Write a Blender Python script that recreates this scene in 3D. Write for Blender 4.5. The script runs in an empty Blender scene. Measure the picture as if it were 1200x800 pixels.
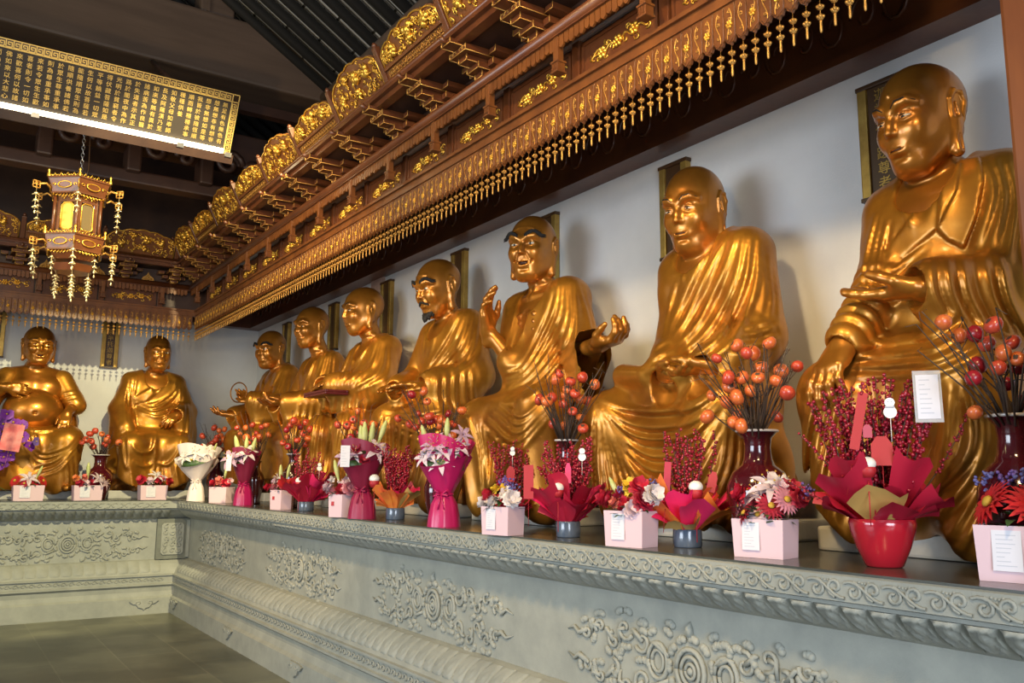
import bpy, bmesh, math, random
import numpy as np
from mathutils import Vector, Matrix, Quaternion
random.seed(7)
C = bpy.context.scene.collection
PI = math.pi
def R(d): return math.radians(d)

# ------------------------------------------------------------------ camera model (world: right wall runs along +Y, floor z = 0)
FPX = 1015.0
CAMZ = 1.6
_r = np.array([[0.83180440, -0.09099881, -0.54755882], [-0.55503063, -0.12478061, -0.82241765], [0.00651430, 0.98800254, -0.15430019]])
_r[0] *= 1
RW = np.array([_r[0], _r[1], _r[2]])                      # world = RW @ camera
# re-orthonormalise
_x = RW[0] / np.linalg.norm(RW[0]); _y = RW[1] - RW[1].dot(_x) * _x; _y /= np.linalg.norm(_y); RW = np.stack([_x, _y, np.cross(_x, _y)])
def ray(u, v): return RW @ np.array([(u - 600) / FPX, -(v - 400) / FPX, -1.0])
def onx(u, v, x): d = ray(u, v); t = x / d[0]; return Vector(d * t) + Vector((0, 0, CAMZ))
def ony(u, v, y): d = ray(u, v); t = y / d[1]; return Vector(d * t) + Vector((0, 0, CAMZ))
def onz(u, v, z): d = ray(u, v); t = (z - CAMZ) / d[2]; return Vector(d * t) + Vector((0, 0, CAMZ))
def proj(p):
    c = RW.T @ (np.array(p, float) - np.array([0, 0, CAMZ])); return np.array([600 - FPX * c[0] / c[2], 400 + FPX * c[1] / c[2]])

# ------------------------------------------------------------------ materials
def mat(name, col, rough=0.5, metal=0.0, col2=None, nscale=6.0, bump=0.0, bscale=60.0, coat=0.0, spec=0.5, emit=None, estr=0.0, detail=4.0, stretch=None, trans=0.0, sss=0.0, contrast=(0.35, 0.65)):
    m = bpy.data.materials.new(name); m.use_nodes = True
    nt = m.node_tree; b = nt.nodes['Principled BSDF']
    b.inputs['Base Color'].default_value = (*col, 1); b.inputs['Roughness'].default_value = rough; b.inputs['Metallic'].default_value = metal
    b.inputs['Coat Weight'].default_value = coat; b.inputs['Coat Roughness'].default_value = 0.15
    b.inputs['Specular IOR Level'].default_value = spec; b.inputs['Transmission Weight'].default_value = trans
    if sss: b.inputs['Subsurface Weight'].default_value = sss; b.inputs['Subsurface Radius'].default_value = (0.01, 0.004, 0.003)
    if emit: b.inputs['Emission Color'].default_value = (*emit, 1); b.inputs['Emission Strength'].default_value = estr
    tc = nt.nodes.new('ShaderNodeTexCoord'); src = tc.outputs['Object']
    if stretch:
        mp = nt.nodes.new('ShaderNodeMapping'); mp.inputs['Scale'].default_value = stretch; nt.links.new(src, mp.inputs['Vector']); src = mp.outputs['Vector']
    if col2:
        n = nt.nodes.new('ShaderNodeTexNoise'); n.inputs['Scale'].default_value = nscale; n.inputs['Detail'].default_value = detail; n.inputs['Roughness'].default_value = 0.6
        nt.links.new(src, n.inputs['Vector'])
        r = nt.nodes.new('ShaderNodeValToRGB'); r.color_ramp.elements[0].position = contrast[0]; r.color_ramp.elements[1].position = contrast[1]
        r.color_ramp.elements[0].color = (*col, 1); r.color_ramp.elements[1].color = (*col2, 1)
        nt.links.new(n.outputs['Fac'], r.inputs['Fac']); nt.links.new(r.outputs['Color'], b.inputs['Base Color'])
    if bump:
        n2 = nt.nodes.new('ShaderNodeTexNoise'); n2.inputs['Scale'].default_value = bscale; n2.inputs['Detail'].default_value = 3
        nt.links.new(src, n2.inputs['Vector'])
        bp = nt.nodes.new('ShaderNodeBump'); bp.inputs['Strength'].default_value = bump; bp.inputs['Distance'].default_value = 0.01
        nt.links.new(n2.outputs['Fac'], bp.inputs['Height']); nt.links.new(bp.outputs['Normal'], b.inputs['Normal'])
    return m

# ------------------------------------------------------------------ object helpers
def link(o, parent=None):
    C.objects.link(o)
    if parent is not None: o.parent = parent
    return o
def tag(o, label=None, cat=None, group=None, kind=None):
    if label: o['label'] = label
    if cat: o['category'] = cat
    if group: o['group'] = group
    if kind: o['kind'] = kind
    return o
def empty(name, loc, rz=0.0, label=None, cat=None, group=None):
    o = bpy.data.objects.new(name, None); C.objects.link(o); o.location = loc; o.rotation_euler = (0, 0, rz); o.empty_display_size = 0.1
    return tag(o, label, cat, group)
def obj_np(name, V, F, m, parent=None, smooth=True):
    me = bpy.data.meshes.new(name)
    V = np.asarray(V, np.float32); F = np.asarray(F, np.int32)
    me.vertices.add(len(V)); me.vertices.foreach_set('co', V.ravel())
    k = F.shape[1]; me.loops.add(F.size); me.loops.foreach_set('vertex_index', F.ravel())
    me.polygons.add(len(F)); me.polygons.foreach_set('loop_start', np.arange(len(F), dtype=np.int32) * k)
    me.polygons.foreach_set('use_smooth', np.full(len(F), smooth, bool))
    me.update(calc_edges=True); me.validate()
    me.materials.append(m)
    return link(bpy.data.objects.new(name, me), parent)

class MB:
    """collects vertices and faces; build() links them as one mesh object"""
    def __init__(s): s.v = []; s.f = []; s.sm = []; s.mi = []
    def add(s, vs, fs, smooth=False, mi=0):
        n = len(s.v); s.v += [tuple(v) for v in vs]; s.f += [tuple(i + n for i in f) for f in fs]; s.sm += [smooth] * len(fs); s.mi += [mi] * len(fs); return s
    def box(s, x0, x1, y0, y1, z0, z1, M=None, mi=0):
        vs = [Vector((x, y, z)) for z in (z0, z1) for y in (y0, y1) for x in (x0, x1)]
        if M is not None: vs = [M @ v for v in vs]
        return s.add(vs, [(0, 2, 3, 1), (4, 5, 7, 6), (0, 1, 5, 4), (2, 6, 7, 3), (0, 4, 6, 2), (1, 3, 7, 5)], mi=mi)
    def bevbox(s, x0, x1, y0, y1, z0, z1, b=0.005, M=None, mi=0):
        bm = bmesh.new(); bmesh.ops.create_cube(bm, size=1)
        for v in bm.verts: v.co = Vector(((x0 + x1) / 2 + v.co.x * (x1 - x0), (y0 + y1) / 2 + v.co.y * (y1 - y0), (z0 + z1) / 2 + v.co.z * (z1 - z0)))
        bmesh.ops.bevel(bm, geom=bm.edges[:], offset=b, segments=2, affect='EDGES', profile=0.6)
        return s.bm(bm, M, mi=mi)
    def bm(s, bm, M=None, smooth=False, mi=0):
        bm.verts.index_update()
        vs = [(M @ v.co) if M is not None else v.co.copy() for v in bm.verts]; fs = [[v.index for v in f.verts] for f in bm.faces]; bm.free()
        return s.add(vs, fs, smooth, mi)
    def lathe(s, prof, seg=24, M=None, smooth=True, mi=0):
        vs = []; n = len(prof)
        for i in range(seg):
            a = 2 * PI * i / seg
            for r, z in prof: vs.append(Vector((r * math.cos(a), r * math.sin(a), z)))
        if M is not None: vs = [M @ v for v in vs]
        fs = []
        for i in range(seg):
            j = (i + 1) % seg
            for k in range(n - 1): fs.append((i * n + k, j * n + k, j * n + k + 1, i * n + k + 1))
        return s.add(vs, fs, smooth, mi)
    def ball(s, c, r, seg=10, rings=7, sq=(1, 1, 1), M=None, mi=0):
        prof = [(max(1e-5, r * math.sin(PI * i / rings)), -r * math.cos(PI * i / rings)) for i in range(rings + 1)]
        T = Matrix.Translation(c) @ (M if M is not None else Matrix.Identity(4)) @ Matrix.Diagonal((*sq, 1))
        return s.lathe(prof, seg, T, mi=mi)
    def tube(s, pts, r, seg=6, cap=True, smooth=True, flat=None, mi=0):
        pts = [Vector(p) for p in pts]; n = len(pts)
        rs = r if isinstance(r, (list, tuple)) else [r] * n
        vs = []; up = None
        for i, p in enumerate(pts):
            t = (pts[min(i + 1, n - 1)] - pts[max(i - 1, 0)]).normalized()
            if up is None: up = Vector((0, 0, 1)) if abs(t.z) < 0.9 else Vector((1, 0, 0))
            a = t.cross(up); a = a.normalized() if a.length > 1e-6 else Vector((1, 0, 0)); b = a.cross(t).normalized(); up = b
            for k in range(seg):
                q = 2 * PI * k / seg; o = a * math.cos(q) + b * math.sin(q)
                if flat is not None: o = o - flat[0] * (o.dot(flat[0]) * (1 - flat[1]))
                vs.append(p + o * rs[i])
        fs = [(i * seg + k, i * seg + (k + 1) % seg, (i + 1) * seg + (k + 1) % seg, (i + 1) * seg + k) for i in range(n - 1) for k in range(seg)]
        if cap: fs += [tuple(range(seg))[::-1], tuple((n - 1) * seg + k for k in range(seg))]
        return s.add(vs, fs, smooth, mi)
    def prism(s, poly, d0, d1, fr, mi=0):
        """2-D outline poly extruded between depths d0 and d1; fr(u, w, d) -> point"""
        n = len(poly); vs = [fr(u, w, d0) for u, w in poly] + [fr(u, w, d1) for u, w in poly]
        fs = [tuple(range(n))[::-1], tuple(range(n, 2 * n))] + [(i, (i + 1) % n, n + (i + 1) % n, n + i) for i in range(n)]
        return s.add(vs, fs, mi=mi)
    def extrude_profile(s, prof, path0, path1, smooth=False):
        """prof = list of (offset vector fn) ; straight sweep"""
        n = len(prof); vs = [Vector(path0) + Vector(p) for p in prof] + [Vector(path1) + Vector(p) for p in prof]
        return s.add(vs, [(i, i + 1, n + i + 1, n + i) for i in range(n - 1)], smooth)
    def build(s, name, m, parent=None, loc=None, fix=True):
        me = bpy.data.meshes.new(name); me.from_pydata([tuple(v) for v in s.v], [], s.f)
        me.polygons.foreach_set('use_smooth', s.sm)
        if isinstance(m, (list, tuple)):
            for q in m: me.materials.append(q)
            me.polygons.foreach_set('material_index', s.mi)
        else: me.materials.append(m)
        if fix:
            bm = bmesh.new(); bm.from_mesh(me); bmesh.ops.recalc_face_normals(bm, faces=bm.faces[:]); bm.to_mesh(me); bm.free()
        me.update()
        o = link(bpy.data.objects.new(name, me), parent)
        if loc is not None: o.location = loc
        return o
def copy_tree(o, parent=None):
    c = o.copy(); C.objects.link(c)
    if parent is not None: c.parent = parent
    for ch in list(o.children): copy_tree(ch, c)
    return c
def text_mesh(body, size, depth=0.002):
    """real glyphs as a mesh in the XY plane, centred on x"""
    cu = bpy.data.curves.new('t', 'FONT'); cu.body = body; cu.size = size; cu.extrude = depth; cu.align_x = 'CENTER'; cu.resolution_u = 2
    o = bpy.data.objects.new('t', cu); C.objects.link(o)
    dg = bpy.context.evaluated_depsgraph_get(); me = bpy.data.meshes.new_from_object(o.evaluated_get(dg), depsgraph=dg)
    V = [v.co.copy() for v in me.vertices]; F = [tuple(p.vertices) for p in me.polygons]
    bpy.data.objects.remove(o); bpy.data.curves.remove(cu); bpy.data.meshes.remove(me)
    return V, F
# ------------------------------------------------------------------ carving: signed distance fields meshed with surface nets
class Field:
    def __init__(s, lo, hi, h):
        s.h = h; s.lo = np.array(lo, np.float32)
        n = np.ceil((np.array(hi) - np.array(lo)) / h).astype(int) + 1; s.n = n
        s.ax = [(s.lo[i] + h * np.arange(n[i])).astype(np.float32) for i in range(3)]
        s.D = np.full(n, 1.0, np.float32)
    def sub(s, lo, hi):
        a = np.clip(np.floor((np.array(lo) - s.lo) / s.h).astype(int), 0, s.n); b = np.clip(np.ceil((np.array(hi) - s.lo) / s.h).astype(int) + 1, 0, s.n)
        if np.any(b <= a): return None
        sl = tuple(slice(a[i], b[i]) for i in range(3))
        return sl, s.ax[0][sl[0]][:, None, None], s.ax[1][sl[1]][None, :, None], s.ax[2][sl[2]][None, None, :]
    def comb(s, sl, d, k, neg):
        D = s.D[sl]
        if neg: d = -d; a = -D; m = np.minimum(a, d); 
        else: m = np.minimum(D, d); a = D
        if neg:
            # smooth subtraction: max(D, -d)
            m = np.maximum(D, d); h = np.maximum(k - np.abs(D - d), 0) / max(k, 1e-6); s.D[sl] = m + h * h * k * 0.25
        else:
            h = np.maximum(k - np.abs(D - d), 0) / max(k, 1e-6); s.D[sl] = m - h * h * k * 0.25
    def cap(s, a, b, ra, rb=None, k=0.03, neg=False, ring=None):
        rb = ra if rb is None else rb; a = np.array(a, np.float32); b = np.array(b, np.float32)
        m = max(ra, rb) + k + 3 * s.h + (ring[0] if ring else 0)
        q = s.sub(np.minimum(a, b) - m, np.maximum(a, b) + m)
        if q is None: return s
        sl, X, Y, Z = q; ba = b - a; L2 = float(ba.dot(ba)) + 1e-9
        t = np.clip(((X - a[0]) * ba[0] + (Y - a[1]) * ba[1] + (Z - a[2]) * ba[2]) / L2, 0, 1)
        d = np.sqrt((X - a[0] - t * ba[0]) ** 2 + (Y - a[1] - t * ba[1]) ** 2 + (Z - a[2] - t * ba[2]) ** 2) - (ra + (rb - ra) * t)
        if ring: # cloth rings round a sleeve: (amp, wavelength)
            L = math.sqrt(L2); ph = t * L / ring[1] * 2 * PI + 1.1 * np.sin(6 * X + 9 * Z) 
            d = d - ring[0] * (np.abs(np.sin(ph * 0.5)) - 0.5)
        s.comb(sl, d, k, neg); return s
    def chain(s, pts, rs, k=0.03, neg=False):
        for i in range(len(pts) - 1):
            r = rs if not isinstance(rs, (list, tuple)) else None
            s.cap(pts[i], pts[i + 1], r if r else rs[i], r if r else rs[i + 1], k, neg)
        return s
    def ell(s, c, r, k=0.03, neg=False, M=None):
        c = np.array(c, np.float32); r = np.array(r, np.float32); m = float(r.max()) + k + 3 * s.h
        q = s.sub(c - m, c + m)
        if q is None: return s
        sl, X, Y, Z = q; X = X - c[0]; Y = Y - c[1]; Z = Z - c[2]
        if M is not None:  # rows of M = local axes
            X, Y, Z = (M[0][0] * X + M[0][1] * Y + M[0][2] * Z), (M[1][0] * X + M[1][1] * Y + M[1][2] * Z), (M[2][0] * X + M[2][1] * Y + M[2][2] * Z)
        k0 = np.sqrt((X / r[0]) ** 2 + (Y / r[1]) ** 2 + (Z / r[2]) ** 2); k1 = np.sqrt((X / r[0] ** 2) ** 2 + (Y / r[1] ** 2) ** 2 + (Z / r[2] ** 2) ** 2)
        s.comb(sl, k0 * (k0 - 1) / np.maximum(k1, 1e-4), k, neg); return s
    def mesh(s, relax=1):
        D = s.D; n = s.n
        ins = (D < 0)
        c = np.zeros(n - 1, np.int8)
        for i in (0, 1):
            for j in (0, 1):
                for k in (0, 1): c += ins[i:n[0] - 1 + i, j:n[1] - 1 + j, k:n[2] - 1 + k]
        act = np.argwhere((c > 0) & (c < 8)); N = len(act)
        idx = np.full(n - 1, -1, np.int32); idx[tuple(act.T)] = np.arange(N)
        cor = [(i, j, k) for i in (0, 1) for j in (0, 1) for k in (0, 1)]
        val = np.stack([D[act[:, 0] + i, act[:, 1] + j, act[:, 2] + k] for i, j, k in cor], 1)
        P = np.zeros((N, 3), np.float32); W = np.zeros(N, np.float32)
        for a in range(8):
            for b in range(a + 1, 8):
                d = np.array(cor[b]) - np.array(cor[a])
                if np.abs(d).sum() != 1: continue
                va, vb = val[:, a], val[:, b]; m = (va < 0) != (vb < 0)
                t = np.where(m, va / np.where(np.abs(va - vb) < 1e-9, 1e-9, va - vb), 0)
                P += np.where(m[:, None], np.array(cor[a], np.float32) + t[:, None] * d, 0); W += m
        P = act + P / W[:, None]
        F = []
        for ax in range(3):
            o1, o2 = [i for i in range(3) if i != ax]
            lo = [slice(None)] * 3; hi = [slice(None)] * 3; lo[ax] = slice(0, n[ax] - 1); hi[ax] = slice(1, n[ax])
            A = ins[tuple(lo)]; B = ins[tuple(hi)]
            e = np.argwhere(A != B); e = e[(e[:, o1] > 0) & (e[:, o2] > 0) & (e[:, o1] < n[o1] - 1) & (e[:, o2] < n[o2] - 1)]
            fl = A[tuple(e.T)]
            q = []
            for da, db in ((-1, -1), (0, -1), (0, 0), (-1, 0)):
                g = e.copy(); g[:, o1] += da; g[:, o2] += db; q.append(idx[tuple(g.T)])
            q = np.stack(q, 1)
            if ax == 1: fl = ~fl
            q[~fl] = q[~fl][:, ::-1]
            F.append(q)
        F = np.concatenate(F); F = F[(F >= 0).all(1)]
        for _ in range(relax):
            S = np.zeros_like(P); Cn = np.zeros(N, np.float32)
            for a, b in ((0, 1), (1, 2), (2, 3), (3, 0)):
                np.add.at(S, F[:, a], P[F[:, b]]); np.add.at(Cn, F[:, a], 1); np.add.at(S, F[:, b], P[F[:, a]]); np.add.at(Cn, F[:, b], 1)
            P = 0.5 * P + 0.5 * S / np.maximum(Cn, 1)[:, None]
        return (s.lo + P * s.h).astype(np.float32), F

class Relief:
    """a map of carved folds, drawn in a plane facing the hall; px = affine(local point)"""
    def __init__(s, A, b, box, res=2.0):
        s.A = A; s.b = b; s.x0, s.y0, s.x1, s.y1 = box; s.res = res
        s.W = int((s.x1 - s.x0) * res) + 1; s.H = int((s.y1 - s.y0) * res) + 1
        s.T = np.zeros((s.W, s.H), np.float32); s.px = s.x0 + np.arange(s.W) / res; s.py = s.y0 + np.arange(s.H) / res
    def dist(s, pts):
        X = s.px[:, None]; Y = s.py[None, :]; best = np.full(s.T.shape, 1e9, np.float32); tt = np.zeros(s.T.shape, np.float32)
        L = np.cumsum([0] + [math.dist(pts[i], pts[i + 1]) for i in range(len(pts) - 1)]); tot = L[-1]
        for i in range(len(pts) - 1):
            (ax, ay), (bx, by) = pts[i], pts[i + 1]; dx, dy = bx - ax, by - ay; l2 = dx * dx + dy * dy + 1e-9
            t = np.clip(((X - ax) * dx + (Y - ay) * dy) / l2, 0, 1); d = np.sqrt((X - ax - t * dx) ** 2 + (Y - ay - t * dy) ** 2)
            m = d < best; best = np.where(m, d, best); tt = np.where(m, (L[i] + t * math.sqrt(l2)) / tot, tt)
        return best, tt
    @staticmethod
    def smooth(pts, n=14):
        P = [np.array(p, float) for p in pts]; P = [2 * P[0] - P[1]] + P + [2 * P[-1] - P[-2]]; out = []
        m = len(P) - 3
        for k in range(n + 1):
            t = k / n * m; i = min(int(t), m - 1); f = t - i; a, b, c, d = P[i:i + 4]
            out.append(tuple(0.5 * (2 * b + (c - a) * f + (2 * a - 5 * b + 4 * c - d) * f * f + (3 * b - a - 3 * c + d) * f ** 3)))
        return out
    def stroke(s, pts, w, amp, taper=True):
        d, t = s.dist(s.smooth(pts) if len(pts) > 2 else pts)
        a = amp * (np.sin(PI * np.clip(t, 0.03, 0.97)) ** 0.35 if taper else 1) * np.exp(-(d / w) ** 2)
        s.T = np.where(np.abs(a) > np.abs(s.T), a, s.T) if amp > 0 else s.T + a
        return s
    def family(s, A, B, n, w, amp, jit=0.25):
        A = s.smooth(A, 8); B = s.smooth(B, 8); rnd = random.Random(int(A[0][0] * 7 + B[-1][1] * 3))
        for i in range(n):
            t = (i + rnd.uniform(-jit, jit)) / max(1, n - 1); t = min(max(t, 0), 1)
            P = [(a[0] + (b[0] - a[0]) * t, a[1] + (b[1] - a[1]) * t) for a, b in zip(A, B)]
            s.stroke(P, w * rnd.uniform(0.8, 1.25), amp * rnd.uniform(0.7, 1.15))
        for i in range(n - 1):
            t = (i + 0.5) / max(1, n - 1); P = [(a[0] + (b[0] - a[0]) * t, a[1] + (b[1] - a[1]) * t) for a, b in zip(A, B)]; s.stroke(P, w * 0.75, -amp * 0.5)
        return s
    def region(s, poly, amp, soft=1.5):
        """raise (or sink) everything inside a closed outline"""
        d, _ = s.dist(list(poly) + [poly[0]]); X = s.px[:, None] + 0 * s.py[None, :]; Y = s.py[None, :] + 0 * s.px[:, None]
        ins = np.zeros(s.T.shape, bool); n = len(poly)
        for i in range(n):
            (x1, y1), (x2, y2) = poly[i], poly[(i + 1) % n]
            if y1 == y2: continue
            c = ((y1 > Y) != (y2 > Y)) & (X < (x2 - x1) * (Y - y1) / (y2 - y1) + x1); ins ^= c
        sd = np.where(ins, d, -d); s.T = s.T + amp * np.clip(sd / soft + 0.5, 0, 1); return s
    def index(s, F):
        X = F.ax[0][:, None, None]; Y = F.ax[1][None, :, None]; Z = F.ax[2][None, None, :]
        px = s.A[0][0] * X + s.A[0][1] * Y + s.A[0][2] * Z + s.b[0]; py = s.A[1][0] * X + s.A[1][1] * Y + s.A[1][2] * Z + s.b[1]
        return px, py
    def apply(s, F, ymax=0.25):
        px, py = s.index(F)
        T = s.T
        for _ in range(1):
            T = (np.pad(T, 1, mode='edge')[2:, 1:-1] + np.pad(T, 1, mode='edge')[:-2, 1:-1] + 2 * T) / 4; T = (np.pad(T, 1, mode='edge')[1:-1, 2:] + np.pad(T, 1, mode='edge')[1:-1, :-2] + 2 * T) / 4
        fx = np.clip((px - s.x0) * s.res, 0, s.W - 1.001).astype(np.float32); fy = np.clip((py - s.y0) * s.res, 0, s.H - 1.001).astype(np.float32)
        i = fx.astype(np.int32); j = fy.astype(np.int32); fx -= i; fy -= j
        v = (T[i, j] * (1 - fx) + T[i + 1, j] * fx) * (1 - fy) + (T[i, j + 1] * (1 - fx) + T[i + 1, j + 1] * fx) * fy
        F.D -= v * np.clip((ymax - F.ax[1][None, :, None]) / 0.1, 0, 1)
        return px, py
# ------------------------------------------------------------------ seated statues
LEDGE = 1.30
GOLD = mat('gilded lacquer', (0.58, 0.255, 0.027), rough=0.38, metal=0.70, col2=(0.28, 0.098, 0.012), nscale=3.2, bump=0.05, bscale=40, coat=0.22, contrast=(0.32, 0.72))
GOLDSKIN = mat('gilded skin lacquer', (0.52, 0.210, 0.023), rough=0.33, metal=0.66, col2=(0.29, 0.092, 0.012), nscale=4.0, bump=0.03, bscale=50, coat=0.35, contrast=(0.3, 0.75))
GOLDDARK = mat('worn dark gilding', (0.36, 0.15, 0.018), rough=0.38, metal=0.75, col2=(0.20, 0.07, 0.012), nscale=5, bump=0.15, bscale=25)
PALESTONE = mat('pale stone block', (0.55, 0.53, 0.47), rough=0.75, col2=(0.42, 0.41, 0.37), nscale=7, bump=0.1)
EYEWHITE = mat('painted eye white', (0.62, 0.55, 0.42), rough=0.3)
EYEBLACK = mat('painted eye black', (0.012, 0.01, 0.01), rough=0.25)
HAIRINK = mat('painted hair black', (0.010, 0.009, 0.008), rough=0.7, col2=(0.022, 0.019, 0.017), nscale=60, spec=0.25)
MOUTHDARK = mat('dark mouth tone', (0.03, 0.008, 0.006), rough=0.5)

def onb(f, n):
    f = Vector(f).normalized(); n = Vector(n); n = (n - f * n.dot(f)).normalized(); t = n.cross(f)
    return f, n, t
class Statue:
    def __init__(s, pos, rz, label, group=None, base=(0.42, 0.36)):
        s.M = Matrix.Translation((pos[0], pos[1], LEDGE)) @ Matrix.Rotation(rz, 4, 'Z') @ Matrix.Scale(1.07, 4); s.Mi = s.M.inverted()
        s.root = empty('arhat_statue', (pos[0], pos[1], LEDGE), rz, label, 'statue', group); s.root.scale = (1.07, 1.07, 1.07)
        q0 = Vector((0, -0.2, 1.0)); p0 = proj(s.M @ q0); A = np.zeros((2, 3)); e = 0.02
        for i in range(3):
            d = Vector((0, 0, 0)); d[i] = e; A[:, i] = (proj(s.M @ (q0 + d)) - proj(s.M @ (q0 - d))) / (2 * e)
        s.A = A; s.b = p0 - A @ np.array(q0); s.mpp = 1.0 / abs(A[1][2])     # metres per drawing unit
    def P(s, u, v, yl):
        """point on the plane local y = yl that is seen at (u, v)"""
        o = s.Mi @ Vector((0, 0, CAMZ)); d = s.Mi.to_3x3() @ Vector(ray(u, v)); t = (yl - o.y) / d.y
        return o + d * t
    def Q(s, u, v, yl):
        """the same for the relief drawing plane (parallel projection)"""
        A = np.array([[s.A[0][0], s.A[0][2]], [s.A[1][0], s.A[1][2]]]); r = np.array([u, v]) - s.b - s.A[:, 1] * yl
        x, z = np.linalg.solve(A, r); return Vector((x, yl, z))

def carve_head(F, c, yaw=0, pitch=0, roll=0, sc=1.0, wide=1.0, smile=0.0, open_=False, brow=0.0, lean=0.0, urna=False, fat=0.0, eyeopen=0.5, neck=True, nose=1.0):
    Rm = Matrix.Rotation(R(yaw), 3, 'Z') @ Matrix.Rotation(R(pitch), 3, 'X') @ Matrix.Rotation(R(roll), 3, 'Y'); Rt = Rm.transposed()
    c = Vector(c)
    def T(p): return c + Rm @ (Vector((p[0] * wide, p[1], p[2])) * sc)
    def E(p, r, k=0.03, neg=False, rot=None):
        M = Rt if rot is None else (Rm @ rot).transposed()
        F.ell(T(p), (r[0] * sc * wide, r[1] * sc, r[2] * sc), k * sc, neg, M)
    def K(a, b, ra, rb=None, k=0.03, neg=False): F.cap(T(a), T(b), ra * sc, (rb if rb is not None else ra) * sc, k * sc, neg)
    # skull and face: an egg with the chin forward
    E((0, 0.035, 0.070), (0.152, 0.180, 0.160), 0.03)
    E((0, -0.015, 0.010), (0.143, 0.160, 0.175), 0.05)
    E((0, -0.050, -0.085), (0.120, 0.118, 0.120), 0.06)
    E((0, -0.108, -0.172), (0.046, 0.045, 0.042), 0.06)
    for x in (-1, 1):
        K((x * 0.108, 0.02, -0.075), (x * 0.048, -0.085, -0.178), 0.048, 0.036, 0.05)
        E((x * 0.070, -0.118, -0.052 + 0.012 * smile), (0.046 + 0.012 * fat, 0.036 + 0.012 * smile + 0.012 * fat, 0.042 + 0.01 * fat), 0.045)
        # shallow eye hollow under the brow, then the lidded eye
        E((x * 0.062, -0.188, 0.010), (0.040, 0.030, 0.022), 0.035, True)
        E((x * 0.061, -0.136, 0.006), (0.037, 0.0285, 0.024), 0.010)
        up = 0.018 if eyeopen > 0.7 else 0.006
        def lid(a, h): return (x * (0.061 + 0.035 * a), -0.1625 + 0.020 * a * a + (0.010 * a if a > 0 else 0), 0.005 + h * (1 - a * a) - 0.001 * a)
        n_ = 6
        for i in range(n_):
            a0 = -1 + 2 * i / n_; a1 = a0 + 2 / n_
            K(lid(a0, up), lid(a1, up), 0.0048, 0.0048, 0.006); K(lid(a0, -0.012), lid(a1, -0.012), 0.0042, 0.0042, 0.006)
            K(lid(a0, up + 0.014), lid(a1, up + 0.014), 0.0028, 0.0028, 0.006, True)
        br = [(x * 0.020, -0.168, 0.036), (x * 0.045, -0.168, 0.054), (x * 0.080, -0.155, 0.058), (x * 0.112, -0.126, 0.042)]
        for i in range(3): K(br[i], br[i + 1], 0.009 + 0.007 * brow, 0.008, 0.028)
        K((x * 0.017, -0.180, -0.054), (x * 0.023, -0.166, -0.060), 0.0115 * nose, 0.010, 0.012)
        if smile > 0.4 or brow > 0.5: K((x * 0.034, -0.176, -0.056), (x * 0.060, -0.156, -0.112), 0.005, 0.004, 0.014, True)
        # ear lies close to the skull: shell, rim, long lobe
        ry = Matrix.Rotation(R(-10 * x), 3, 'Z') @ Matrix.Rotation(R(-8), 3, 'X')
        E((x * 0.146, 0.032, 0.004), (0.020, 0.040, 0.072), 0.014, False, ry)
        K((x * 0.150, 0.012, -0.050), (x * 0.146, 0.002, -0.165), 0.017, 0.024, 0.02)
        rim = [(x * 0.158, -0.006, -0.03), (x * 0.162, -0.004, 0.035), (x * 0.166, 0.022, 0.070), (x * 0.168, 0.054, 0.060), (x * 0.167, 0.066, 0.02), (x * 0.162, 0.045, -0.045), (x * 0.160, 0.022, -0.08)]
        E((x * 0.168, 0.028, 0.012), (0.010, 0.024, 0.044), 0.008, True, ry)
        for i in range(6): K(rim[i], rim[i + 1], 0.0075, 0.0075, 0.008)
        K((x * 0.168, 0.026, -0.04), (x * 0.166, 0.018, 0.02), 0.006, 0.005, 0.008)
        E((x * 0.166, 0.004, -0.135), (0.006, 0.007, 0.035), 0.008, True)
    # nose: straight narrow bridge running out of the brows
    K((0, -0.158, 0.042), (0, -0.186, -0.020), 0.0100, 0.0125, 0.020); K((0, -0.184, -0.02), (0, -0.196 - 0.006 * (nose - 1), -0.050), 0.0125, 0.0155 * nose, 0.012)
    for x in (-1, 1): E((x * 0.0085, -0.196, -0.066), (0.0045, 0.007, 0.004), 0.004, True)
    # mouth
    w = 0.040 + 0.016 * smile; lift = 0.014 * smile
    if open_:
        E((0, -0.168, -0.118 + lift * 0.4), (w * 0.85, 0.030, 0.017), 0.012, True)
        up = [(-w, -0.146, -0.110 + lift), (-w * 0.5, -0.164, -0.106 + lift * 0.3), (0, -0.170, -0.104), (w * 0.5, -0.164, -0.106 + lift * 0.3), (w, -0.146, -0.110 + lift)]
        lo = [(-w, -0.146, -0.112 + lift), (-w * 0.5, -0.160, -0.130), (0, -0.164, -0.137), (w * 0.5, -0.160, -0.130), (w, -0.146, -0.112 + lift)]
        for i in range(4): K(up[i], up[i + 1], 0.006, 0.006, 0.008); K(lo[i], lo[i + 1], 0.007, 0.007, 0.008)
    else:
        E((0, -0.150, -0.116), (0.050, 0.018, 0.024), 0.03)
        q = [-1, -0.66, -0.33, 0, 0.33, 0.66, 1]
        U = [(w * a, -0.148 - 0.022 * (1 - a * a), -0.1085 + lift * a * a - 0.002 * (1 - abs(a)) ** 2 + 0.002 * (1 - a * a)) for a in q]; Lw = [(w * 0.86 * a, -0.146 - 0.021 * (1 - a * a), -0.1265 + (lift + 0.010) * a * a) for a in q]; G = [(w * 1.08 * a, -0.152 - 0.026 * (1 - a * a), -0.117 + lift * a * a) for a in q]
        for i in range(6): K(U[i], U[i + 1], 0.0068, 0.0068, 0.007); K(Lw[i], Lw[i + 1], 0.0085, 0.0085, 0.008)
        for i in range(6): K(G[i], G[i + 1], 0.0034, 0.0034, 0.004, True)
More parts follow.
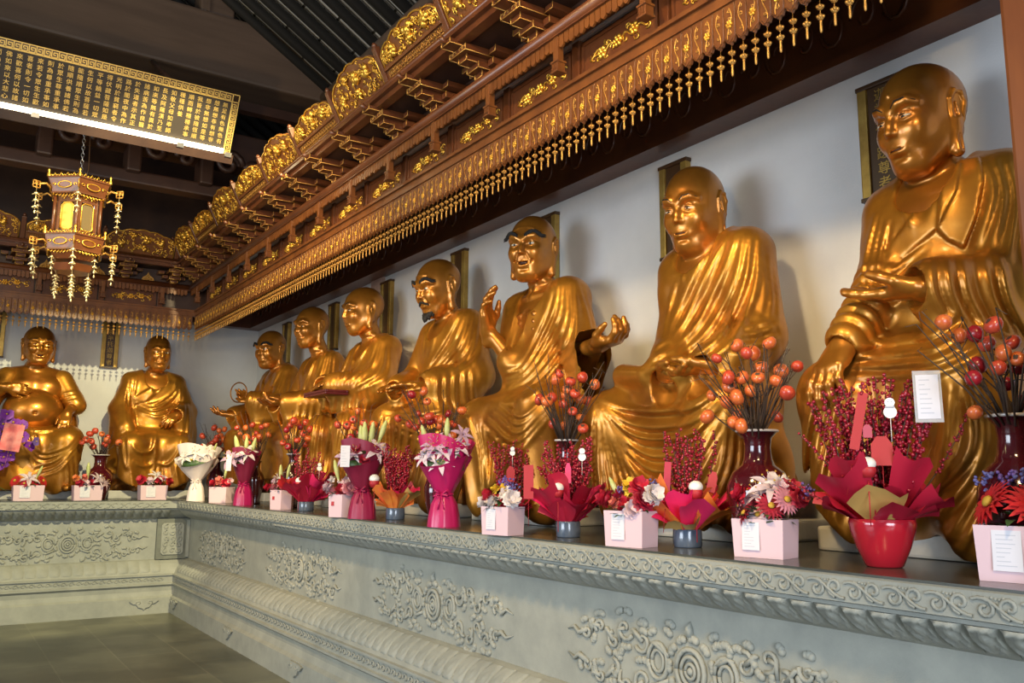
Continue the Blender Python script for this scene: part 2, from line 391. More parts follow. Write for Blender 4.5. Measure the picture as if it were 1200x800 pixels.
    for x in (-1, 1): E((x * (w + 0.008), -0.144, -0.112 + lift), (0.006, 0.010, 0.006), 0.014, True)
    E((0, -0.163, -0.150 - (0.008 if open_ else 0)), (0.026, 0.010, 0.006), 0.022, True)
    if urna: E((0, -0.160, 0.098), (0.012, 0.009, 0.012), 0.004)
    if brow >= 1:   # furrows
        for h in (0.09, 0.115):
            for i in range(4):
                a0, a1 = -0.07 + i * 0.035, -0.035 + i * 0.035
                K((a0, -0.160 + 2.2 * a0 * a0 + 0.012, h - 1.5 * a0 * a0), (a1, -0.160 + 2.2 * a1 * a1 + 0.012, h - 1.5 * a1 * a1), 0.005, 0.005, 0.012)
    return T, Rm
def head_extras(st, T, Rm, sc, wide=1.0, eyeopen=0.5, brows=None, beard=False, openm=False, smile=0.0):
    """painted parts of the face: eyes, brows, beard"""
    root = st.root
    def el(mb, p, r, rot=None, mi=0):
        M = Rm.to_4x4() if rot is None else Rm.to_4x4() @ rot.to_4x4()
        mb.ball(T(p), 1.0, 14, 9, (r[0] * sc, r[1] * sc, r[2] * sc), M, mi)
    for x in (-1, 1):
        e = MB()
        h = 0.0065 if eyeopen < 0.7 else 0.0135
        el(e, (x * 0.061, -0.1405, 0.000 if eyeopen < 0.7 else 0.006), (0.030, 0.0275, h + 0.002), mi=0)
        el(e, (x * 0.060, -0.1500, -0.001 if eyeopen < 0.7 else 0.005), (0.0145, 0.0200, h + 0.0012), mi=1)
        e.build('eye', [EYEWHITE, EYEBLACK], root)['label'] = 'painted eye with black pupil'
    if brows == 'bushy':
        for x in (-1, 1):
            m = MB(); rnd = random.Random(3)
            for i in range(16):
                t = i / 15; px = 0.025 + 0.108 * t; py = -0.176 + 0.05 * t ** 1.6; pz = 0.046 + 0.026 * math.sin(PI * min(t * 1.1, 1)) - 0.004 * t
                for j in range(2):
                    a = Vector((x * px, py - 0.008, pz + 0.004 + j * 0.010)); b = a + Vector((x * 0.028, -0.001 + 0.012 * t, 0.012 * (0.6 - t) + rnd.uniform(-.004, .004)))
                    m.tube([T(a), T((a + b) / 2 + Vector((0, -0.004, 0.002))), T(b)], [0.0055 * sc, 0.0066 * sc, 0.002 * sc], 6)
            m.build('eyebrow', HAIRINK, root)['label'] = 'thick black eyebrow'
    elif brows == 'line':
        if not openm:
            w = 0.040 + 0.016 * smile; lift = 0.014 * smile; m = MB(); m.tube([T((w * a, -0.1545 - 0.0195 * (1 - a * a), -0.117 + lift * a * a)) for a in [i / 5 - 1 for i in range(11)]], [(0.0012 + 0.0022 * (1 - (i / 5 - 1) ** 2)) * sc for i in range(11)], 6); m.build('lip_line', MOUTHDARK, root)  # lip_line is a dark tube along the groove between the lips
        for x in (-1, 1):
            m = MB(); m.tube([T((x * (0.061 + 0.037 * a), -0.1672 + 0.020 * a * a + (0.010 * a if a > 0 else 0), 0.005 + 0.004 * (1 - a * a) - 0.001 * a)) for a in [i / 4 - 1 for i in range(10)]], [0.0012 * sc] + [0.0024 * sc] * 8 + [0.001 * sc], 6); m.build('lash_line', HAIRINK, root)
        for x in (-1, 1):
            m = MB(); m.tube([T((x * p, q, z)) for p, q, z in ((0.022, -0.183, 0.042), (0.048, -0.185, 0.062), (0.082, -0.171, 0.066), (0.116, -0.139, 0.047))], [0.002 * sc, 0.0038 * sc, 0.0036 * sc, 0.0015 * sc], 6)
            m.build('eyebrow', HAIRINK, root)['label'] = 'thin painted eyebrow'
    if beard:
        m = MB(); rnd = random.Random(5)
        for i in range(90):
            a = rnd.uniform(-1, 1); x = 0.13 * a; y = -0.166 + 0.17 * abs(a) ** 1.5; z = -0.205 + 0.10 * abs(a) ** 1.3 + rnd.uniform(-.012, .012)
            p = Vector((x, y, z)); q = p + Vector((x * 0.05, -0.018 + 0.02 * abs(a), -0.028 - 0.012 * (1 - abs(a))))
            m.tube([T(p + Vector((0, 0.012, 0.01))), T((p + q) / 2 + Vector((0, -0.006, 0))), T(q)], [0.016 * sc, 0.015 * sc, 0.004 * sc], 6)
        for x in (-1, 1):
            for i in range(10):
                t = i / 9; p = Vector((x * (0.006 + 0.042 * t), -0.183 + 0.02 * t * t, -0.09 - 0.02 * t)); m.tube([T(p), T(p + Vector((x * 0.016, 0.004, -0.012)))], [0.010 * sc, 0.004 * sc], 6)
        m.build('beard', HAIRINK, root)['label'] = 'painted black beard and moustache'
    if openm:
        m = MB(); el(m, (0, -0.135, -0.118 + 0.004 * smile), (0.036, 0.027, 0.014)); m.build('mouth', MOUTHDARK, root)['label'] = 'open mouth with a dark inside'  # dark body set inside the mouth opening

def carve_hand(F, w, f, n, hs=1.0, side=1, curl=(10, 15, 10), curls=None, thumb=(0.75, 0.35, 0.5), spread=6, k=0.012):
    """hand from wrist w; f = finger direction, n = palm normal, side = +1 thumb on the (n x f) side"""
    w = Vector(w); f, n, t = onb(f, n); t = t * side; s = 1.18 * hs
    def pt(a, b, c): return w + (f * a + t * b + n * c) * s
    mcp = [(0.100, 0.036), (0.106, 0.012), (0.101, -0.012), (0.090, -0.034)]
    for (a, b) in mcp: F.cap(pt(0.0, b * 0.55, 0), pt(a, b, 0), 0.021 * s, 0.0165 * s, 0.02 * s)
    F.ell(pt(0.055, 0, 0.006), (0.052 * s, 0.05 * s, 0.05 * s), 0.02) if False else None
    F.cap(pt(0.02, 0.03, 0.008), pt(0.065, 0.042, 0.010), 0.021 * s, 0.018 * s, 0.02)       # thenar
    F.cap(pt(0.02, -0.024, 0.006), pt(0.07, -0.034, 0.006), 0.018 * s, 0.016 * s, 0.02)
    F.cap(pt(-0.06, 0, 0), pt(0.01, 0, 0), 0.031 * s, 0.029 * s, 0.03)
    L = [(0.046, 0.030, 0.024), (0.052, 0.034, 0.026), (0.048, 0.031, 0.025), (0.037, 0.024, 0.021)]
    for i, (a, b) in enumerate(mcp):
        cu = curls[i] if curls else curl; p = pt(a, b, 0); ang = 0; sp = R(spread * (1.5 - i) * 0.55)
        d0 = (f * math.cos(sp) + t * math.sin(sp))
        rr = [0.0150, 0.0135, 0.0120, 0.0100]
        if i == 3: rr = [x * 0.88 for x in rr]
        for j in range(3):
            ang += R(cu[j]); d = d0 * math.cos(ang) + n * math.sin(ang); q = p + d * L[i][j] * s
            F.cap(p, q, rr[j] * s, rr[j + 1] * s, k * 0.6 * s); p = q
    # thumb leaves the side of the palm near its base
    a, b, c = thumb; p = pt(0.028, 0.038, 0.008); d = (f * a + t * (1 - a * 0.4) + n * b).normalized(); q = p + d * 0.042 * s; F.cap(p, q, 0.0195 * s, 0.0165 * s, 0.014 * s)
    d2 = (f * (a + c) + t * (1 - a) * 0.5 + n * b).normalized(); r_ = q + d2 * 0.036 * s; F.cap(q, r_, 0.016 * s, 0.0145 * s, 0.006)
    d3 = (f * (a + 2 * c) + t * 0.1 + n * b).normalized(); F.cap(r_, r_ + d3 * 0.030 * s, 0.0145 * s, 0.0105 * s, 0.006)

def build_statue(sp):
    st = Statue(sp['pos'], sp['rz'], sp['label']); st.sp = sp
    G = lambda p: Vector(p[:3]) if len(p) == 3 and abs(p[0]) < 3 else st.P(*p)      # local point or (u, v, local y)
    hr, hb = sp.get('hr', 0.009), sp.get('hb', 0.007)
    hd = sp['head']; hc = G(hd['c']); sc = hd.get('sc', 1.0)
    tor = sp.get('torso', {}); sw = tor.get('sw', 0.26); sz = tor.get('sz', 1.40); lean = tor.get('lean', 0.0)
    kR, kL = G(sp['kneeR']), G(sp['kneeL'])
    # ---------------- body: head, neck, chest, arms and hands in one carved surface
    pts = [hc + Vector((0, 0, 0.30 * sc)), hc - Vector((0.25, 0.25, 0.2)), hc + Vector((0.25, 0.2, 0))]
    for a in sp['arms']: pts += [G(a['sh']), G(a['el']), G(a['wr']), G(a['wr']) + Vector(a.get('f', (0, 0, -1))).normalized() * 0.3 * a.get('hs', 1.0)]
    lo = Vector([min(p[i] for p in pts) - 0.06 for i in range(3)]); hi = Vector([max(p[i] for p in pts) + 0.06 for i in range(3)])
    lo.x = min(lo.x, -0.36); hi.x = max(hi.x, 0.36); lo.z = min(lo.z, 0.80)
    hi.y = max(hi.y, 0.22); 
    B = Field(lo, hi, hb)
    nb = Vector((0, 0.02 + lean, sz + 0.02))
    neckr = hd.get('neckr', 0.088)
    B.ell((0, 0.0 + lean, sz - 0.17), (sw + 0.055, 0.165, 0.25), 0.05)
    for x in (-1, 1): B.cap((0, 0.02 + lean, sz + 0.03), (x * sw, 0.02 + lean, sz - 0.02), 0.075, 0.085, 0.07)
    if sp.get('belly'):
        b = sp['belly']; B.ell(b[0], b[1], 0.05)
        for x in (-1, 1): B.ell((x * 0.13, -0.11, sz - 0.16), (0.135, 0.075, 0.10), 0.06)
        B.ell((0, b[0][1] - b[1][1], b[0][2] - 0.03), (0.018, 0.03, 0.014), 0.02, True)
    hn = hc + Vector((0, 0.02, -0.06)) * sc
    T, Rm = carve_head(B, hc, **{k: v for k, v in hd.items() if k in ('yaw', 'pitch', 'roll', 'sc', 'wide', 'smile', 'open_', 'brow', 'urna', 'fat', 'eyeopen', 'nose')})
    B.cap(hn, nb, neckr * sc, neckr * 1.12 * sc, 0.035)
    for t_ in (0.62, 0.8):                                  # neck rings
        c_ = hn.lerp(nb, t_); n_ = 14
        for i in range(n_):
            a0, a1 = 2 * PI * i / n_, 2 * PI * (i + 1) / n_; r_ = neckr * (1 + .06 * t_) * sc
            B.cap(c_ + Vector((r_ * math.cos(a0), r_ * math.sin(a0), 0)), c_ + Vector((r_ * math.cos(a1), r_ * math.sin(a1), 0)), 0.010, 0.010, 0.02)
    if sp.get('ribs'):
        for h in range(4):
            for x in (-1, 1): B.chain([(x * 0.05, -0.158 + lean, sz - 0.105 - h * 0.05), (x * 0.11, -0.16 + lean, sz - 0.115 - h * 0.05), (x * 0.19, -0.10 + lean, sz - 0.15 - h * 0.05)], 0.010, 0.03)
        for x in (-1, 1): B.cap((x * 0.03, -0.11 + lean, sz + 0.01), (x * 0.2, -0.06 + lean, sz + 0.03), 0.022, 0.018, 0.02)
        for x in (-1, 1): B.cap((x * 0.05, -0.06 + lean, sz + 0.16), (x * 0.015, -0.115 + lean, sz + 0.0), 0.016, 0.014, 0.015)
    for a in sp['arms']:
        s_, e_, w_ = G(a['sh']), G(a['el']), G(a['wr'])
        B.cap(s_, e_, 0.085, 0.066, 0.05); B.cap(e_, w_, 0.064, 0.040, 0.03)
        if a.get('hand', True): carve_hand(B, w_, a['f'], a['n'], a.get('hs', 1.0), a['side'], a.get('curl', (10, 15, 10)), a.get('curls'), a.get('thumb', (0.75, 0.35, 0.5)), a.get('spread', 6))
    if sp.get('body_fn'): sp['body_fn'](B, G, st)
    V, Fc = B.mesh(); obj_np('body', V, Fc, GOLDSKIN, st.root)
    head_extras(st, T, Rm, sc, hd.get('wide', 1.0), hd.get('eyeopen', 0.5), hd.get('brows'), hd.get('beard'), hd.get('open_'), hd.get('smile', 0))
    # ---------------- robe
    x0 = min(-0.56, kR.x - 0.28, min(G(a['el']).x for a in sp['arms']) - 0.2); x1 = max(0.56, kL.x + 0.28, max(G(a['el']).x for a in sp['arms']) + 0.2)
    y0 = min(kR.y, kL.y, min(G(a['wr']).y for a in sp['arms'])) - 0.27
    Fd = Field((x0, y0, -0.02), (x1, 0.28, sz + 0.26), hr)
    ck = 0.08
    if not sp.get('bare'):
        Fd.ell((0, 0.0 + lean, sz - 0.18), (sw + 0.075, 0.185, 0.27), ck)
        for x in (-1, 1): Fd.cap((x * 0.08, 0.03 + lean, sz + 0.055), (x * sw, 0.03 + lean, sz - 0.01), 0.092, 0.10, 0.06)
        Fd.cap((0, 0.07 + lean, sz + 0.06), (0, 0.07 + lean, sz - 0.2), 0.10, 0.14, 0.05)
    Fd.ell((0, -0.03, 0.88), tor.get('waist', (0.30, 0.225, 0.30)), ck)
    Fd.ell((0, 0.0, 0.66), (0.37, 0.25, 0.22), ck)
    for kn, x in ((kR, -1), (kL, 1)):
        Fd.cap((x * 0.17, 0.02, 0.68), kn, 0.175, sp.get('kr', 0.145), ck)
        ft = Vector((kn.x * 0.96 + x * 0.015, kn.y + 0.03, 0.14)); Fd.cap(kn, ft, sp.get('kr', 0.145), 0.135, ck)
    m_ = (kR + kL) / 2
    if sp.get('lap', True):
        Fd.cap(kR + Vector((0.02, 0.04, -0.06)), kL + Vector((-0.02, 0.04, -0.06)), 0.115, 0.115, 0.1)
        Fd.cap(kR + Vector((0.1, 0.12, -0.22)), kL + Vector((-0.1, 0.12, -0.22)), 0.15, 0.15, 0.1)
        Fd.cap(kR + Vector((0.06, 0.10, -0.4)), kL + Vector((-0.06, 0.10, -0.4)), 0.15, 0.15, 0.1)
        Fd.ell((0, -0.15, 0.68), (0.33, 0.24, 0.13), 0.08)
    Fd.ell((0, 0.0, 0.32), (0.43, 0.24, 0.42), 0.1)
    for a in sp['arms']:
        if a.get('bare'): 
            if a['bare'] > 1: continue
        s_, e_, w_ = G(a['sh']), G(a['el']), G(a['wr']); r = a.get('r', (0.125, 0.115, 0.085)); rg = a.get('ring')
        Fd.cap(s_, e_, r[0], r[1], 0.06)
        end = a.get('end', 0.96)
        if not a.get('bare'):
            ce = e_.lerp(w_, end); Fd.cap(e_, ce, r[1], r[2], 0.05, ring=rg)
            hang = a.get('hang', 0)
            if hang:
                d = Vector(a.get('hd', (0, 0.15, -1))).normalized()
                for i in range(7):
                    t = i / 6; q = e_.lerp(w_, 0.12 + t * (end - 0.12)); Fd.cap(q, q + d * hang * (0.55 + 0.45 * t), r[1] * 0.72, 0.045 + 0.02 * (1 - t), 0.06)
    for pr in sp.get('robe', []):
        if pr[0] == 'cap': Fd.cap(G(pr[1]), G(pr[2]), pr[3], pr[4], pr[5])
        elif pr[0] == 'ell': Fd.ell(G(pr[1]), pr[2], pr[3])
    # carved folds
    box = sp['box']; Rl = Relief(st.A, st.b, box)
    for fn in sp['folds']:
        k_, *ar = fn; getattr(Rl, k_)(*ar)
    # procedural undercurrent so no cloth is dead flat
    X = Fd.ax[0][:, None, None]; Y = Fd.ax[1][None, :, None]; Z = Fd.ax[2][None, None, :]
    px, py = Rl.apply(Fd)
    lowm = np.clip((0.62 - Z) / 0.25, 0, 1)
    for kn in (kR, kL):
        th = np.arctan2(X - kn.x + 0.15 * (Y - kn.y), np.maximum(kn.z + 0.22 - Z, 0.05)); w = np.clip(1 - np.abs(X - kn.x) / 0.36, 0, 1) * lowm
        Fd.D -= (sp.get('fan', 0.013) * w * (1 - 1.6 * np.abs(np.sin(th * 8 + 1.2 * np.sin(4 * Z + 3 * X))))).astype(np.float32)
    side = np.clip((np.abs(X) - 0.26) / 0.1, 0, 1) * np.clip((1.25 - Z) / 0.2, 0, 1) * np.clip((Z - 0.6) / 0.2, 0, 1)
    Fd.D -= (0.005 * side * np.sin(26 * (Y * 0.9 + 0.45 * X + 0.1 * Z) + 2.5 * np.sin(3 * Z + 2 * Y))).astype(np.float32)
    Fd.D -= (0.006 * np.clip((Y - 0.05) / 0.1, 0, 1) * np.sin(28 * X + 2 * np.sin(3 * Z))).astype(np.float32)
    # neck opening, cuffs, hem
    nk = sp.get('neck_cut', 0.132)
    if not sp.get('bare'):
        Fd.cap((0, -0.01 + lean, sz + 0.09), (0, -0.03 + lean, sz + 0.35), nk, nk + 0.03, 0.02, True)
        Fd.cap((0, -0.125 + lean, sz + 0.005), (0, -0.18 + lean, sz + 0.20), nk * 0.92, nk * 1.05, 0.025, True)
        if sp.get('vee'):
            vz = sp['vee']; Fd.cap((0, -0.14 + lean, sz + 0.10), (vz[0], -0.26 + lean, vz[1]), vz[2], 0.01, 0.015, True)
    for a in sp['arms']:
        if a.get('hand', True) and not a.get('bare'):
            e_, w_ = G(a['el']), G(a['wr']); end = a.get('end', 0.96); r = a.get('r', (0.125, 0.115, 0.085)); d = (w_ - e_).normalized(); ce = e_.lerp(w_, end)
            Fd.cap(ce + d * (r[2] - 0.012), ce + d * (r[2] + 0.05), r[2] * 0.80, r[2] * 1.0, 0.008, True)
    if sp.get('cuts'):
        for a_, b_, r_ in sp['cuts']: Fd.cap(G(a_), G(b_), r_, r_, 0.02, True)
    hem = sp['hem']; hx = np.array([p[0] for p in hem], float); hy = np.array([p[1] for p in hem], float); sm = Relief.smooth(hem, 60); hx = np.array([p[0] for p in sm]); hy = np.array([p[1] for p in sm])
    o = np.argsort(hx); cut = (py - np.interp(px, hx[o], hy[o])) * st.mpp
    Fd.D = np.maximum(Fd.D, np.where(Y > 0.1, np.maximum(0.16 - Z, -1), cut).astype(np.float32))
    V, Fc = Fd.mesh(); V[:, 2] = np.maximum(V[:, 2], 0.012); obj_np('robe', V, Fc, GOLD, st.root)
    if sp.get('collar'):
        pass
    # ---------------- rock seat in shadow below the hem, and the stone block
    S = Field((-0.5, -0.42, 0.05), (0.5, 0.26, 0.75), 0.02)
    rnd = random.Random(len(sp['label']))
    S.ell((0, -0.04, 0.33), (0.36, 0.26, 0.34), 0.05)
    for i in range(12):
        a = rnd.uniform(-1, 1); S.ell((a * 0.38, rnd.uniform(-0.24, 0.1), rnd.uniform(0.12, 0.3)), (rnd.uniform(.08, .14), rnd.uniform(.08, .13), rnd.uniform(.10, .18)), 0.04)
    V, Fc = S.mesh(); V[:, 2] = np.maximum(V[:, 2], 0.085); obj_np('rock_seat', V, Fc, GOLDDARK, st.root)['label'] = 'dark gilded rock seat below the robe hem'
    for fx in sp.get('shoes', []):
        c_ = G(fx); m = Field(c_ - Vector((.12, .25, .12)), c_ + Vector((.12, .25, .14)), 0.008); m.cap(c_ + Vector((0, 0.1, 0.02)), c_ + Vector((0, -0.10, -0.005)), 0.055, 0.05, 0.02); m.ell(c_ + Vector((0, -0.13, 0.005)), (0.052, 0.05, 0.045), 0.03)
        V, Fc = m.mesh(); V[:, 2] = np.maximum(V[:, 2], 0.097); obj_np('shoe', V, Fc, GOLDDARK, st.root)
    bw = sp.get('base', (0.46, 0.26)); m = MB(); m.bevbox(-bw[0], bw[0], -bw[1], 0.27, 0.001, 0.095, 0.012); m.build('base_block', PALESTONE, st.root)['label'] = 'pale stone block under the statue'
    return st
RZ = R(-90)
SPECS = []
# 1 nearest: palm held out flat, other hand over the knee
SPECS.append(dict(pos=(3.2, 1.85), rz=RZ, hr=0.0075, hb=0.0042, label='nearest gilded statue at the right, one palm held out flat, other hand over its knee',
    head=dict(c=(1080, 142, -0.10), sc=1.0, wide=0.88, yaw=-10, pitch=10, eyeopen=0.4, urna=True, brows='line', smile=0.2), torso=dict(sz=1.41, sw=0.232),
    kneeR=(985, 465, -0.31), kneeL=(1135, 440, -0.31),
    arms=[dict(sh=(-0.21, 0, 1.34), el=(1036, 335, -0.14), wr=(990, 402, -0.40), r=(0.115, 0.10, 0.075), ring=(0.016, 0.055), f=(-0.12, -0.62, -0.75), n=(0.1, 0.75, -0.6), side=1, curls=[(8, 22, 15), (14, 28, 15), (22, 32, 18), (28, 34, 20)], thumb=(0.9, 0.25, 0.3), hs=1.12),
          dict(sh=(0.25, 0, 1.36), el=(1188, 338, -0.10), wr=(1090, 338, -0.36), r=(0.13, 0.12, 0.095), ring=(0.008, 0.075), hang=0.20, hd=(0.2, 0.1, -1), f=(-1, -0.12, 0.02), n=(0.0, -0.1, 1), side=1, curls=[(4, 6, 4), (6, 8, 4), (8, 10, 5), (12, 10, 5)], thumb=(0.95, 0.5, 0.2), hs=1.22)],
    vee=(0.04, 1.16, 0.085), neck_cut=0.135,
    box=(900, 150, 1240, 660),
    folds=[('family', [(1055, 200), (1064, 228), (1076, 255)], [(1047, 206), (1054, 235), (1068, 262)], 2, 3, 0.012),
           ('region', [(1104, 190), (1096, 215), (1038, 290), (1018, 310), (1030, 322), (1060, 300), (1098, 268), (1120, 225), (1126, 190)], 0.012),
           ('region', [(1113, 186), (1101, 228), (1098, 270), (1110, 282), (1128, 292), (1142, 255), (1150, 215), (1146, 184)], 0.022),
           ('family', [(1150, 188), (1160, 230), (1140, 292)], [(1192, 205), (1196, 250), (1190, 310)], 4, 6, 0.018),
           ('family', [(1022, 248), (1010, 300), (1004, 350)], [(1046, 262), (1040, 300), (1036, 345)], 4, 5, 0.014),
           ('family', [(1000, 312), (1040, 300), (1092, 276)], [(1010, 352), (1050, 350), (1085, 300)], 4, 5, 0.009),
           ('family', [(1085, 312), (1088, 340), (1100, 366)], [(1165, 306), (1176, 352), (1200, 392)], 5, 6, 0.018),
           ('family', [(1000, 408), (1050, 398), (1092, 386), (1120, 360)], [(1000, 440), (1050, 436), (1100, 424), (1140, 404)], 4, 6, 0.016),
           ('family', [(962, 455), (942, 520), (934, 588)], [(1004, 470), (996, 530), (976, 610)], 5, 8, 0.030),
           ('family', [(1012, 462), (1026, 540), (1000, 620)], [(1112, 440), (1098, 530), (1056, 625)], 5, 12, 0.028),
           ('family', [(1124, 430), (1130, 500), (1080, 560)], [(1172, 420), (1168, 510), (1135, 620)], 5, 9, 0.030)],
    hem=[(900, 560), (928, 556), (945, 590), (972, 612), (1000, 632), (1040, 628), (1068, 640), (1088, 618), (1105, 600), (1120, 628), (1140, 625), (1160, 585), (1240, 600)]))
# 2 hands resting together in the lap
SPECS.append(dict(pos=(3.2, 3.02), rz=RZ, hr=0.0085, hb=0.0042, label='gilded statue with both hands resting in its lap, second from the wooden post',
    head=dict(c=(814, 247, -0.10), sc=1.0, wide=0.88, yaw=14, pitch=12, eyeopen=0.4, brows='line', smile=0.3), torso=dict(sz=1.41, sw=0.225),
    kneeR=(722, 492, -0.31), kneeL=(846, 476, -0.31), kr=0.145,
    arms=[dict(sh=(-0.20, 0, 1.34), el=(800, 388, -0.10), wr=(782, 438, -0.32), r=(0.125, 0.11, 0.085), hang=0.08, f=(0.95, -0.25, -0.12), n=(0.1, 0, 1), side=-1, curl=(8, 14, 8), hs=1.1),
          dict(sh=(0.25, 0, 1.36), el=(888, 395, -0.05), wr=(838, 428, -0.32), r=(0.13, 0.125, 0.10), hang=0.10, ring=(0.012, 0.07), f=(-0.95, -0.25, -0.1), n=(0, 0, 1), side=1, curl=(10, 16, 10), hs=1.1)],
    vee=(-0.05, 1.17, 0.075), robe=[('cap', (-0.34, -0.30, 0.80), (-0.1, -0.36, 0.77), 0.06, 0.05, 0.05), ('cap', (0.1, -0.36, 0.76), (0.38, -0.28, 0.82), 0.06, 0.07, 0.05)],
    box=(660, 230, 940, 650),
    folds=[('family', [(842, 272), (821, 306), (797, 357), (783, 392)], [(886, 285), (880, 340), (852, 398), (806, 430)], 6, 5.2, 0.020),
           ('family', [(806, 296), (808, 312), (816, 326)], [(797, 300), (800, 325), (806, 345)], 2, 2.5, 0.010),
           ('family', [(790, 330), (780, 370), (776, 400)], [(800, 340), (790, 372), (784, 400)], 2, 3, 0.010),
           ('family', [(888, 290), (892, 340), (884, 372)], [(903, 320), (905, 360), (902, 385)], 3, 4, 0.012),
           ('family', [(858, 385), (880, 380), (902, 372)], [(850, 410), (876, 412), (904, 405)], 4, 4, 0.014),
           ('family', [(764, 420), (770, 405), (782, 395)], [(752, 436), (764, 430), (786, 420)], 3, 3.5, 0.013),
           ('family', [(700, 470), (740, 478), (800, 470), (842, 446)], [(704, 490), (756, 560), (806, 548), (850, 470)], 6, 5.0, 0.024),
           ('family', [(694, 476), (690, 540), (690, 600)], [(712, 500), (742, 560), (770, 612)], 7, 4.5, 0.022),
           ('family', [(848, 462), (838, 530), (800, 600)], [(872, 450), (886, 520), (874, 600)], 6, 5, 0.020)],
    hem=[(660, 570), (688, 572), (700, 600), (712, 612), (724, 584), (738, 612), (752, 618), (772, 630), (800, 622), (822, 600), (835, 585), (850, 596), (866, 606), (880, 590), (940, 580)]))
# 3 arms raised
SPECS.append(dict(pos=(3.2, 4.5), rz=RZ, hr=0.0085, hb=0.0052, label='gilded smiling statue with both forearms raised and a bony bare chest',
    head=dict(c=(624, 293, -0.10), sc=1.0, wide=0.92, yaw=32, pitch=2, eyeopen=0.9, brows='bushy', smile=1.0, open_=True, brow=1.2, neckr=0.08), torso=dict(sz=1.41),
    kneeR=(-0.24, -0.31, 0.62), kneeL=(0.43, -0.33, 0.64), ribs=True,
    arms=[dict(sh=(-0.25, -0.02, 1.38), el=(602, 424, -0.20), wr=(571, 386, -0.34), bare=1, r=(0.12, 0.11, 0.09), f=(0.25, -0.25, 0.95), n=(0.85, 0.5, 0.0), side=-1, curls=[(8, 20, 12), (10, 26, 14), (14, 34, 18), (18, 38, 20)], spread=12, hs=1.15),
          dict(sh=(0.25, 0, 1.40), el=(686, 428, -0.02), wr=(700, 404, -0.22), r=(0.125, 0.12, 0.10), end=0.86, hang=0.30, hd=(-0.25, 0.0, -1), f=(1.0, 0.12, 0.10), n=(-0.1, -0.15, 1.0), side=-1, curls=[(30, 45, 30), (40, 55, 30), (30, 40, 25), (20, 35, 20)], thumb=(0.9, 0.7, 0.3), hs=1.15)],
    neck_cut=0.13, vee=(-0.03, 1.05, 0.115),
    box=(520, 300, 760, 640),
    folds=[('family', [(648, 322), (640, 360), (612, 420), (596, 428)], [(672, 335), (668, 400), (630, 450), (596, 470)], 6, 4.0, 0.019),
           ('family', [(612, 340), (604, 365), (598, 385)], [(622, 345), (614, 370), (610, 395)], 3, 2.5, 0.012),
           ('family', [(674, 330), (686, 370), (690, 400)], [(684, 345), (692, 380), (696, 405)], 2, 3, 0.012),
           ('family', [(670, 400), (668, 440), (664, 470)], [(700, 412), (690, 446), (676, 480)], 4, 3, 0.016),
           ('family', [(590, 470), (612, 480), (640, 455)], [(568, 500), (600, 520), (640, 478)], 5, 3.5, 0.020),
           ('family', [(548, 490), (560, 520), (566, 570)], [(600, 520), (590, 550), (582, 590)], 6, 3.5, 0.022),
           ('stroke', [(604, 520), (592, 530), (586, 560), (590, 590)], 4, 0.02),
           ('family', [(640, 480), (646, 530), (640, 590)], [(680, 470), (690, 520), (682, 590)], 4, 4, 0.012)],
    hem=[(520, 580), (546, 590), (556, 606), (566, 596), (574, 570), (584, 560), (596, 566), (604, 596), (620, 612), (640, 614), (660, 600), (690, 596), (760, 590)],
    shoes=[(0.30, -0.38, 0.13)]))
# 4 dark brows and beard
SPECS.append(dict(pos=(3.2, 5.78), rz=RZ, hr=0.0095, hb=0.0065, label='gilded statue with a painted black beard and jutting black eyebrows',
    head=dict(c=(513, 338, -0.12), sc=0.98, wide=0.93, yaw=8, pitch=14, eyeopen=0.9, brows='bushy', beard=True, brow=1.4, smile=0.3, nose=1.15), torso=dict(sz=1.41),
    kneeR=(-0.31, -0.32, 0.68), kneeL=(0.36, -0.32, 0.68),
    arms=[dict(sh=(-0.25, 0, 1.36), el=(-0.38, -0.08, 1.02), wr=(-0.2, -0.34, 0.93), hang=0.15, f=(0.5, -0.8, 0), n=(0, 0, -1), side=-1),
          dict(sh=(0.25, 0, 1.38), el=(560, 440, -0.02), wr=(503, 452, -0.38), r=(0.125, 0.12, 0.095), ring=(0.012, 0.08), hang=0.22, f=(-0.35, -0.95, 0.02), n=(0, 0, -1), side=-1, curls=[(4, 8, 5), (6, 10, 6), (10, 14, 8), (14, 16, 8)], hs=1.15)],
    vee=(-0.03, 1.15, 0.075),
    box=(420, 340, 600, 620),
    folds=[('family', [(540, 362), (520, 400), (494, 440)], [(566, 375), (556, 420), (520, 446)], 6, 3.4, 0.017),
           ('family', [(498, 380), (494, 410), (492, 440)], [(512, 375), (506, 405), (498, 438)], 3, 2.5, 0.012),
           ('family', [(512, 440), (510, 460), (514, 478)], [(550, 432), (552, 465), (560, 490)], 5, 3, 0.015),
           ('family', [(448, 480), (480, 482), (520, 475)], [(455, 500), (490, 510), (530, 495)], 4, 3, 0.015),
           ('family', [(444, 490), (446, 530), (450, 570)], [(500, 490), (490, 540), (480, 590)], 7, 3, 0.020),
           ('family', [(520, 490), (515, 540), (505, 590)], [(560, 480), (560, 540), (552, 590)], 5, 3, 0.016)],
    hem=[(420, 585), (445, 580), (460, 596), (474, 586), (490, 602), (510, 592), (530, 606), (550, 596), (600, 590)]))
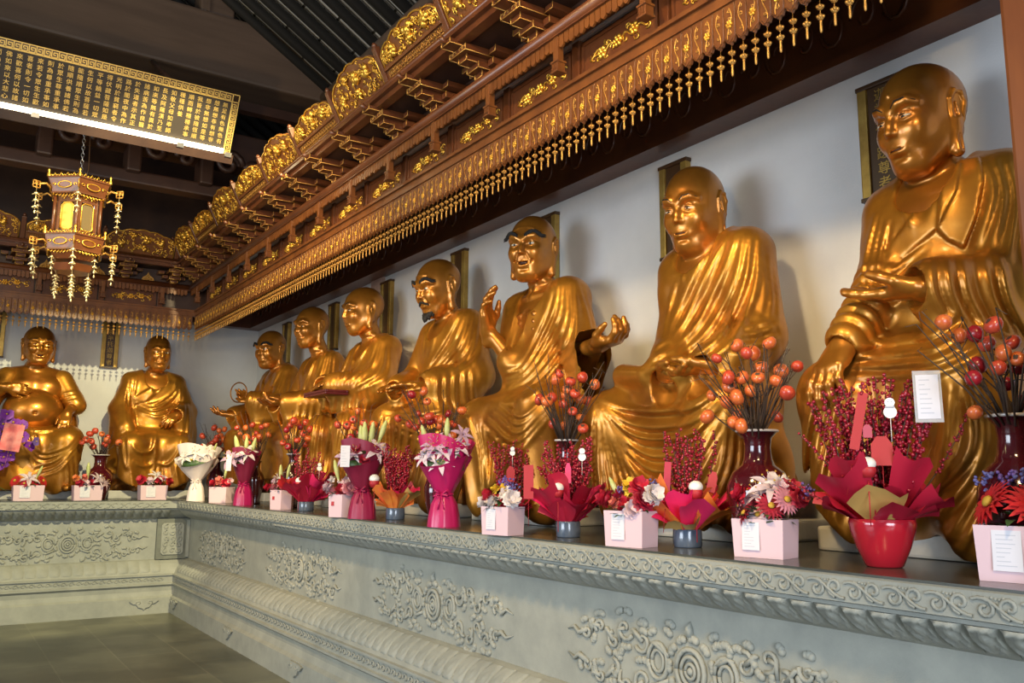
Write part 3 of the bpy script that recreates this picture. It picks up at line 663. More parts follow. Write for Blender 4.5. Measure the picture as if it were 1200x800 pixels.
# 5 side view, hands joined in sleeves over a tray
SPECS.append(dict(pos=(3.2, 7.2), rz=RZ, hr=0.011, hb=0.009, label='gilded statue in near side view with sleeved hands joined above a dark red tray',
    head=dict(c=(425, 365, -0.12), sc=0.97, wide=0.93, yaw=0, pitch=6, eyeopen=0.4, brows='line', smile=0.2), torso=dict(sz=1.41),
    kneeR=(-0.30, -0.33, 0.66), kneeL=(0.30, -0.33, 0.66),
    arms=[dict(sh=(-0.25, 0, 1.35), el=(-0.40, -0.10, 1.05), wr=(-0.10, -0.42, 1.06), hang=0.18, f=(0.8, -0.4, 0.1), n=(0.3, 0.4, -0.8), side=-1),
          dict(sh=(0.25, 0, 1.36), el=(0.40, -0.10, 1.04), wr=(0.08, -0.42, 1.05), r=(0.125, 0.12, 0.10), ring=(0.010, 0.06), hang=0.20, f=(-0.8, -0.45, 0.0), n=(0, 0.4, -0.9), side=1, curl=(20, 25, 15), hs=1.1)],
    vee=(0.0, 1.12, 0.08),
    box=(340, 370, 480, 600),
    folds=[('family', [(436, 392), (420, 420), (400, 446)], [(456, 410), (452, 440), (420, 458)], 5, 2.5, 0.015),
           ('family', [(410, 405), (402, 425), (394, 445)], [(420, 400), (412, 425), (402, 445)], 2, 2.5, 0.012),
           ('family', [(372, 470), (366, 510), (362, 560)], [(430, 470), (420, 520), (410, 570)], 7, 3, 0.018)],
    hem=[(340, 570), (365, 572), (380, 584), (400, 576), (420, 588), (450, 578), (480, 575)]))
# 6
SPECS.append(dict(pos=(3.2, 8.5), rz=RZ, hr=0.012, hb=0.009, label='gilded bald statue with a lined smiling face, between the ring-handed and the tray-holding statues',
    head=dict(c=(365, 384, -0.12), sc=0.95, wide=0.93, yaw=16, pitch=4, eyeopen=0.4, brows=None, brow=1.0, smile=0.7), torso=dict(sz=1.41),
    kneeR=(-0.32, -0.33, 0.66), kneeL=(0.32, -0.33, 0.66),
    arms=[dict(sh=(-0.25, 0, 1.36), el=(-0.38, -0.12, 1.02), wr=(-0.12, -0.42, 0.98), hang=0.15, f=(0.5, -0.85, 0), n=(0, 0, 1), side=1),
          dict(sh=(0.25, 0, 1.37), el=(0.38, -0.08, 1.00), wr=(0.24, -0.44, 0.97), hang=0.22, f=(-0.3, -0.95, 0), n=(0, 0, 1), side=1, curl=(30, 30, 20))],
    vee=(0.0, 1.15, 0.08), box=(310, 390, 430, 580),
    folds=[('family', [(376, 404), (364, 430), (352, 462)], [(396, 420), (394, 450), (378, 470)], 6, 2.2, 0.016),
           ('family', [(350, 475), (346, 510), (344, 550)], [(390, 475), (386, 510), (382, 560)], 6, 2.5, 0.018)],
    hem=[(310, 562), (335, 560), (350, 570), (370, 562), (390, 572), (430, 565)]))
# 7
SPECS.append(dict(pos=(3.2, 9.78), rz=RZ, hr=0.012, hb=0.009, label='gilded statue in the wall corner holding a thin ring and stretching one palm forward',
    head=dict(c=(317, 410, -0.12), sc=0.97, wide=0.93, yaw=30, pitch=6, eyeopen=0.9, brows='bushy', brow=0.8, smile=0.3), torso=dict(sz=1.41),
    kneeR=(-0.32, -0.33, 0.66), kneeL=(0.32, -0.33, 0.66),
    arms=[dict(sh=(-0.25, 0, 1.36), el=(-0.36, -0.16, 1.00), wr=(-0.20, -0.44, 0.94), hang=0.12, f=(-0.35, -0.9, 0.1), n=(0, 0.1, 1), side=-1, curls=[(5, 15, 10), (10, 20, 10), (20, 25, 10), (25, 30, 10)], hs=1.05),
          dict(sh=(0.25, 0, 1.36), el=(0.42, -0.12, 1.02), wr=(0.30, -0.40, 1.08), hang=0.20, f=(-0.85, -0.3, 0.35), n=(0.2, -0.6, 0.6), side=1, curls=[(50, 50, 30), (25, 30, 20), (15, 20, 15), (10, 15, 10)])],
    vee=(0.0, 1.12, 0.09), box=(250, 410, 380, 580),
    folds=[('family', [(328, 432), (316, 455), (306, 478)], [(345, 445), (345, 465), (330, 480)], 5, 2.2, 0.015),
           ('family', [(300, 440), (294, 460), (290, 480)], [(308, 440), (304, 460), (300, 480)], 3, 2, 0.012),
           ('family', [(280, 500), (276, 530), (274, 560)], [(330, 495), (326, 530), (322, 565)], 7, 2.5, 0.018)],
    hem=[(250, 566), (275, 566), (290, 574), (306, 566), (325, 574), (345, 566), (380, 566)]))
# 8 back wall, right
SPECS.append(dict(pos=(2.33, 11.72), rz=0.0, hr=0.012, hb=0.009, label='gilded statue on the back ledge with crossed robe and one hand at its waist',
    head=dict(c=(185.5, 414, -0.12), sc=0.97, yaw=4, pitch=4, eyeopen=0.9, brows='line', brow=1.0, smile=0.9, wide=0.92), torso=dict(sz=1.41),
    kneeR=(-0.26, -0.34, 0.62), kneeL=(0.26, -0.34, 0.62), kr=0.13,
    arms=[dict(sh=(-0.25, 0, 1.36), el=(-0.37, -0.05, 1.04), wr=(-0.33, -0.26, 0.80), r=(0.12, 0.12, 0.11), hang=0.42, hd=(-0.12, 0.1, -1), hand=False, f=(0, -0.3, -1), n=(1, 0, 0), side=1),
          dict(sh=(0.25, 0, 1.36), el=(0.38, -0.06, 1.04), wr=(208, 486, -0.28), r=(0.12, 0.12, 0.095), hang=0.40, hd=(0.35, 0.1, -1), f=(-0.75, -0.45, -0.5), n=(-0.2, 0.6, -0.7), side=1, curls=[(15, 25, 15), (20, 30, 15), (25, 35, 20), (30, 35, 20)])],
    vee=(-0.02, 1.14, 0.085), robe=[('cap', (0.36, -0.12, 0.95), (0.50, -0.08, 0.45), 0.10, 0.05, 0.06), ('cap', (-0.36, -0.12, 0.9), (-0.43, -0.12, 0.30), 0.10, 0.06, 0.06)],
    box=(110, 420, 250, 600),
    folds=[('region', [(196, 436), (200, 446), (172, 470), (158, 474), (156, 466), (180, 452)], 0.018),
           ('family', [(206, 438), (206, 455), (180, 474), (160, 468)], [(212, 450), (208, 476), (186, 488), (160, 480)], 4, 2.2, 0.018),
           ('family', [(150, 445), (147, 470), (148, 492)], [(160, 440), (157, 465), (158, 490)], 3, 2, 0.012),
           ('family', [(213, 448), (217, 470), (214, 500)], [(222, 460), (226, 500), (224, 540)], 3, 2.2, 0.014),
           ('stroke', [(156, 520), (165, 528), (178, 526), (183, 508)], 2.2, 0.024), ('stroke', [(158, 538), (168, 544), (178, 542), (182, 530)], 2.2, 0.02),
           ('stroke', [(183, 508), (182, 530), (180, 552)], 2.0, 0.024), ('stroke', [(182, 540), (196, 543), (208, 530), (212, 515)], 2.2, 0.024),
           ('stroke', [(150, 505), (152, 530), (150, 545), (146, 532), (144, 510)], 2, 0.018),
           ('family', [(186, 545), (186, 565), (188, 578)], [(210, 535), (216, 555), (220, 575)], 4, 2, 0.014)],
    hem=[(110, 556), (132, 552), (145, 560), (158, 566), (170, 562), (184, 560), (200, 570), (214, 566), (228, 562), (250, 556)], shoes=[(-0.17, -0.36, 0.12)]))
# 9 back wall, left: big bare belly
SPECS.append(dict(pos=(0.95, 11.72), rz=0.0, hr=0.012, hb=0.009, label='gilded laughing statue with bare chest and round belly beside the purple orchid',
    head=dict(c=(46, 405, -0.12), sc=0.98, yaw=3, pitch=4, eyeopen=0.4, brows='line', smile=1.0, open_=True, fat=1.0, wide=1.06, neckr=0.10), torso=dict(sz=1.40, waist=(0.30, 0.2, 0.14)),
    belly=((0, -0.10, 0.97), (0.31, 0.26, 0.24)), bare=True, kneeR=(-0.34, -0.34, 0.62), kneeL=(0.34, -0.34, 0.64), kr=0.155,
    arms=[dict(sh=(-0.27, 0, 1.34), el=(-0.43, -0.12, 1.08), wr=(9, 453, -0.30), bare=1, f=(0.95, -0.15, -0.1), n=(0.1, 0.9, 0), side=1, curls=[(15, 25, 15)] * 4),
          dict(sh=(0.27, 0, 1.34), el=(0.42, -0.10, 1.06), wr=(79, 484, -0.32), bare=1, f=(-0.2, -0.55, -0.8), n=(0, 0.7, -0.6), side=1, curls=[(10, 20, 15)] * 4)],
    robe=[('cap', (0.40, -0.08, 1.13), (0.43, -0.12, 1.06), 0.105, 0.10, 0.02), ('cap', (-0.40, -0.08, 1.15), (-0.44, -0.14, 1.05), 0.105, 0.11, 0.02), ('cap', (-0.45, -0.14, 1.05), (-0.46, -0.14, 0.75), 0.10, 0.13, 0.05), ('cap', (0.36, 0.08, 1.0), (0.40, 0.1, 0.7), 0.1, 0.12, 0.05)],
    box=(-40, 430, 130, 600),
    folds=[('family', [(62, 470), (74, 462), (90, 458)], [(62, 478), (76, 472), (92, 468)], 3, 1.8, 0.014),
           ('stroke', [(22, 497), (40, 503), (66, 502), (80, 495)], 2.2, 0.02),
           ('family', [(24, 500), (32, 525), (40, 545)], [(40, 505), (44, 520), (50, 535)], 4, 2, 0.016),
           ('family', [(40, 545), (62, 540), (86, 520)], [(50, 556), (70, 548), (92, 525)], 3, 2.2, 0.02),
           ('family', [(34, 515), (50, 530), (80, 522), (92, 508)], [(30, 520), (46, 540), (70, 535), (90, 515)], 3, 2.2, 0.016),
           ('family', [(78, 540), (80, 560), (78, 580)], [(94, 520), (96, 550), (94, 580)], 4, 2, 0.014)],
    hem=[(-40, 575), (0, 570), (30, 574), (60, 578), (80, 572), (98, 572), (130, 570)], shoes=[(0.36, -0.36, 0.12)]))

for i, sp in enumerate(SPECS):       # each statue sits where its head is seen, against the wall behind it
    u, v, yl = sp['head']['c']
    if i < 7: sp['pos'] = (3.47, onx(u, v, 3.47 + 1.07 * yl).y)
    else: q = ony(u, v, 11.95 + 1.07 * yl); sp['pos'] = (q.x, 11.95)
STAT = {}
for _i, _sp in enumerate(SPECS): STAT[_i] = build_statue(_sp)
# ------------------------------------------------------------------ the hall
WX, WY = 3.78, 12.26                      # wall planes
LX, LY = 2.52, 11.0                       # front edges of the stone ledge
WALLM = mat('white plaster', (0.60, 0.60, 0.59), rough=0.85, col2=(0.55, 0.55, 0.545), nscale=2.2, bump=0.08, bscale=90)
STONE = mat('carved grey sandstone', (0.325, 0.33, 0.285), rough=0.72, col2=(0.26, 0.268, 0.235), nscale=5, bump=0.16, bscale=160)
STONEDARK = mat('darker stone inlay', (0.17, 0.18, 0.15), rough=0.7, col2=(0.13, 0.135, 0.115), nscale=9)
LEDGETOP = mat('polished dark stone', (0.085, 0.088, 0.075), rough=0.22, col2=(0.055, 0.058, 0.05), nscale=4)
WOOD = mat('oiled red brown timber', (0.115, 0.036, 0.011), rough=0.36, col2=(0.075, 0.022, 0.008), nscale=4, stretch=(1, 1, 1), bump=0.08, bscale=30, coat=0.1)
WOODLIT = mat('golden brown carved timber', (0.165, 0.056, 0.013), rough=0.38, col2=(0.10, 0.032, 0.009), nscale=6, bump=0.10, bscale=40)
WOODDARK = mat('dark stained timber', (0.050, 0.022, 0.013), rough=0.5, col2=(0.035, 0.014, 0.009), nscale=5, bump=0.06)
BEAMWOOD = mat('dusty brown beam timber', (0.115, 0.075, 0.055), rough=0.6, col2=(0.09, 0.058, 0.042), nscale=3, stretch=(0.4, 3, 3))
GILT = mat('bright gold leaf', (0.85, 0.52, 0.09), rough=0.36, metal=0.85, col2=(0.72, 0.38, 0.05), nscale=14)
GILTDULL = mat('dull gold leaf', (0.55, 0.30, 0.07), rough=0.45, metal=0.6, col2=(0.40, 0.19, 0.04), nscale=14)
ROOFBRICK = mat('grey roof bricks', (0.16, 0.165, 0.17), rough=0.85, col2=(0.10, 0.105, 0.11), nscale=3)

def floor_mat():
    m = mat('worn stone paving', (0.13, 0.13, 0.10), rough=0.34); nt = m.node_tree; b = nt.nodes['Principled BSDF']
    tc = nt.nodes.new('ShaderNodeTexCoord'); mp = nt.nodes.new('ShaderNodeMapping'); mp.inputs['Rotation'].default_value = (0, 0, R(90)); mp.inputs['Location'].default_value = (0.25, 0.02, 0)
    br = nt.nodes.new('ShaderNodeTexBrick'); br.inputs['Scale'].default_value = 1.0; br.inputs['Brick Width'].default_value = 1.04; br.inputs['Row Height'].default_value = 0.52; br.inputs['Mortar Size'].default_value = 0.007
    br.inputs['Color1'].default_value = (0.21, 0.205, 0.135, 1); br.inputs['Color2'].default_value = (0.12, 0.122, 0.09, 1); br.inputs['Mortar'].default_value = (0.24, 0.23, 0.16, 1); br.inputs['Bias'].default_value = -0.1
    nz = nt.nodes.new('ShaderNodeTexNoise'); nz.inputs['Scale'].default_value = 1.5; nz.inputs['Detail'].default_value = 6
    mx = nt.nodes.new('ShaderNodeMixRGB'); mx.blend_type = 'MULTIPLY'; mx.inputs['Fac'].default_value = 0.75
    rp = nt.nodes.new('ShaderNodeValToRGB'); rp.color_ramp.elements[0].position = 0.40; rp.color_ramp.elements[1].position = 0.62; rp.color_ramp.elements[0].color = (0.30, 0.31, 0.30, 1)
    L = nt.links.new; L(tc.outputs['Object'], mp.inputs['Vector']); L(mp.outputs['Vector'], br.inputs['Vector']); L(mp.outputs['Vector'], nz.inputs['Vector']); L(nz.outputs['Fac'], rp.inputs['Fac'])
    L(br.outputs['Color'], mx.inputs['Color1']); L(rp.outputs['Color'], mx.inputs['Color2']); L(mx.outputs['Color'], b.inputs['Base Color'])
    return m
def struct(name, mb, m): o = mb.build(name, m); o['kind'] = 'structure'; return o
struct('floor', MB().box(-7, 4.2, -4, 12.6, -0.2, 0.0), floor_mat())
struct('wall_right', MB().box(WX, WX + 0.2, -1, WY + 0.2, 0, 4.12), WALLM)
struct('wall_back', MB().box(-7, WX, WY, WY + 0.2, 0, 4.12), WALLM)
struct('wall_upper_back', MB().box(-7, WX + 0.2, WY + 0.02, WY + 0.22, 4.121, 9), WOODDARK)
struct('wall_upper_right', MB().box(WX + 0.02, WX + 0.22, -1, WY, 4.121, 6.0), WOODDARK)
struct('ceiling', MB().box(2.66, WX - 0.001, 1.3, WY - 0.001, 4.06, 4.10).box(-7, 2.659, 11.15, WY - 0.001, 4.06, 4.10), WOODDARK)
# carved lintel boards along the top of both walls
def carved_strip(mb, fr, L0, L1, z0, z1, step):
    """low scroll relief on a board; fr(t, o, z)"""
    zc = (z0 + z1) / 2; h = (z1 - z0) * 0.36; t = L0 + step / 2; k = 0
    while t < L1:
        s = 1 if k % 2 else -1
        pts = [fr(t + step * 0.34 * math.cos(a) * (1 - a / 9), 0.004, zc + s * h * math.sin(a) * (1 - a / 9)) for a in [i * 0.55 for i in range(12)]]
        mb.tube(pts, 0.010, 4, cap=False); t += step * 0.8; k += 1
m = MB(); m.box(3.63, WX - 0.001, 0.9, WY - 0.16, 3.69, 4.055); m.box(3.60, WX - 0.001, 0.9, WY - 0.19, 3.645, 3.69); carved_strip(m, lambda t, o, z: (3.63 - o, t, z), 1.0, WY - 0.3, 3.70, 4.02, 0.22); struct('trim_right', m, WOOD)
m = MB(); m.box(-7, WX - 0.001, WY - 0.15, WY - 0.001, 3.69, 4.055); m.box(-7, WX - 0.001, WY - 0.18, WY - 0.001, 3.645, 3.69); struct('trim_back', m, WOOD)
m = MB(); m.box(3.755, WX - 0.001, 8.06, 8.36, 1.305, 3.645); struct('trim_wall_post', m, mat('pinkish bare timber', (0.36, 0.24, 0.19), rough=0.7, col2=(0.30, 0.19, 0.15)))

# ------------------------------------------------------------------ stone altar platforms
PROF = [(1.255, 1.292), (0.012, 1.292), (0.0, 1.286), (0.0, 1.205), (0.03, 1.198), (0.03, 1.185), (0.055, 1.17), (0.085, 1.145), (0.125, 1.115), (0.165, 1.09), (0.185, 1.08), (0.20, 1.075), (0.20, 0.602),
        (0.185, 0.60), (0.15, 0.59), (0.10, 0.555), (0.06, 0.51), (0.035, 0.47), (0.02, 0.445), (0.0, 0.44), (0.0, 0.425), (0.02, 0.42), (0.02, 0.345), (0.0, 0.338), (0.0, 0.322), (0.03, 0.30), (0.035, 0.25), (0.02, 0.20), (-0.01, 0.178), (-0.01, 0.0)]
frR = lambda t, o, z: Vector((LX - o, t, z))          # right wing: t = y, o = out of the face towards the hall
frB = lambda t, o, z: Vector((t, LY - o, z))          # back wing: t = x
def platform(fr, t0, end, label, panels, mirror=False):
    root = empty('altar_platform', fr((t0 + end(0)) / 2, -0.6, 0), 0, label, 'altar'); inv = -root.location
    def P(t, o, z): return fr(t, o, z) + inv
    m = MB(); vs = []; n = len(PROF)
    vs = [P(t0, -s, z) for s, z in PROF] + [P(end(s), -s, z) for s, z in PROF]
    m.add(vs, [(i, i + 1, n + i + 1, n + i) for i in range(n - 1)]); m.build('stone_body', STONE, root)
    m = MB(); q = [P(t0, -1.255, 1.2925), P(t0, -0.008, 1.2925), P(end(0.008), -0.008, 1.2925), P(end(1.255), -1.255, 1.2925)]
    m.add(q + [v + Vector((0, 0, 0.0075)) for v in q], [(0, 1, 2, 3), (4, 5, 6, 7), (0, 1, 5, 4), (1, 2, 6, 5), (2, 3, 7, 6), (3, 0, 4, 7)])
    m.build('ledge_top', LEDGETOP, root)['label'] = 'dark polished stone top'
    # running scroll on the fascia
    m = MB(); t = t0 + 0.02; k = 0; per = 0.14
    T1 = end(0) - 0.03
    def spiral(cx, cz, r, turn, sgn, n=12, tr=0.0065, oo=0.002): return [P(cx + r * (1 - i / (n + 2)) * math.cos(turn + sgn * i * 0.62), oo, cz + r * (1 - i / (n + 2)) * math.sin(turn + sgn * i * 0.62)) for i in range(n)]
    while t < T1 - per:
        far = (t > 7.5 and fr is frR) or fr is frB; nn = 7 if far else 12; sg = 4 if far else 5
        m.tube(spiral(t + 0.035, 1.25, 0.033, PI * 1.5, 1, nn), 0.0065, sg, cap=False)
        m.tube(spiral(t + 0.105, 1.24, 0.030, PI * 0.5, 1, nn), 0.0065, sg, cap=False)
        m.tube([P(t + 0.14 * j / 9, 0.003, 1.243 + 0.027 * math.sin(-1.7 + j * 2 * PI / 9 * 0.62)) for j in range(10)], 0.006, sg, cap=False)
        if not far:
            for j in range(4): m.ball(P(t + 0.052 + j * 0.011, 0.0, 1.273 - 0.004 * math.sin(j)), 0.005, 6, 4)
        t += per
    m.build('scroll_frieze', STONE, root)
    # lotus petals under the fascia and (turned over) above the foot
    def petals(name, curve, w, lift):
        m = MB(); t = t0 + 0.02
        while t < T1 - w:
            far = (t > 7.5 and fr is frR) or fr is frB; nu, nv = (4, 4) if far else (9, 7)
            vs = []
            for i in range(nu + 1):
                for j in range(nv + 1):
                    a = i / nu * 2 - 1; b = j / nv
                    x = t + w / 2 + a * w * 0.5 * (1.0 - 0.25 * max(0, b - 0.55) ** 2 * 4); f = b * (len(curve) - 1); i0 = min(int(f), len(curve) - 2); ff = f - i0
                    o = curve[i0][0] * (1 - ff) + curve[i0 + 1][0] * ff; z = curve[i0][1] * (1 - ff) + curve[i0 + 1][1] * ff
                    e = abs(a); edge = max(e, abs(b - 0.45) * 1.7); h = lift * (1 - min(1, edge) ** 2.4) 
                    inner = math.hypot(a * 1.15, (b - 0.5) * 2.1); h += lift * 0.55 * math.exp(-((inner - 0.85) / 0.16) ** 2) - lift * 0.5 * math.exp(-((inner - 0.60) / 0.12) ** 2) + lift * 0.5 * max(0, 0.5 - inner)
                    vs.append(P(x, -o + max(h, 0) + 0.001, z - 0.004 * 0))
            m.add(vs, [(i * (nv + 1) + j, (i + 1) * (nv + 1) + j, (i + 1) * (nv + 1) + j + 1, i * (nv + 1) + j + 1) for i in range(nu) for j in range(nv)], True); t += w
        m.build(name, STONE, root, fix=False)
    petals('lotus_moulding', [(0.03, 1.186), (0.055, 1.168), (0.085, 1.143), (0.125, 1.113), (0.165, 1.088)], 0.103, 0.034)
    petals('lower_lotus_moulding', [(0.16, 0.594), (0.10, 0.555), (0.06, 0.51), (0.035, 0.47)], 0.118, 0.02)
    m = MB(); t = t0
    while t < T1 - 0.07:
        m.tube([P(t + 0.028 * math.cos(a) * (1 - a / 9) + 0.035, -0.016, 0.383 + 0.026 * math.sin(a) * (1 - a / 9)) for a in [i * 0.8 for i in range(8)]], 0.006, 4, cap=False)
        m.ball(P(t + 0.07, -0.018, 0.383), 0.010, 6, 4); t += 0.078
    m.build('lower_frieze', STONE, root)
    # big arabesques carved on the waist
    for ci, (tc, hw) in enumerate(panels):
        rnd = random.Random(11 + ci); m = MB(); O = -0.2
        def A(u, w, o=0.0): return P(tc + u, O + o, 0.805 + w)
        def tb(pts, r): m.tube(pts, r, 5, cap=True, flat=None)
        def curl(cu, cw, r, a0, sg, r0=0.011, n=13, turns=0.52): tb([A(cu + r * (1 - i / (n + 1.5)) * math.cos(a0 + sg * i * turns), cw + r * (1 - i / (n + 1.5)) * math.sin(a0 + sg * i * turns), 0.006) for i in range(n)], [r0 * (1 - 0.35 * i / n) for i in range(n)])
        def leaf(cu, cw, ang, l=0.05):
            for k in (-0.5, 0.05, 0.6):
                a = ang + k; m.ball(A(cu + l * 0.55 * math.cos(a), cw + l * 0.55 * math.sin(a), 0.003), 1, 8, 5, (l * 0.42, 0.016, l * 0.42)) if fr is frB else m.ball(A(cu + l * 0.55 * math.cos(a), cw + l * 0.55 * math.sin(a), 0.003), 1, 8, 5, (0.016, l * 0.42, l * 0.42))
        sx = hw / 0.86
        for r_, t_ in ((0.088, 0.012), (0.058, 0.010), (0.030, 0.009)): tb([A(r_ * 0.9 * math.cos(i * PI / 9), r_ * math.sin(i * PI / 9), 0.008) for i in range(19)], t_)
        m.ball(A(0, 0, 0.004), 0.018, 8, 5)
        for i in range(11):
            a = i * 2 * PI / 11; leaf(0.105 * math.cos(a), 0.108 * math.sin(a), a, 0.045)
        m.tube([A(0, 0.14, 0.004), A(0.0, 0.175, 0.012), A(0, 0.2, 0.0)], [0.02, 0.016, 0.003], 5)
        for sg in (-1, 1):
            for r_, t_ in ((0.075, 0.011), (0.045, 0.009)): tb([A(sg * 0.20 * sx + r_ * 0.8 * math.cos(i * PI / 8), r_ * math.sin(i * PI / 8) + 0.01, 0.007) for i in range(17)], t_)
            for up in (-1, 1):
                cs = [(0.30, 0.085), (0.42, 0.125), (0.50, 0.060), (0.60, 0.110), (0.70, 0.075)]
                prev = (0.13, 0.05)
                for q, (cu, cw) in enumerate(cs):
                    cu2 = sg * cu * sx; cw2 = up * cw - 0.01; r_ = 0.058 - 0.006 * q + rnd.uniform(-.006, .006)
                    curl(cu2, cw2, r_, rnd.uniform(0, 6), sg * up * (1 if q % 2 else -1))
                    m.tube([A(sg * prev[0] * sx, up * prev[1] - 0.01, 0.004), A((sg * prev[0] * sx + cu2) / 2, cw2 * 0.5 + up * prev[1] * 0.5 + up * 0.02, 0.010), A(cu2 - sg * r_, cw2, 0.004)], [0.012, 0.011, 0.008], 5)
                    for _ in range(3): a = rnd.uniform(0, 2 * PI); leaf(cu2 + r_ * 1.1 * math.cos(a), cw2 + r_ * 1.1 * math.sin(a), a, 0.040)
                    prev = (cu, cw)
                tb([A(sg * 0.70 * sx, up * 0.075, 0.004), A(sg * 0.76 * sx, up * 0.05, 0.010), A(sg * 0.80 * sx, up * 0.075, 0.008), A(sg * 0.86 * sx, up * 0.055, 0.002)], [0.014, 0.014, 0.010, 0.003])
                for _ in range(5): leaf(sg * rnd.uniform(0.12, 0.3) * sx, up * rnd.uniform(0.10, 0.16), up * PI / 2 + rnd.uniform(-.6, .6), 0.042)
        m.build('carved_panel', STONE, root)['label'] = 'scrolling lotus arabesque in relief'
    return root, P
right_wing, PR = platform(frR, 0.4, lambda s: LY + s, 'long carved grey stone altar platform running along the right wall', [(2.72, 0.84), (4.95, 0.90), (7.32, 0.90), (9.75, 0.92)])
back_wing, PB = platform(frB, -6.0, lambda s: LX + s, 'shorter carved grey stone altar platform along the back wall, beside the floor', [(1.40, 0.86), (-0.75, 0.86)])
# corner block with a small framed relief, and cloud feet
m = MB(); m.box(2.345, 2.715, 11.14, 11.19, 0.602, 1.074); v = [tuple(Vector(p) - back_wing.location) for p in m.v]; m.v = v
m.build('corner_block', STONEDARK, back_wing)['label'] = 'dark framed corner block'
m = MB(); fl = lambda x, y, z: Vector((x, y, z)) - back_wing.location
m.prism([(2.395, 0.68), (2.42, 0.655), (2.625, 0.655), (2.65, 0.68), (2.65, 1.0), (2.625, 1.025), (2.42, 1.025), (2.395, 1.0)], 11.125, 11.141, lambda u, w, d: fl(u, d, w))
rnd = random.Random(4)
for i in range(5):
    for j in range(3):
        cx, cz = 2.445 + j * 0.077, 0.70 + i * 0.07; a0 = rnd.uniform(0, 6)
        m.tube([fl(cx + 0.034 * (1 - k / 11) * math.cos(a0 + k * 0.7), 11.122, cz + 0.034 * (1 - k / 11) * math.sin(a0 + k * 0.7)) for k in range(9)], 0.008, 5)
m.build('corner_relief', STONE, back_wing)
m = MB(); m.box(2.68, 2.715, 11.14 - 0.03, 11.139, 0.62, 1.06); m.v = [tuple(Vector(p) - back_wing.location) for p in m.v]; m.build('corner_strip', STONE, back_wing)
def cloud_foot(root, P, t):
    m = MB(); out = [(-0.16, 0.155), (-0.12, 0.125), (-0.085, 0.12), (-0.06, 0.085), (-0.02, 0.075), (0.0, 0.055), (0.02, 0.075), (0.06, 0.085), (0.085, 0.12), (0.12, 0.125), (0.16, 0.155), (0.10, 0.172), (-0.10, 0.172)]
    m.prism(out, 0.008, 0.030, lambda u, w, d: P(t + u, d, w))
    for s in (-1, 1): m.tube([P(t + s * (0.06 + 0.03 * (1 - k / 10) * math.cos(k * 0.7)), 0.03, 0.135 + 0.026 * (1 - k / 10) * math.sin(k * 0.7)) for k in range(8)], 0.007, 5)
    m.build('cloud_foot', STONE, root)
for t in (10.78, 8.60, 6.76): cloud_foot(right_wing, PR, t)
for t in (2.22, 0.3): cloud_foot(back_wing, PB, t)

# ------------------------------------------------------------------ wooden post, beams and roof of the hall
m = MB(); m.bevbox(2.64, 2.98, 0.90, 1.245, 1.302, 5.6, 0.012); o = m.build('trim_wooden_post', mat('varnished orange brown post', (0.20, 0.058, 0.010), rough=0.45, col2=(0.14, 0.038, 0.007), nscale=3, stretch=(3, 3, 0.5))); o['kind'] = 'structure'
struct('trim_main_beam', MB().bevbox(-7, WX + 0.015, 8.75, 9.25, 5.70, 6.38, 0.03), BEAMWOOD)
m = MB(); m.bevbox(1.93, 2.28, 8.8, 9.1, 6.39, 8.2, 0.02); m.box(1.99, 2.02, 8.78, 8.8, 6.39, 8.2); struct('trim_king_post', m, BEAMWOOD)
m = MB(); m.bevbox(-7, 3.6, 9.35, 9.65, 4.98, 5.36, 0.02)
def scroll(m, cx, y, cz, r, sg): m.tube([(cx + sg * r * (1 - i / 17) * math.cos(i * 0.55), y, cz + r * (1 - i / 17) * math.sin(i * 0.55)) for i in range(16)], 0.035, 6)
for cx in (0.9, 1.72, 2.45): scroll(m, cx, 9.33, 4.98, 0.16, 1); scroll(m, cx + 0.28, 9.33, 4.95, 0.10, -1); m.bevbox(cx - 0.3, cx - 0.16, 9.3, 9.6, 4.7, 4.99, 0.02)
m.bevbox(-7, 3.6, 9.4, 9.6, 4.60, 4.74, 0.02)
m.box(-7, 3.4, 8.55, 8.66, 5.30, 5.40)
struct('trim_lower_beam', m, WOODDARK)
# roof: sloping brick ceiling over round rafters
sl = 0.62; zr = lambda x: 5.55 + sl * (WX - x)
m = MB(); xs = (WX + 0.3, -3.0); m.add([(x, y, zr(x) + d) for d in (0.12, 0.30) for x in xs for y in (-3, WY + 0.2)], [(0, 1, 3, 2), (4, 5, 7, 6), (0, 1, 5, 4), (2, 3, 7, 6), (0, 2, 6, 4), (1, 3, 7, 5)])
def brick_mat():
    m = mat('grey roof bricks', (0.2, 0.2, 0.2), rough=0.9); nt = m.node_tree; b = nt.nodes['Principled BSDF']; br = nt.nodes.new('ShaderNodeTexBrick'); tc = nt.nodes.new('ShaderNodeTexCoord')
    br.inputs['Scale'].default_value = 1; br.inputs['Brick Width'].default_value = 0.55; br.inputs['Row Height'].default_value = 0.24; br.inputs['Mortar Size'].default_value = 0.012; br.inputs['Color1'].default_value = (0.46, 0.47, 0.49, 1); br.inputs['Color2'].default_value = (0.20, 0.205, 0.21, 1); br.inputs['Mortar'].default_value = (0.03, 0.03, 0.03, 1)
    nt.links.new(tc.outputs['Object'], br.inputs['Vector']); nt.links.new(br.outputs['Color'], b.inputs['Base Color']); return m
struct('ceiling_roof', m, brick_mat())
RAFTM = mat('blackened rafters', (0.012, 0.011, 0.010), rough=0.7)
m = MB(); y = 2.0
while y < 12.2: m.tube([(WX + 0.2, y, zr(WX + 0.2) + 0.03), (-3, y, zr(-3) + 0.03)], 0.055, 8); y += 0.25
struct('ceiling_rafters', m, RAFTM)
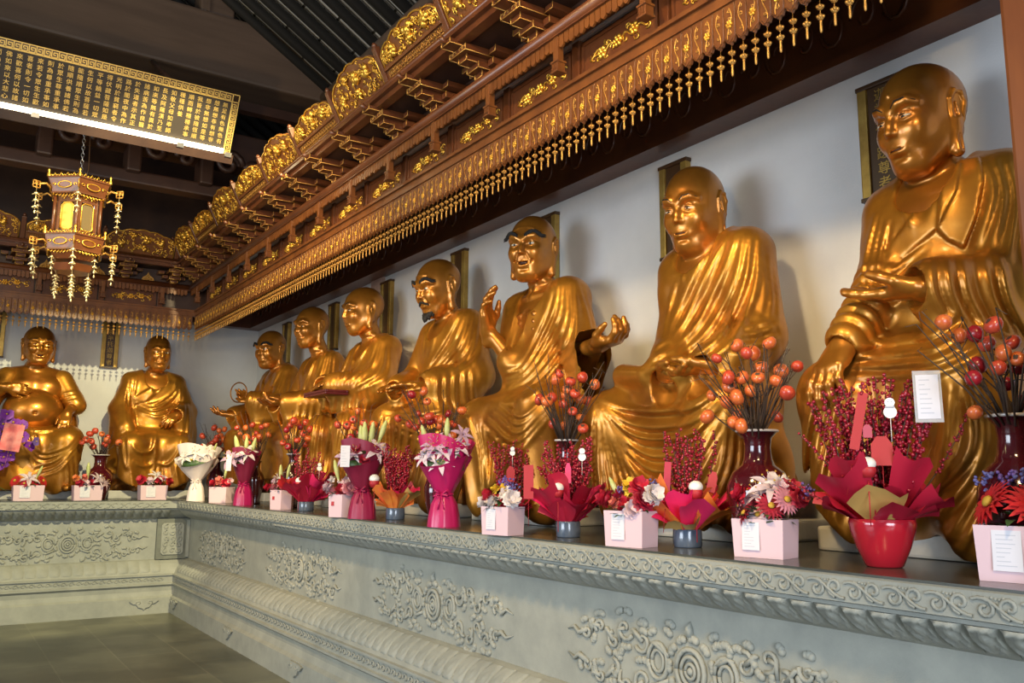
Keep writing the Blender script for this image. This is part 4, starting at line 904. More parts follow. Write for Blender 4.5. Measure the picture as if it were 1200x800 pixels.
m = MB(); m.tube([(3.3, -3, zr(3.3) - 0.10), (3.3, WY, zr(3.3) - 0.10)], 0.06, 10); m.tube([(0.2, -3, zr(0.2) - 0.14), (0.2, WY, zr(0.2) - 0.14)], 0.13, 10); struct('trim_purlins', m, BEAMWOOD)
# ------------------------------------------------------------------ carved canopy along both walls
CX, CY = 2.61, 11.09
kR_ = lambda t, o, z: Vector((CX - o, t, z))
kB_ = lambda t, o, z: Vector((t, CY - o, z))
SHARED = {}
def share(key, make):
    if key not in SHARED: SHARED[key] = make()
    return SHARED[key]
def place_mesh(name, me, parent, loc, rz=0.0):
    o = bpy.data.objects.new(name, me); o.location = loc; o.rotation_euler = (0, 0, rz); return link(o, parent)
def canopy(fr, t0, end, label, rz):
    """frame: t along, o outwards to the hall, z up"""
    root = empty('wooden_canopy', fr((t0 + end(0)) / 2, 0, 3.6), 0, label, 'canopy'); inv = -root.location
    P = lambda t, o, z: fr(t, o, z) + inv
    L = end(0) - t0
    def bar(m, o0, o1, z0, z1):
        vs = [P(t0, o0, z0), P(t0, o1, z0), P(t0, o1, z1), P(t0, o0, z1), P(end(-o0), o0, z0), P(end(-o1), o1, z0), P(end(-o1), o1, z1), P(end(-o0), o0, z1)]
        m.add(vs, [(0, 1, 2, 3), (7, 6, 5, 4), (0, 4, 5, 1), (1, 5, 6, 2), (2, 6, 7, 3), (3, 7, 4, 0)])
    def rod(m, o, z, r, seg=10): m.tube([P(t0, o, z), P(end(-o), o, z)], r, seg)
    ax = (P(1, 0, 0) - P(0, 0, 0)).normalized(); ou = (P(0, 1, 0) - P(0, 0, 0)).normalized()
    # rails
    m = MB(); bar(m, -0.05, 0.004, 3.56, 3.632); bar(m, -0.05, 0.022, 3.612, 3.632); bar(m, -0.05, 0.014, 3.556, 3.566); m.build('lower_rail', WOODLIT, root)
    m = MB(); rod(m, 0.10, 3.892, 0.034, 12); bar(m, 0.0, 0.115, 3.855, 3.868); bar(m, -0.09, 0.08, 3.905, 3.928); m.build('middle_rail', WOOD, root)
    m = MB(); bar(m, 0.22, 0.285, 4.085, 4.125); bar(m, 0.25, 0.315, 4.125, 4.15); bar(m, 0.22, 0.275, 4.15, 4.185); rod(m, 0.30, 4.165, 0.020, 8); m.build('eave_rail', WOOD, root)
    m = MB(); bar(m, -0.06, 0.26, 4.10, 4.118); bar(m, -0.075, -0.055, 3.92, 4.118); m.build('soffit', WOODDARK, root)
    m = MB(); bar(m, -0.085, -0.065, 3.62, 3.87); m.build('frieze_backing', WOODDARK, root)
    # hanging scalloped valance, one lappet every 61 mm
    pitch = 0.0615; n = int((L - 0.02) / pitch); lap = MB(); rel = MB(); fl = MB()
    far0 = 6.0 if rz else -99
    for i in range(n):
        t = end(0) - 0.03 - (i + 1) * pitch; c = t + pitch / 2; w = pitch * 0.485
        poly = [(c - w, 3.556), (c - w, 3.405), (c - w * 0.75, 3.398), (c - w * 0.55, 3.386), (c - w * 0.2, 3.384), (c, 3.374), (c + w * 0.2, 3.384), (c + w * 0.55, 3.386), (c + w * 0.75, 3.398), (c + w, 3.405), (c + w, 3.556)]
        lap.prism(poly, -0.012, 0.004, lambda u, q, d: P(u, d, q))
        near = t < 6.0 or not rz
        lap.tube([P(c - w * 0.92, 0.005, 3.55), P(c - w * 0.92, 0.005, 3.41), P(c, 0.006, 3.383), P(c + w * 0.92, 0.005, 3.41), P(c + w * 0.92, 0.005, 3.55)], 0.0028, 4, cap=False)
        k = 8 if near else 5
        rel.tube([P(c + 0.013 * math.sin(j * 5.2 / (k - 1)) * (1 if i % 2 else -1), 0.006, 3.535 - j * 0.135 / (k - 1)) for j in range(k)], 0.0028, 4, cap=False)
        for q, zz in enumerate((3.52, 3.485, 3.425)):
            rel.tube([P(c + (0.011 - 0.006 * j / 4) * math.cos(j * 1.3 + q), 0.006, zz + (0.011 - 0.006 * j / 4) * math.sin(j * 1.3 + q)) for j in range(4 if not near else 6)], 0.0026, 4, cap=False)
        if i % 2 == 0:
            if 'vfl' not in SHARED:
                for j in range(6): a = j * PI / 3; fl.ball((0.011 * math.cos(a), -0.008, 0.012 * math.sin(a)), 0.0075, 6, 4)
                fl.ball((0, -0.012, 0), 0.007, 6, 4); o = fl.build('valance_flower', GILT, root); SHARED['vfl'] = o.data; o.location = P(c, 0, 3.463); o.rotation_euler = (0, 0, rz)
            else: place_mesh('valance_flower', SHARED['vfl'], root, P(c, 0, 3.463), rz)
    lap.build('valance', WOODLIT, root); rel.build('valance_scrollwork', GILTDULL, root)
    # tassels: two star beads over a spindle, one under each lappet
    def tassel_mb(m=None, off=Vector((0, 0, 0)), seg=8):
        m = m or MB()
        m.tube([off + Vector((0, 0, 0)), off + Vector((0, 0, -0.105))], 0.0014, 4)
        for z in (-0.038, -0.078):
            for j in range(5): a = 2 * PI * j / 5; m.ball(off + Vector((0.0095 * math.cos(a), 0.0095 * math.sin(a), z)), 0.0076, 5, 4)
            m.ball(off + Vector((0, 0, z)), 0.0115, 6, 4, (1, 1, 1.2))
        m.lathe([(0.0006, -0.142), (0.0046, -0.138), (0.0058, -0.122), (0.0046, -0.102), (0.0065, -0.095), (0.001, -0.088)], 6, Matrix.Translation(off)); return m
    tm = None; order = sorted(range(n), key=lambda i: (fr(end(0) - 0.03 - (i + 0.5) * pitch, 0, 3.4)).length)
    rest = MB()
    for r_, i in enumerate(order):
        loc = P(end(0) - 0.03 - (i + 0.5) * pitch, -0.004, 3.378)
        if r_ < 100:
            if 'tassel' not in SHARED: o = tassel_mb().build('tassel', GILTDULL, root); o.location = loc; SHARED['tassel'] = o.data
            else: place_mesh('tassel', SHARED['tassel'], root, loc)
        else: tassel_mb(rest, loc, 6)
    if rest.v: o = rest.build('distant_tassels', GILTDULL, root); o['kind'] = 'stuff'
    # little ragged lambrequin under the middle rail
    m = MB(); t = t0 + 0.02; k = 0
    while t < end(-0.09) - 0.05:
        h = 0.048 + (0.010, 0.016, 0.004, 0.013)[k % 4]; m.prism([(t, 3.856), (t, 3.856 - h), (t + 0.018, 3.856 - h - 0.012), (t + 0.036, 3.856 - h), (t + 0.036, 3.856)], 0.088, 0.100, lambda u, q, d: P(u, d, q)); t += 0.042; k += 1
    m.build('lambrequin', WOODLIT, root)
    # repeated timber pieces share their meshes
    Mr = Matrix.Rotation(rz, 4, 'Z')      # local x = along, local -y = out to the hall
    def pendant():
        m = MB(); m.bevbox(-0.020, 0.020, -0.020, 0.020, 0.02, 0.16, 0.004); m.bevbox(-0.031, 0.031, -0.031, 0.031, 0.012, 0.024, 0.003); m.bevbox(-0.026, 0.026, -0.026, 0.026, -0.032, 0.013, 0.004); m.bevbox(-0.031, 0.031, -0.031, 0.031, -0.042, -0.031, 0.003)
        for s in (-1, 1): m.box(0.010 * s - 0.006, 0.010 * s + 0.006, -0.029, -0.025, -0.026, 0.006)
        return m
    def relief(half):
        m = MB(); rnd = random.Random(21)
        for s in (-1, 1):
            m.tube([(s * (0.03 + half * 0.85 * i / 9), -0.008, 0.018 * math.sin(i * 1.25) + 0.004 * s) for i in range(10)], 0.006, 5)
            for i in range(9):
                cx = s * (0.05 + half * 0.8 * rnd.random()); cz = rnd.uniform(-0.045, 0.05); m.tube([(cx + 0.022 * (1 - j / 9) * math.cos(j * 0.8 + i), -0.008, cz + 0.02 * (1 - j / 9) * math.sin(j * 0.8 + i)) for j in range(7)], 0.0045, 4)
        for cx, cz in ((0, 0.0), (-half * 0.55, -0.012), (half * 0.55, 0.012)):
            for j in range(6): a = j * PI / 3; m.ball((cx + 0.022 * math.cos(a), -0.010, cz + 0.022 * math.sin(a)), 0.013, 6, 4)
            m.ball((cx, -0.016, cz), 0.012, 6, 4)
        return m
    def frame_panel():
        m = MB(); m.box(-0.285, 0.285, -0.004, 0.006, -0.10, 0.10)
        for a, b, c, d in ((-0.285, 0.285, 0.082, 0.10), (-0.285, 0.285, -0.10, -0.085), (-0.285, -0.268, -0.1, 0.1), (0.268, 0.285, -0.1, 0.1)): m.box(a, b, -0.014, 0.004, c, d)
        return m
    sp_ = 0.663; i = 0; t = end(0) - 0.42
    while t > t0 + 0.05:
        pl = P(t, 0.085, 3.70)
        if 'pendant' not in SHARED: o = pendant().build('pendant_post', WOODLIT, root); SHARED['pendant'] = o.data; o.location = pl; o.rotation_euler = (0, 0, rz)
        else: place_mesh('pendant_post', SHARED['pendant'], root, pl, rz)
        if t - 0.62 > t0:
            q = P(t - sp_ / 2, -0.045, 3.735)
            if 'fpanel' not in SHARED:
                o = frame_panel().build('frieze_panel', WOOD, root); SHARED['fpanel'] = o.data; o2 = relief(0.22).build('gilt_relief', GILT, o); SHARED['frel'] = o2.data; o.location = q; o.rotation_euler = (0, 0, rz)
            else: o = place_mesh('frieze_panel', SHARED['fpanel'], root, q, rz); place_mesh('gilt_relief', SHARED['frel'], o, (0, 0, 0))
            if 'jpost' not in SHARED: mm = MB(); mm.bevbox(-0.03, 0.03, -0.02, 0.012, -0.115, 0.12, 0.004); o = mm.build('frieze_post', WOOD, root); SHARED['jpost'] = o.data; o.location = P(t, -0.045, 3.745); o.rotation_euler = (0, 0, rz)
            else: place_mesh('frieze_post', SHARED['jpost'], root, P(t, -0.045, 3.745), rz)
        t -= sp_; i += 1
    # stepped brackets under the eave with gilt edges, small gold gables between
    def bracket():
        m = MB(); g = MB()
        def arm(x0, x1, y0, y1, z0, z1):
            m.bevbox(x0, x1, y0, y1, z0, z1, 0.004)
            for s in (x0, x1):
                g.tube([(s, y0 - 0.001, z0), (s, y0 - 0.001, z1)], 0.0042, 4); g.tube([(s, y0, z0), (s, 0.05, z0)], 0.003, 4)
            g.tube([(x0, y0 - 0.001, z0), (x1, y0 - 0.001, z0)], 0.0042, 4)
        arm(-0.040, 0.040, -0.09, 0.06, 0.0, 0.035)
        arm(-0.065, 0.065, -0.13, 0.06, 0.036, 0.070)
        arm(-0.045, 0.045, -0.20, 0.06, 0.071, 0.105)
        arm(-0.090, 0.090, -0.235, 0.06, 0.106, 0.142)
        arm(-0.05, 0.05, -0.315, 0.06, 0.143, 0.172)
        for s in (-1, 1):
            for a, b in ((0.02, 0.05), (0.06, 0.095)): g.tube([(s * a, -0.237, 0.116), (s * a, -0.237, 0.134), (s * b, -0.237, 0.134), (s * b, -0.237, 0.116)], 0.0024, 4)
            m.bevbox(s * 0.15 - 0.035, s * 0.15 + 0.035, -0.09, 0.05, 0.10, 0.135, 0.004); g.tube([(s * 0.115, -0.092, 0.10), (s * 0.185, -0.092, 0.10), (s * 0.185, -0.092, 0.135)], 0.003, 4)
            m.bevbox(s * 0.10 - 0.03, s * 0.10 + 0.03, -0.07, 0.05, 0.05, 0.09, 0.004); g.tube([(s * 0.13, -0.072, 0.05), (s * 0.13, -0.072, 0.09)], 0.003, 4)
        m.tube([(0, -0.30, 0.16), (0, -0.335, 0.165), (0, -0.35, 0.182)], 0.016, 6)
        return m, g
    def gable():
        m = MB(); m.prism([(-0.085, 0), (-0.06, 0.055), (-0.02, 0.085), (0, 0.125), (0.02, 0.085), (0.06, 0.055), (0.085, 0)], -0.01, 0.008, lambda u, q, d: Vector((u, d, q)))
        for s in (-1, 1): m.tube([(s * (0.03 + 0.02 * (1 - j / 9) * math.cos(j * 0.8)), -0.014, 0.028 + 0.02 * (1 - j / 9) * math.sin(j * 0.8)) for j in range(8)], 0.006, 4)
        for z in (0.03, 0.06, 0.09): m.ball((0, -0.014, z), 0.012, 6, 4)
        return m
    t = end(0) - 0.30; bs = 0.555
    while t > t0 + 0.1:
        pl = P(t, 0.02, 3.928)
        if 'bracket' not in SHARED:
            a, b = bracket(); o = a.build('bracket', WOOD, root); SHARED['bracket'] = o.data; o2 = b.build('gilt_edging', GILTDULL, o); SHARED['bedge'] = o2.data; o.location = pl; o.rotation_euler = (0, 0, rz)
        else: o = place_mesh('bracket', SHARED['bracket'], root, pl, rz); place_mesh('gilt_edging', SHARED['bedge'], o, (0, 0, 0))
        if t - bs / 2 > t0:
            pl = P(t - bs / 2, -0.03, 3.928)
            if 'gable' not in SHARED: o = gable().build('gilt_gable', GILTDULL, root); SHARED['gable'] = o.data; o.location = pl; o.rotation_euler = (0, 0, rz)
            else: place_mesh('gilt_gable', SHARED['gable'], root, pl, rz)
        t -= bs
    # leaning crest: posts with arched panels between them
    tilt = R(27); ppitch = 0.822
    def cpost(): m = MB(); m.bevbox(-0.024, 0.024, -0.022, 0.022, -0.01, 0.26, 0.006); m.lathe([(0.001, 0.295), (0.014, 0.285), (0.02, 0.27), (0.012, 0.258)], 8); return m
    def outline(w, h0, h1):
        pts = [(-w, 0.0), (-w, h0)]
        for i in range(1, 20):
            a = i / 20; u = -w + 2 * w * a; base = h0 + (h1 - h0) * math.sin(PI * a) ** 0.7; pts.append((u, base + 0.014 * abs(math.sin(5 * PI * a))))
        return pts + [(w, h0), (w, 0.0)]
    def crest(B, seed):
        w = 0.382; low = 0.09 if B else 0.0; h0, h1 = (0.185, 0.265) if B else (0.19, 0.30)
        bd = MB(); out = outline(w, h0, h1); bd.prism(out, -0.006, 0.012, lambda u, q, d: Vector((u, d, q)))
        g = MB(); rnd = random.Random(seed)
        g.tube([(u * 0.975, -0.010, q - 0.008 if q > 0.1 else q + 0.012 + low) for u, q in out], 0.0065, 5)
        if B:
            bd.bevbox(-w, w, -0.022, 0.0, 0.082, 0.102, 0.004); bd.bevbox(-w, w, -0.022, 0.0, 0.0, 0.014, 0.004)
            f = MB(); x = -w + 0.03
            while x < w - 0.04:      # key fret
                f.tube([(x, -0.010, 0.03), (x, -0.010, 0.07), (x + 0.03, -0.010, 0.07), (x + 0.03, -0.010, 0.042), (x + 0.015, -0.010, 0.042), (x + 0.015, -0.010, 0.056)], 0.0032, 4); f.tube([(x, -0.010, 0.03), (x + 0.042, -0.010, 0.03)], 0.0032, 4); x += 0.042
        else: f = None
        def top(u): a = (u + w) / (2 * w); return h0 + (h1 - h0) * math.sin(PI * a) ** 0.7
        # dense scroll ground
        for i in range(90):
            u = rnd.uniform(-w * 0.93, w * 0.93); q = rnd.uniform(low + 0.022, top(u) - 0.022); r_ = rnd.uniform(0.014, 0.026); a0 = rnd.uniform(0, 6)
            g.tube([(u + r_ * (1 - j / 8) * math.cos(a0 + j * 0.9), -0.012 - 0.003 * (j % 2), q + r_ * (1 - j / 8) * math.sin(a0 + j * 0.9)) for j in range(7)], 0.0045, 4)
        # bold gilded blossoms and creatures in higher relief
        for cu, cq, s_ in ((-0.22, 0.42, 1.0), (0.02, 0.62, 1.25), (0.21, 0.66, 1.1), (0.05, 0.25, 0.8), (-0.08, 0.80, 0.8)):
            cu += rnd.uniform(-.03, .03); zc = low + 0.02 + (top(cu) - low - 0.04) * cq
            for j in range(9): a = rnd.uniform(0, 2 * PI); rr = rnd.uniform(0.0, 0.040) * s_; g.ball((cu + rr * math.cos(a), -0.018, zc + rr * math.sin(a)), rnd.uniform(0.014, 0.025) * s_, 7, 5, (1, 0.9, 1))
            for j in range(4): a = rnd.uniform(0, 2 * PI); g.tube([(cu, -0.02, zc), (cu + 0.035 * s_ * math.cos(a), -0.028, zc + 0.035 * s_ * math.sin(a)), (cu + 0.06 * s_ * math.cos(a + .4), -0.012, zc + 0.06 * s_ * math.sin(a + .4))], [0.011, 0.009, 0.003], 5)
        return bd, g, f
    t = end(0) - 0.33 - 0.0; i = 0
    while t > t0 + 0.1:
        def put(name, key, mk, pl, par=root, mtl=WOOD):
            if key not in SHARED: o = mk().build(name, mtl, par); SHARED[key] = o.data
            else: o = bpy.data.objects.new(name, SHARED[key]); link(o, par)
            o.location = pl; return o
        o = put('crest_post', 'cpost', cpost, P(t, 0.27, 4.185)); o.rotation_euler = Matrix.Rotation(rz, 4, 'Z').__matmul__(Matrix.Rotation(tilt, 4, 'X')).to_euler()
        if t - ppitch > t0 - 0.3:
            B = i % 2; key = 'crest%d' % B
            if key not in SHARED:
                bd, g, f = crest(B, 5 + B); o = bd.build('crest_panel', WOODLIT, root); a = g.build('gilt_relief', GILT, o); SHARED[key] = (o.data, a.data, None)
                if f: c = f.build('key_fret', GILTDULL, o); SHARED[key] = (o.data, a.data, c.data)
            else:
                o = place_mesh('crest_panel', SHARED[key][0], root, (0, 0, 0)); place_mesh('gilt_relief', SHARED[key][1], o, (0, 0, 0))
                if SHARED[key][2]: place_mesh('key_fret', SHARED[key][2], o, (0, 0, 0))
            o.location = P(t - ppitch / 2, 0.27, 4.185); o.rotation_euler = (Matrix.Rotation(rz, 4, 'Z') @ Matrix.Rotation(tilt, 4, 'X')).to_euler()
        t -= ppitch; i += 1
    return root
canopy(kR_, 1.32, lambda s: CY + s, 'long carved and gilded wooden canopy overhanging the row of statues at the right', R(-90))
canopy(kB_, -2.2, lambda s: CX + s, 'carved wooden canopy along the back wall, above the laughing statue', 0.0)
# ------------------------------------------------------------------ name plaques on the walls
PLQ_GOLD = mat('plaque gold frame', (0.50, 0.33, 0.08), rough=0.4, metal=0.6, col2=(0.36, 0.22, 0.05), nscale=12)
PLQ_DARK = mat('plaque dark board', (0.060, 0.028, 0.010), rough=0.4)
def plaque(t, wall, z0, z1, label, text=None, w=0.225):
    rz = R(-90) if wall == 'R' else 0.0
    loc = (WX - 0.002, t, z0) if wall == 'R' else (t, WY - 0.002, z0)
    root = empty('name_plaque', loc, rz, label, 'plaque'); h = z1 - z0
    m = MB(); m.bevbox(-w / 2, w / 2, -0.03, 0, 0, h, 0.004); m.build('board', PLQ_DARK, root)
    for q0, q1 in ((-w / 2 - 0.008, -w / 2 + 0.042), (w / 2 - 0.042, w / 2 + 0.008)): m = MB(); m.bevbox(q0, q1, -0.045, 0.0, -0.012, h, 0.006); m.build('gold_border', PLQ_GOLD, root)
    for q0, q1 in ((h - 0.004, h + 0.02), (-0.03, -0.008)): m = MB(); m.bevbox(-w / 2 - 0.014, w / 2 + 0.014, -0.048, 0.0, q0, q1, 0.004); m.build('end_rail', PLQ_DARK, root)
    if text:
        m = MB(); n = len(text); cell = (h - 0.02) / n
        for i, ch in enumerate(text):
            V, F = text_mesh(ch, cell * 0.92, 0.001); m.add([Vector((v.x, -0.032 - v.z, h - 0.012 - cell * (i + 0.82) + v.y)) for v in V], F)
        m.build('lettering', PLQ_GOLD, root)
    return root
plaque(2.36, 'R', 2.98, 3.53, 'dark name plaque with gold lettering on the wall behind the nearest statue', '迦諾迦伐蹉尊者')
plaque(3.80, 'R', 2.98, 3.55, 'name plaque mostly hidden behind the head of the statue resting its hands in its lap')
plaque(5.16, 'R', 3.0, 3.55, 'gold bordered name plaque behind the head of the statue with raised forearms')
plaque(6.49, 'R', 3.02, 3.56, 'gold bordered name plaque behind the head of the black bearded statue')
plaque(7.96, 'R', 3.02, 3.56, 'gold bordered name plaque beside the pinkish wall post')
plaque(9.38, 'R', 3.05, 3.56, 'gold bordered name plaque just above the shoulder of the lined smiling statue')
plaque(10.98, 'R', 3.05, 3.56, 'narrow looking name plaque behind the statue in the wall corner')
plaque(1.835, 'B', 2.99, 3.57, 'name plaque with gold lettering hanging between the two statues on the back wall', '注荼半托迦尊者', 0.19)
plaque(0.53, 'B', 3.03, 3.57, 'name plaque cut by the left edge of the photo, left of the laughing statue', None, 0.20)

# ------------------------------------------------------------------ long inscription board hung from the main beam
SIGN_DARK = mat('dark lacquer sign board', (0.022, 0.014, 0.009), rough=0.6)
LIGHTSTRIP = mat('lit strip lamp', (1, 0.95, 0.8), emit=(1.0, 0.86, 0.55), estr=9.0)
a = ony(282, 113, 7.75); b = ony(268, 185, 8.02)
SX = 2.10; top = Vector((0, 7.74, 5.085)); bot = Vector((0, 8.0, 4.595)); up = (top - bot).normalized(); H = (top - bot).length; nrm = Vector((0, -up.z, up.y))
SL = -3.2
root = empty('inscription_board', (SX, 8.0, 4.595), 0, 'long dark inscription board with gold characters, lit along its lower edge', 'sign')
fs = lambda u, w, d: Vector((u - SX, 0, 0)) + up * w + nrm * d
m = MB(); m.prism([(SL, 0), (SX, 0), (SX, H), (SL, H)], -0.05, 0.0, fs); m.build('board', SIGN_DARK, root)
m = MB()
for (u0, u1, w0, w1) in ((SL, SX, H - 0.075, H), (SX - 0.065, SX, 0, H)): m.prism([(u0, w0), (u1, w0), (u1, w1), (u0, w1)], 0.0, 0.006, fs)
m.build('border', PLQ_DARK, root)
m = MB(); u = SX - 0.075
GB = mat('sign gold leaf', (0.70, 0.48, 0.14), rough=0.5, metal=0.6)
for w in (H - 0.004, H - 0.071): m.prism([(SL, w - 0.004), (SX, w - 0.004), (SX, w + 0.004), (SL, w + 0.004)], 0.006, 0.012, fs)
for uu in (SX - 0.004, SX - 0.062): m.prism([(uu - 0.004, 0), (uu + 0.004, 0), (uu + 0.004, H), (uu - 0.004, H)], 0.006, 0.012, fs)
def keyunit(fn):
    for (x0, x1, y0, y1) in ((0, 1, .0, .14), (.86, 1, 0, .8), (.28, 1, .68, .82), (.28, .42, .34, .8), (.28, .7, .34, .48), (0, .14, 0, 1)): m.prism([fn(x0, y0), fn(x1, y0), fn(x1, y1), fn(x0, y1)], 0.006, 0.011, fs)
k = 0.055
while u > SL: 
    u -= k; keyunit(lambda x, y: (u + x * k * 0.92, H - 0.066 + y * 0.056))
w = H - 0.085
while w > 0.0: 
    w -= k; keyunit(lambda x, y: (SX - 0.058 + y * 0.050, w + x * k * 0.92))
m.build('key_fret_border', GB, root)
cols = ['無足有色無色有', '想無想非有想非', '無想如是等類我', '皆於彼隨順而轉', '種種承事種種供', '養', '如敬父母如奉師', '長及阿羅漢乃至', '如來等無有異於', '諸病苦為作良醫', '於失道者示其正', '路於闇夜中為作', '光明於貧窮者令', '得伏藏菩薩如是', '平等饒益一切眾', '生何以故菩薩若', '能隨順眾生則為', '隨順供養諸佛若', '於眾生尊重承事', '則為尊重承事如', '來若令眾生生歡', '喜者則令一切如', '來歡喜何以故諸', '佛如來以大悲心', '而為體故因於眾', '生而起大悲因於', '大悲生菩提心因', '菩提心成等正覺']
cols[4] = '種種承事'; cols[5] = '種種供養'; cols[5], cols[4] = '種種供養', '順而轉種種承事'; cols[3] = '類我皆於彼隨恆'; cols[2] = '非無想如是等恆'; cols[3] = '我皆於彼隨恆順'; cols[2] = '想非無想如是等'
m = MB(); lo_w = 0.075; cell = (H - 0.085 - lo_w) / 7; cu = SX - 0.115; pitch = (SX - 0.115 - (-0.02)) / 26.5
for j, col in enumerate(cols):
    for i, ch in enumerate(col):
        V, F = text_mesh(ch, cell * 0.86, 0.0015); m.add([fs(cu + v.x, H - 0.088 - cell * (i + 0.83) + v.y, 0.004 + v.z) for v in V], F)
    cu -= pitch
m.build('lettering', GB, root)['label'] = 'columns of gold characters'
m = MB(); m.prism([(SL, 0.0), (SX - 0.065, 0.0), (SX - 0.065, 0.042), (SL, 0.042)], 0.012, 0.030, fs); m.build('strip_light', LIGHTSTRIP, root)['label'] = 'glowing strip lamp along the lower edge'
m = MB(); m.prism([(SL, -0.085), (SX + 0.03, -0.085), (SX + 0.03, -0.002), (SL, -0.002)], -0.05, 0.035, fs); m.build('lower_rail', WOODDARK, root)
for uu in (0.45, 1.62, 2.05): m = MB(); m.prism([(uu, -0.02), (uu + 0.06, -0.02), (uu + 0.06, 0.02), (uu, 0.02)], 0.035, 0.05, fs); m.build('clip', mat('galvanised clip', (0.5, 0.5, 0.5), rough=0.35, metal=0.9) if 'galvanised clip' not in bpy.data.materials else bpy.data.materials['galvanised clip'], root)
for uu in (-2.0, 1.5): m = MB(); m.tube([fs(uu, H - 0.02, -0.05), Vector((uu - SX, 0.9, 1.16))], 0.02, 8); m.build('hanger', WOODDARK, root)

# ------------------------------------------------------------------ hexagonal palace lantern
LX_, LY_ = 0.93, 8.60
PANELGLOW = mat('lantern lit painted silk', (0.55, 0.30, 0.05), rough=0.5, emit=(1.0, 0.55, 0.06), estr=0.55)  # bright copy of the panels, lit look put into colour and glow
PANELDIM = mat('lantern dim painted silk', (0.10, 0.07, 0.03), rough=0.4, emit=(1.0, 0.6, 0.2), estr=0.05)  # dim copy of the same panels, unlit look put into the colour
SILVER = mat('pale gold metal charms', (0.80, 0.66, 0.38), rough=0.35, metal=0.85)
root = empty('palace_lantern', (LX_, LY_, 3.2), 0, 'hexagonal carved wooden lantern with gilt charms hanging on a chain', 'lantern')
A0 = R(-8)
def hexp(r, z): return [Vector((r * math.cos(A0 + PI / 6 + i * PI / 3), r * math.sin(A0 + PI / 6 + i * PI / 3), z)) for i in range(6)]
def hexbox(m, r0, r1, z0, z1):
    a = hexp(r0, z0); b = hexp(r1, z1); m.add(a + b, [tuple(range(5, -1, -1)), tuple(range(6, 12))] + [(i, (i + 1) % 6, 6 + (i + 1) % 6, 6 + i) for i in range(6)])
def face(i, r, u, z, d=0.0):
    p = hexp(r, 0); a, b = p[i], p[(i + 1) % 6]; c = (a + b) / 2; n = c.normalized(); return c + (b - a).normalized() * u + n * d + Vector((0, 0, z))
LW = WOODLIT
for name, z0, z1, r0, r1 in (('upper_tier', 0.90, 1.02, 0.245, 0.285), ('lower_tier', 0.38, 0.50, 0.25, 0.275)):
    m = MB(); hexbox(m, r0, r1, z0, z1); hexbox(m, r1 + 0.012, r1 + 0.012, z1, z1 + 0.014); hexbox(m, r0 + 0.012, r0 + 0.012, z0 - 0.014, z0); t = m.build(name, WOOD, root)
    for i in range(6):
        m = MB(); rr = (r0 + r1) / 2 * 1.0
        m.tube([face(i, rr, 0.062 * math.cos(k * PI / 8), (z0 + z1) / 2 + 0.03 * math.sin(k * PI / 8), 0.006) for k in range(17)], 0.006, 5)
        for s in (-1, 1): m.tube([face(i, rr, s * (0.095 + 0.018 * (1 - k / 8) * math.cos(k * 0.9)), (z0 + z1) / 2 + 0.018 * (1 - k / 8) * math.sin(k * 0.9), 0.006) for k in range(7)], 0.005, 4)
        m.build('gilt_oval', GILT, t)
    m = MB(); m2 = MB()
    for i in range(6):
        for k in range(9):
            u = -0.12 + k * 0.03; m.tube([face(i, r1, u - 0.016, z1 + 0.012), face(i, r1, u, z1 + 0.030 + 0.014 * (k % 2)), face(i, r1, u + 0.016, z1 + 0.012)], 0.005, 4)
            m2.tube([face(i, r0 - 0.01, u - 0.016, z0 - 0.012), face(i, r0 - 0.01, u, z0 - 0.045 + 0.0014 * (k - 4) ** 2), face(i, r0 - 0.01, u + 0.016, z0 - 0.012)], 0.006, 4)
    m.build('fretted_crest', GILT, t); m2.build('fretted_apron', GILT, t)
    for p in hexp(r1 + 0.005, z1 + 0.01): m = MB(); m.lathe([(0.001, 0.075), (0.008, 0.068), (0.012, 0.055), (0.006, 0.042), (0.014, 0.028), (0.016, 0.0)], 8, Matrix.Translation(p)); m.build('finial', GILT, t)
m = MB()
for p in hexp(0.215, 0.50): m.tube([p, p + Vector((0, 0, 0.40))], 0.015, 8)
for i in range(6):
    for u, w in ((-0.075, 0.014), (0.075, 0.014)): m.prism([(u - w, 0.51), (u + w, 0.51), (u + w, 0.87), (u - w, 0.87)], -0.03, -0.018, lambda a, b, d, i=i: face(i, 0.215, a, b, d))
    m.prism([(-0.08, 0.50), (0.08, 0.50), (0.08, 0.56), (-0.08, 0.56)], -0.03, -0.016, lambda a, b, d, i=i: face(i, 0.215, a, b, d)); m.prism([(-0.08, 0.82), (0.08, 0.82), (0.08, 0.90), (-0.08, 0.90)], -0.03, -0.016, lambda a, b, d, i=i: face(i, 0.215, a, b, d))
m.build('cage', WOOD, root)
for i in range(6):
    m = MB(); out = [(-0.055 , 0.585), (-0.03, 0.565), (0.03, 0.565), (0.055, 0.585), (0.055, 0.79), (0.03, 0.815), (-0.03, 0.815), (-0.055, 0.79)]
    m.prism(out, -0.036, -0.028, lambda a, b, d, i=i: face(i, 0.215, a, b, d)); o = m.build('silk_panel', PANELDIM if i % 2 == 0 else PANELGLOW, root)
    m = MB(); m.tube([face(i, 0.215, a, b, -0.022) for a, b in out + [out[0]]], 0.007, 5)
    for s in (-1, 1):
        for zc in (0.53, 0.855): m.tube([face(i, 0.215, s * (0.035 + 0.022 * (1 - k / 8) * math.cos(k * 0.9)), zc + 0.018 * (1 - k / 8) * math.sin(k * 0.9), -0.012) for k in range(7)], 0.005, 4)
    m.build('gilt_scrollwork', GILT, o)
m = MB(); hexbox(m, 0.16, 0.20, 0.20, 0.26); hexbox(m, 0.17, 0.23, 0.30, 0.37); m.build('base', WOOD, root)
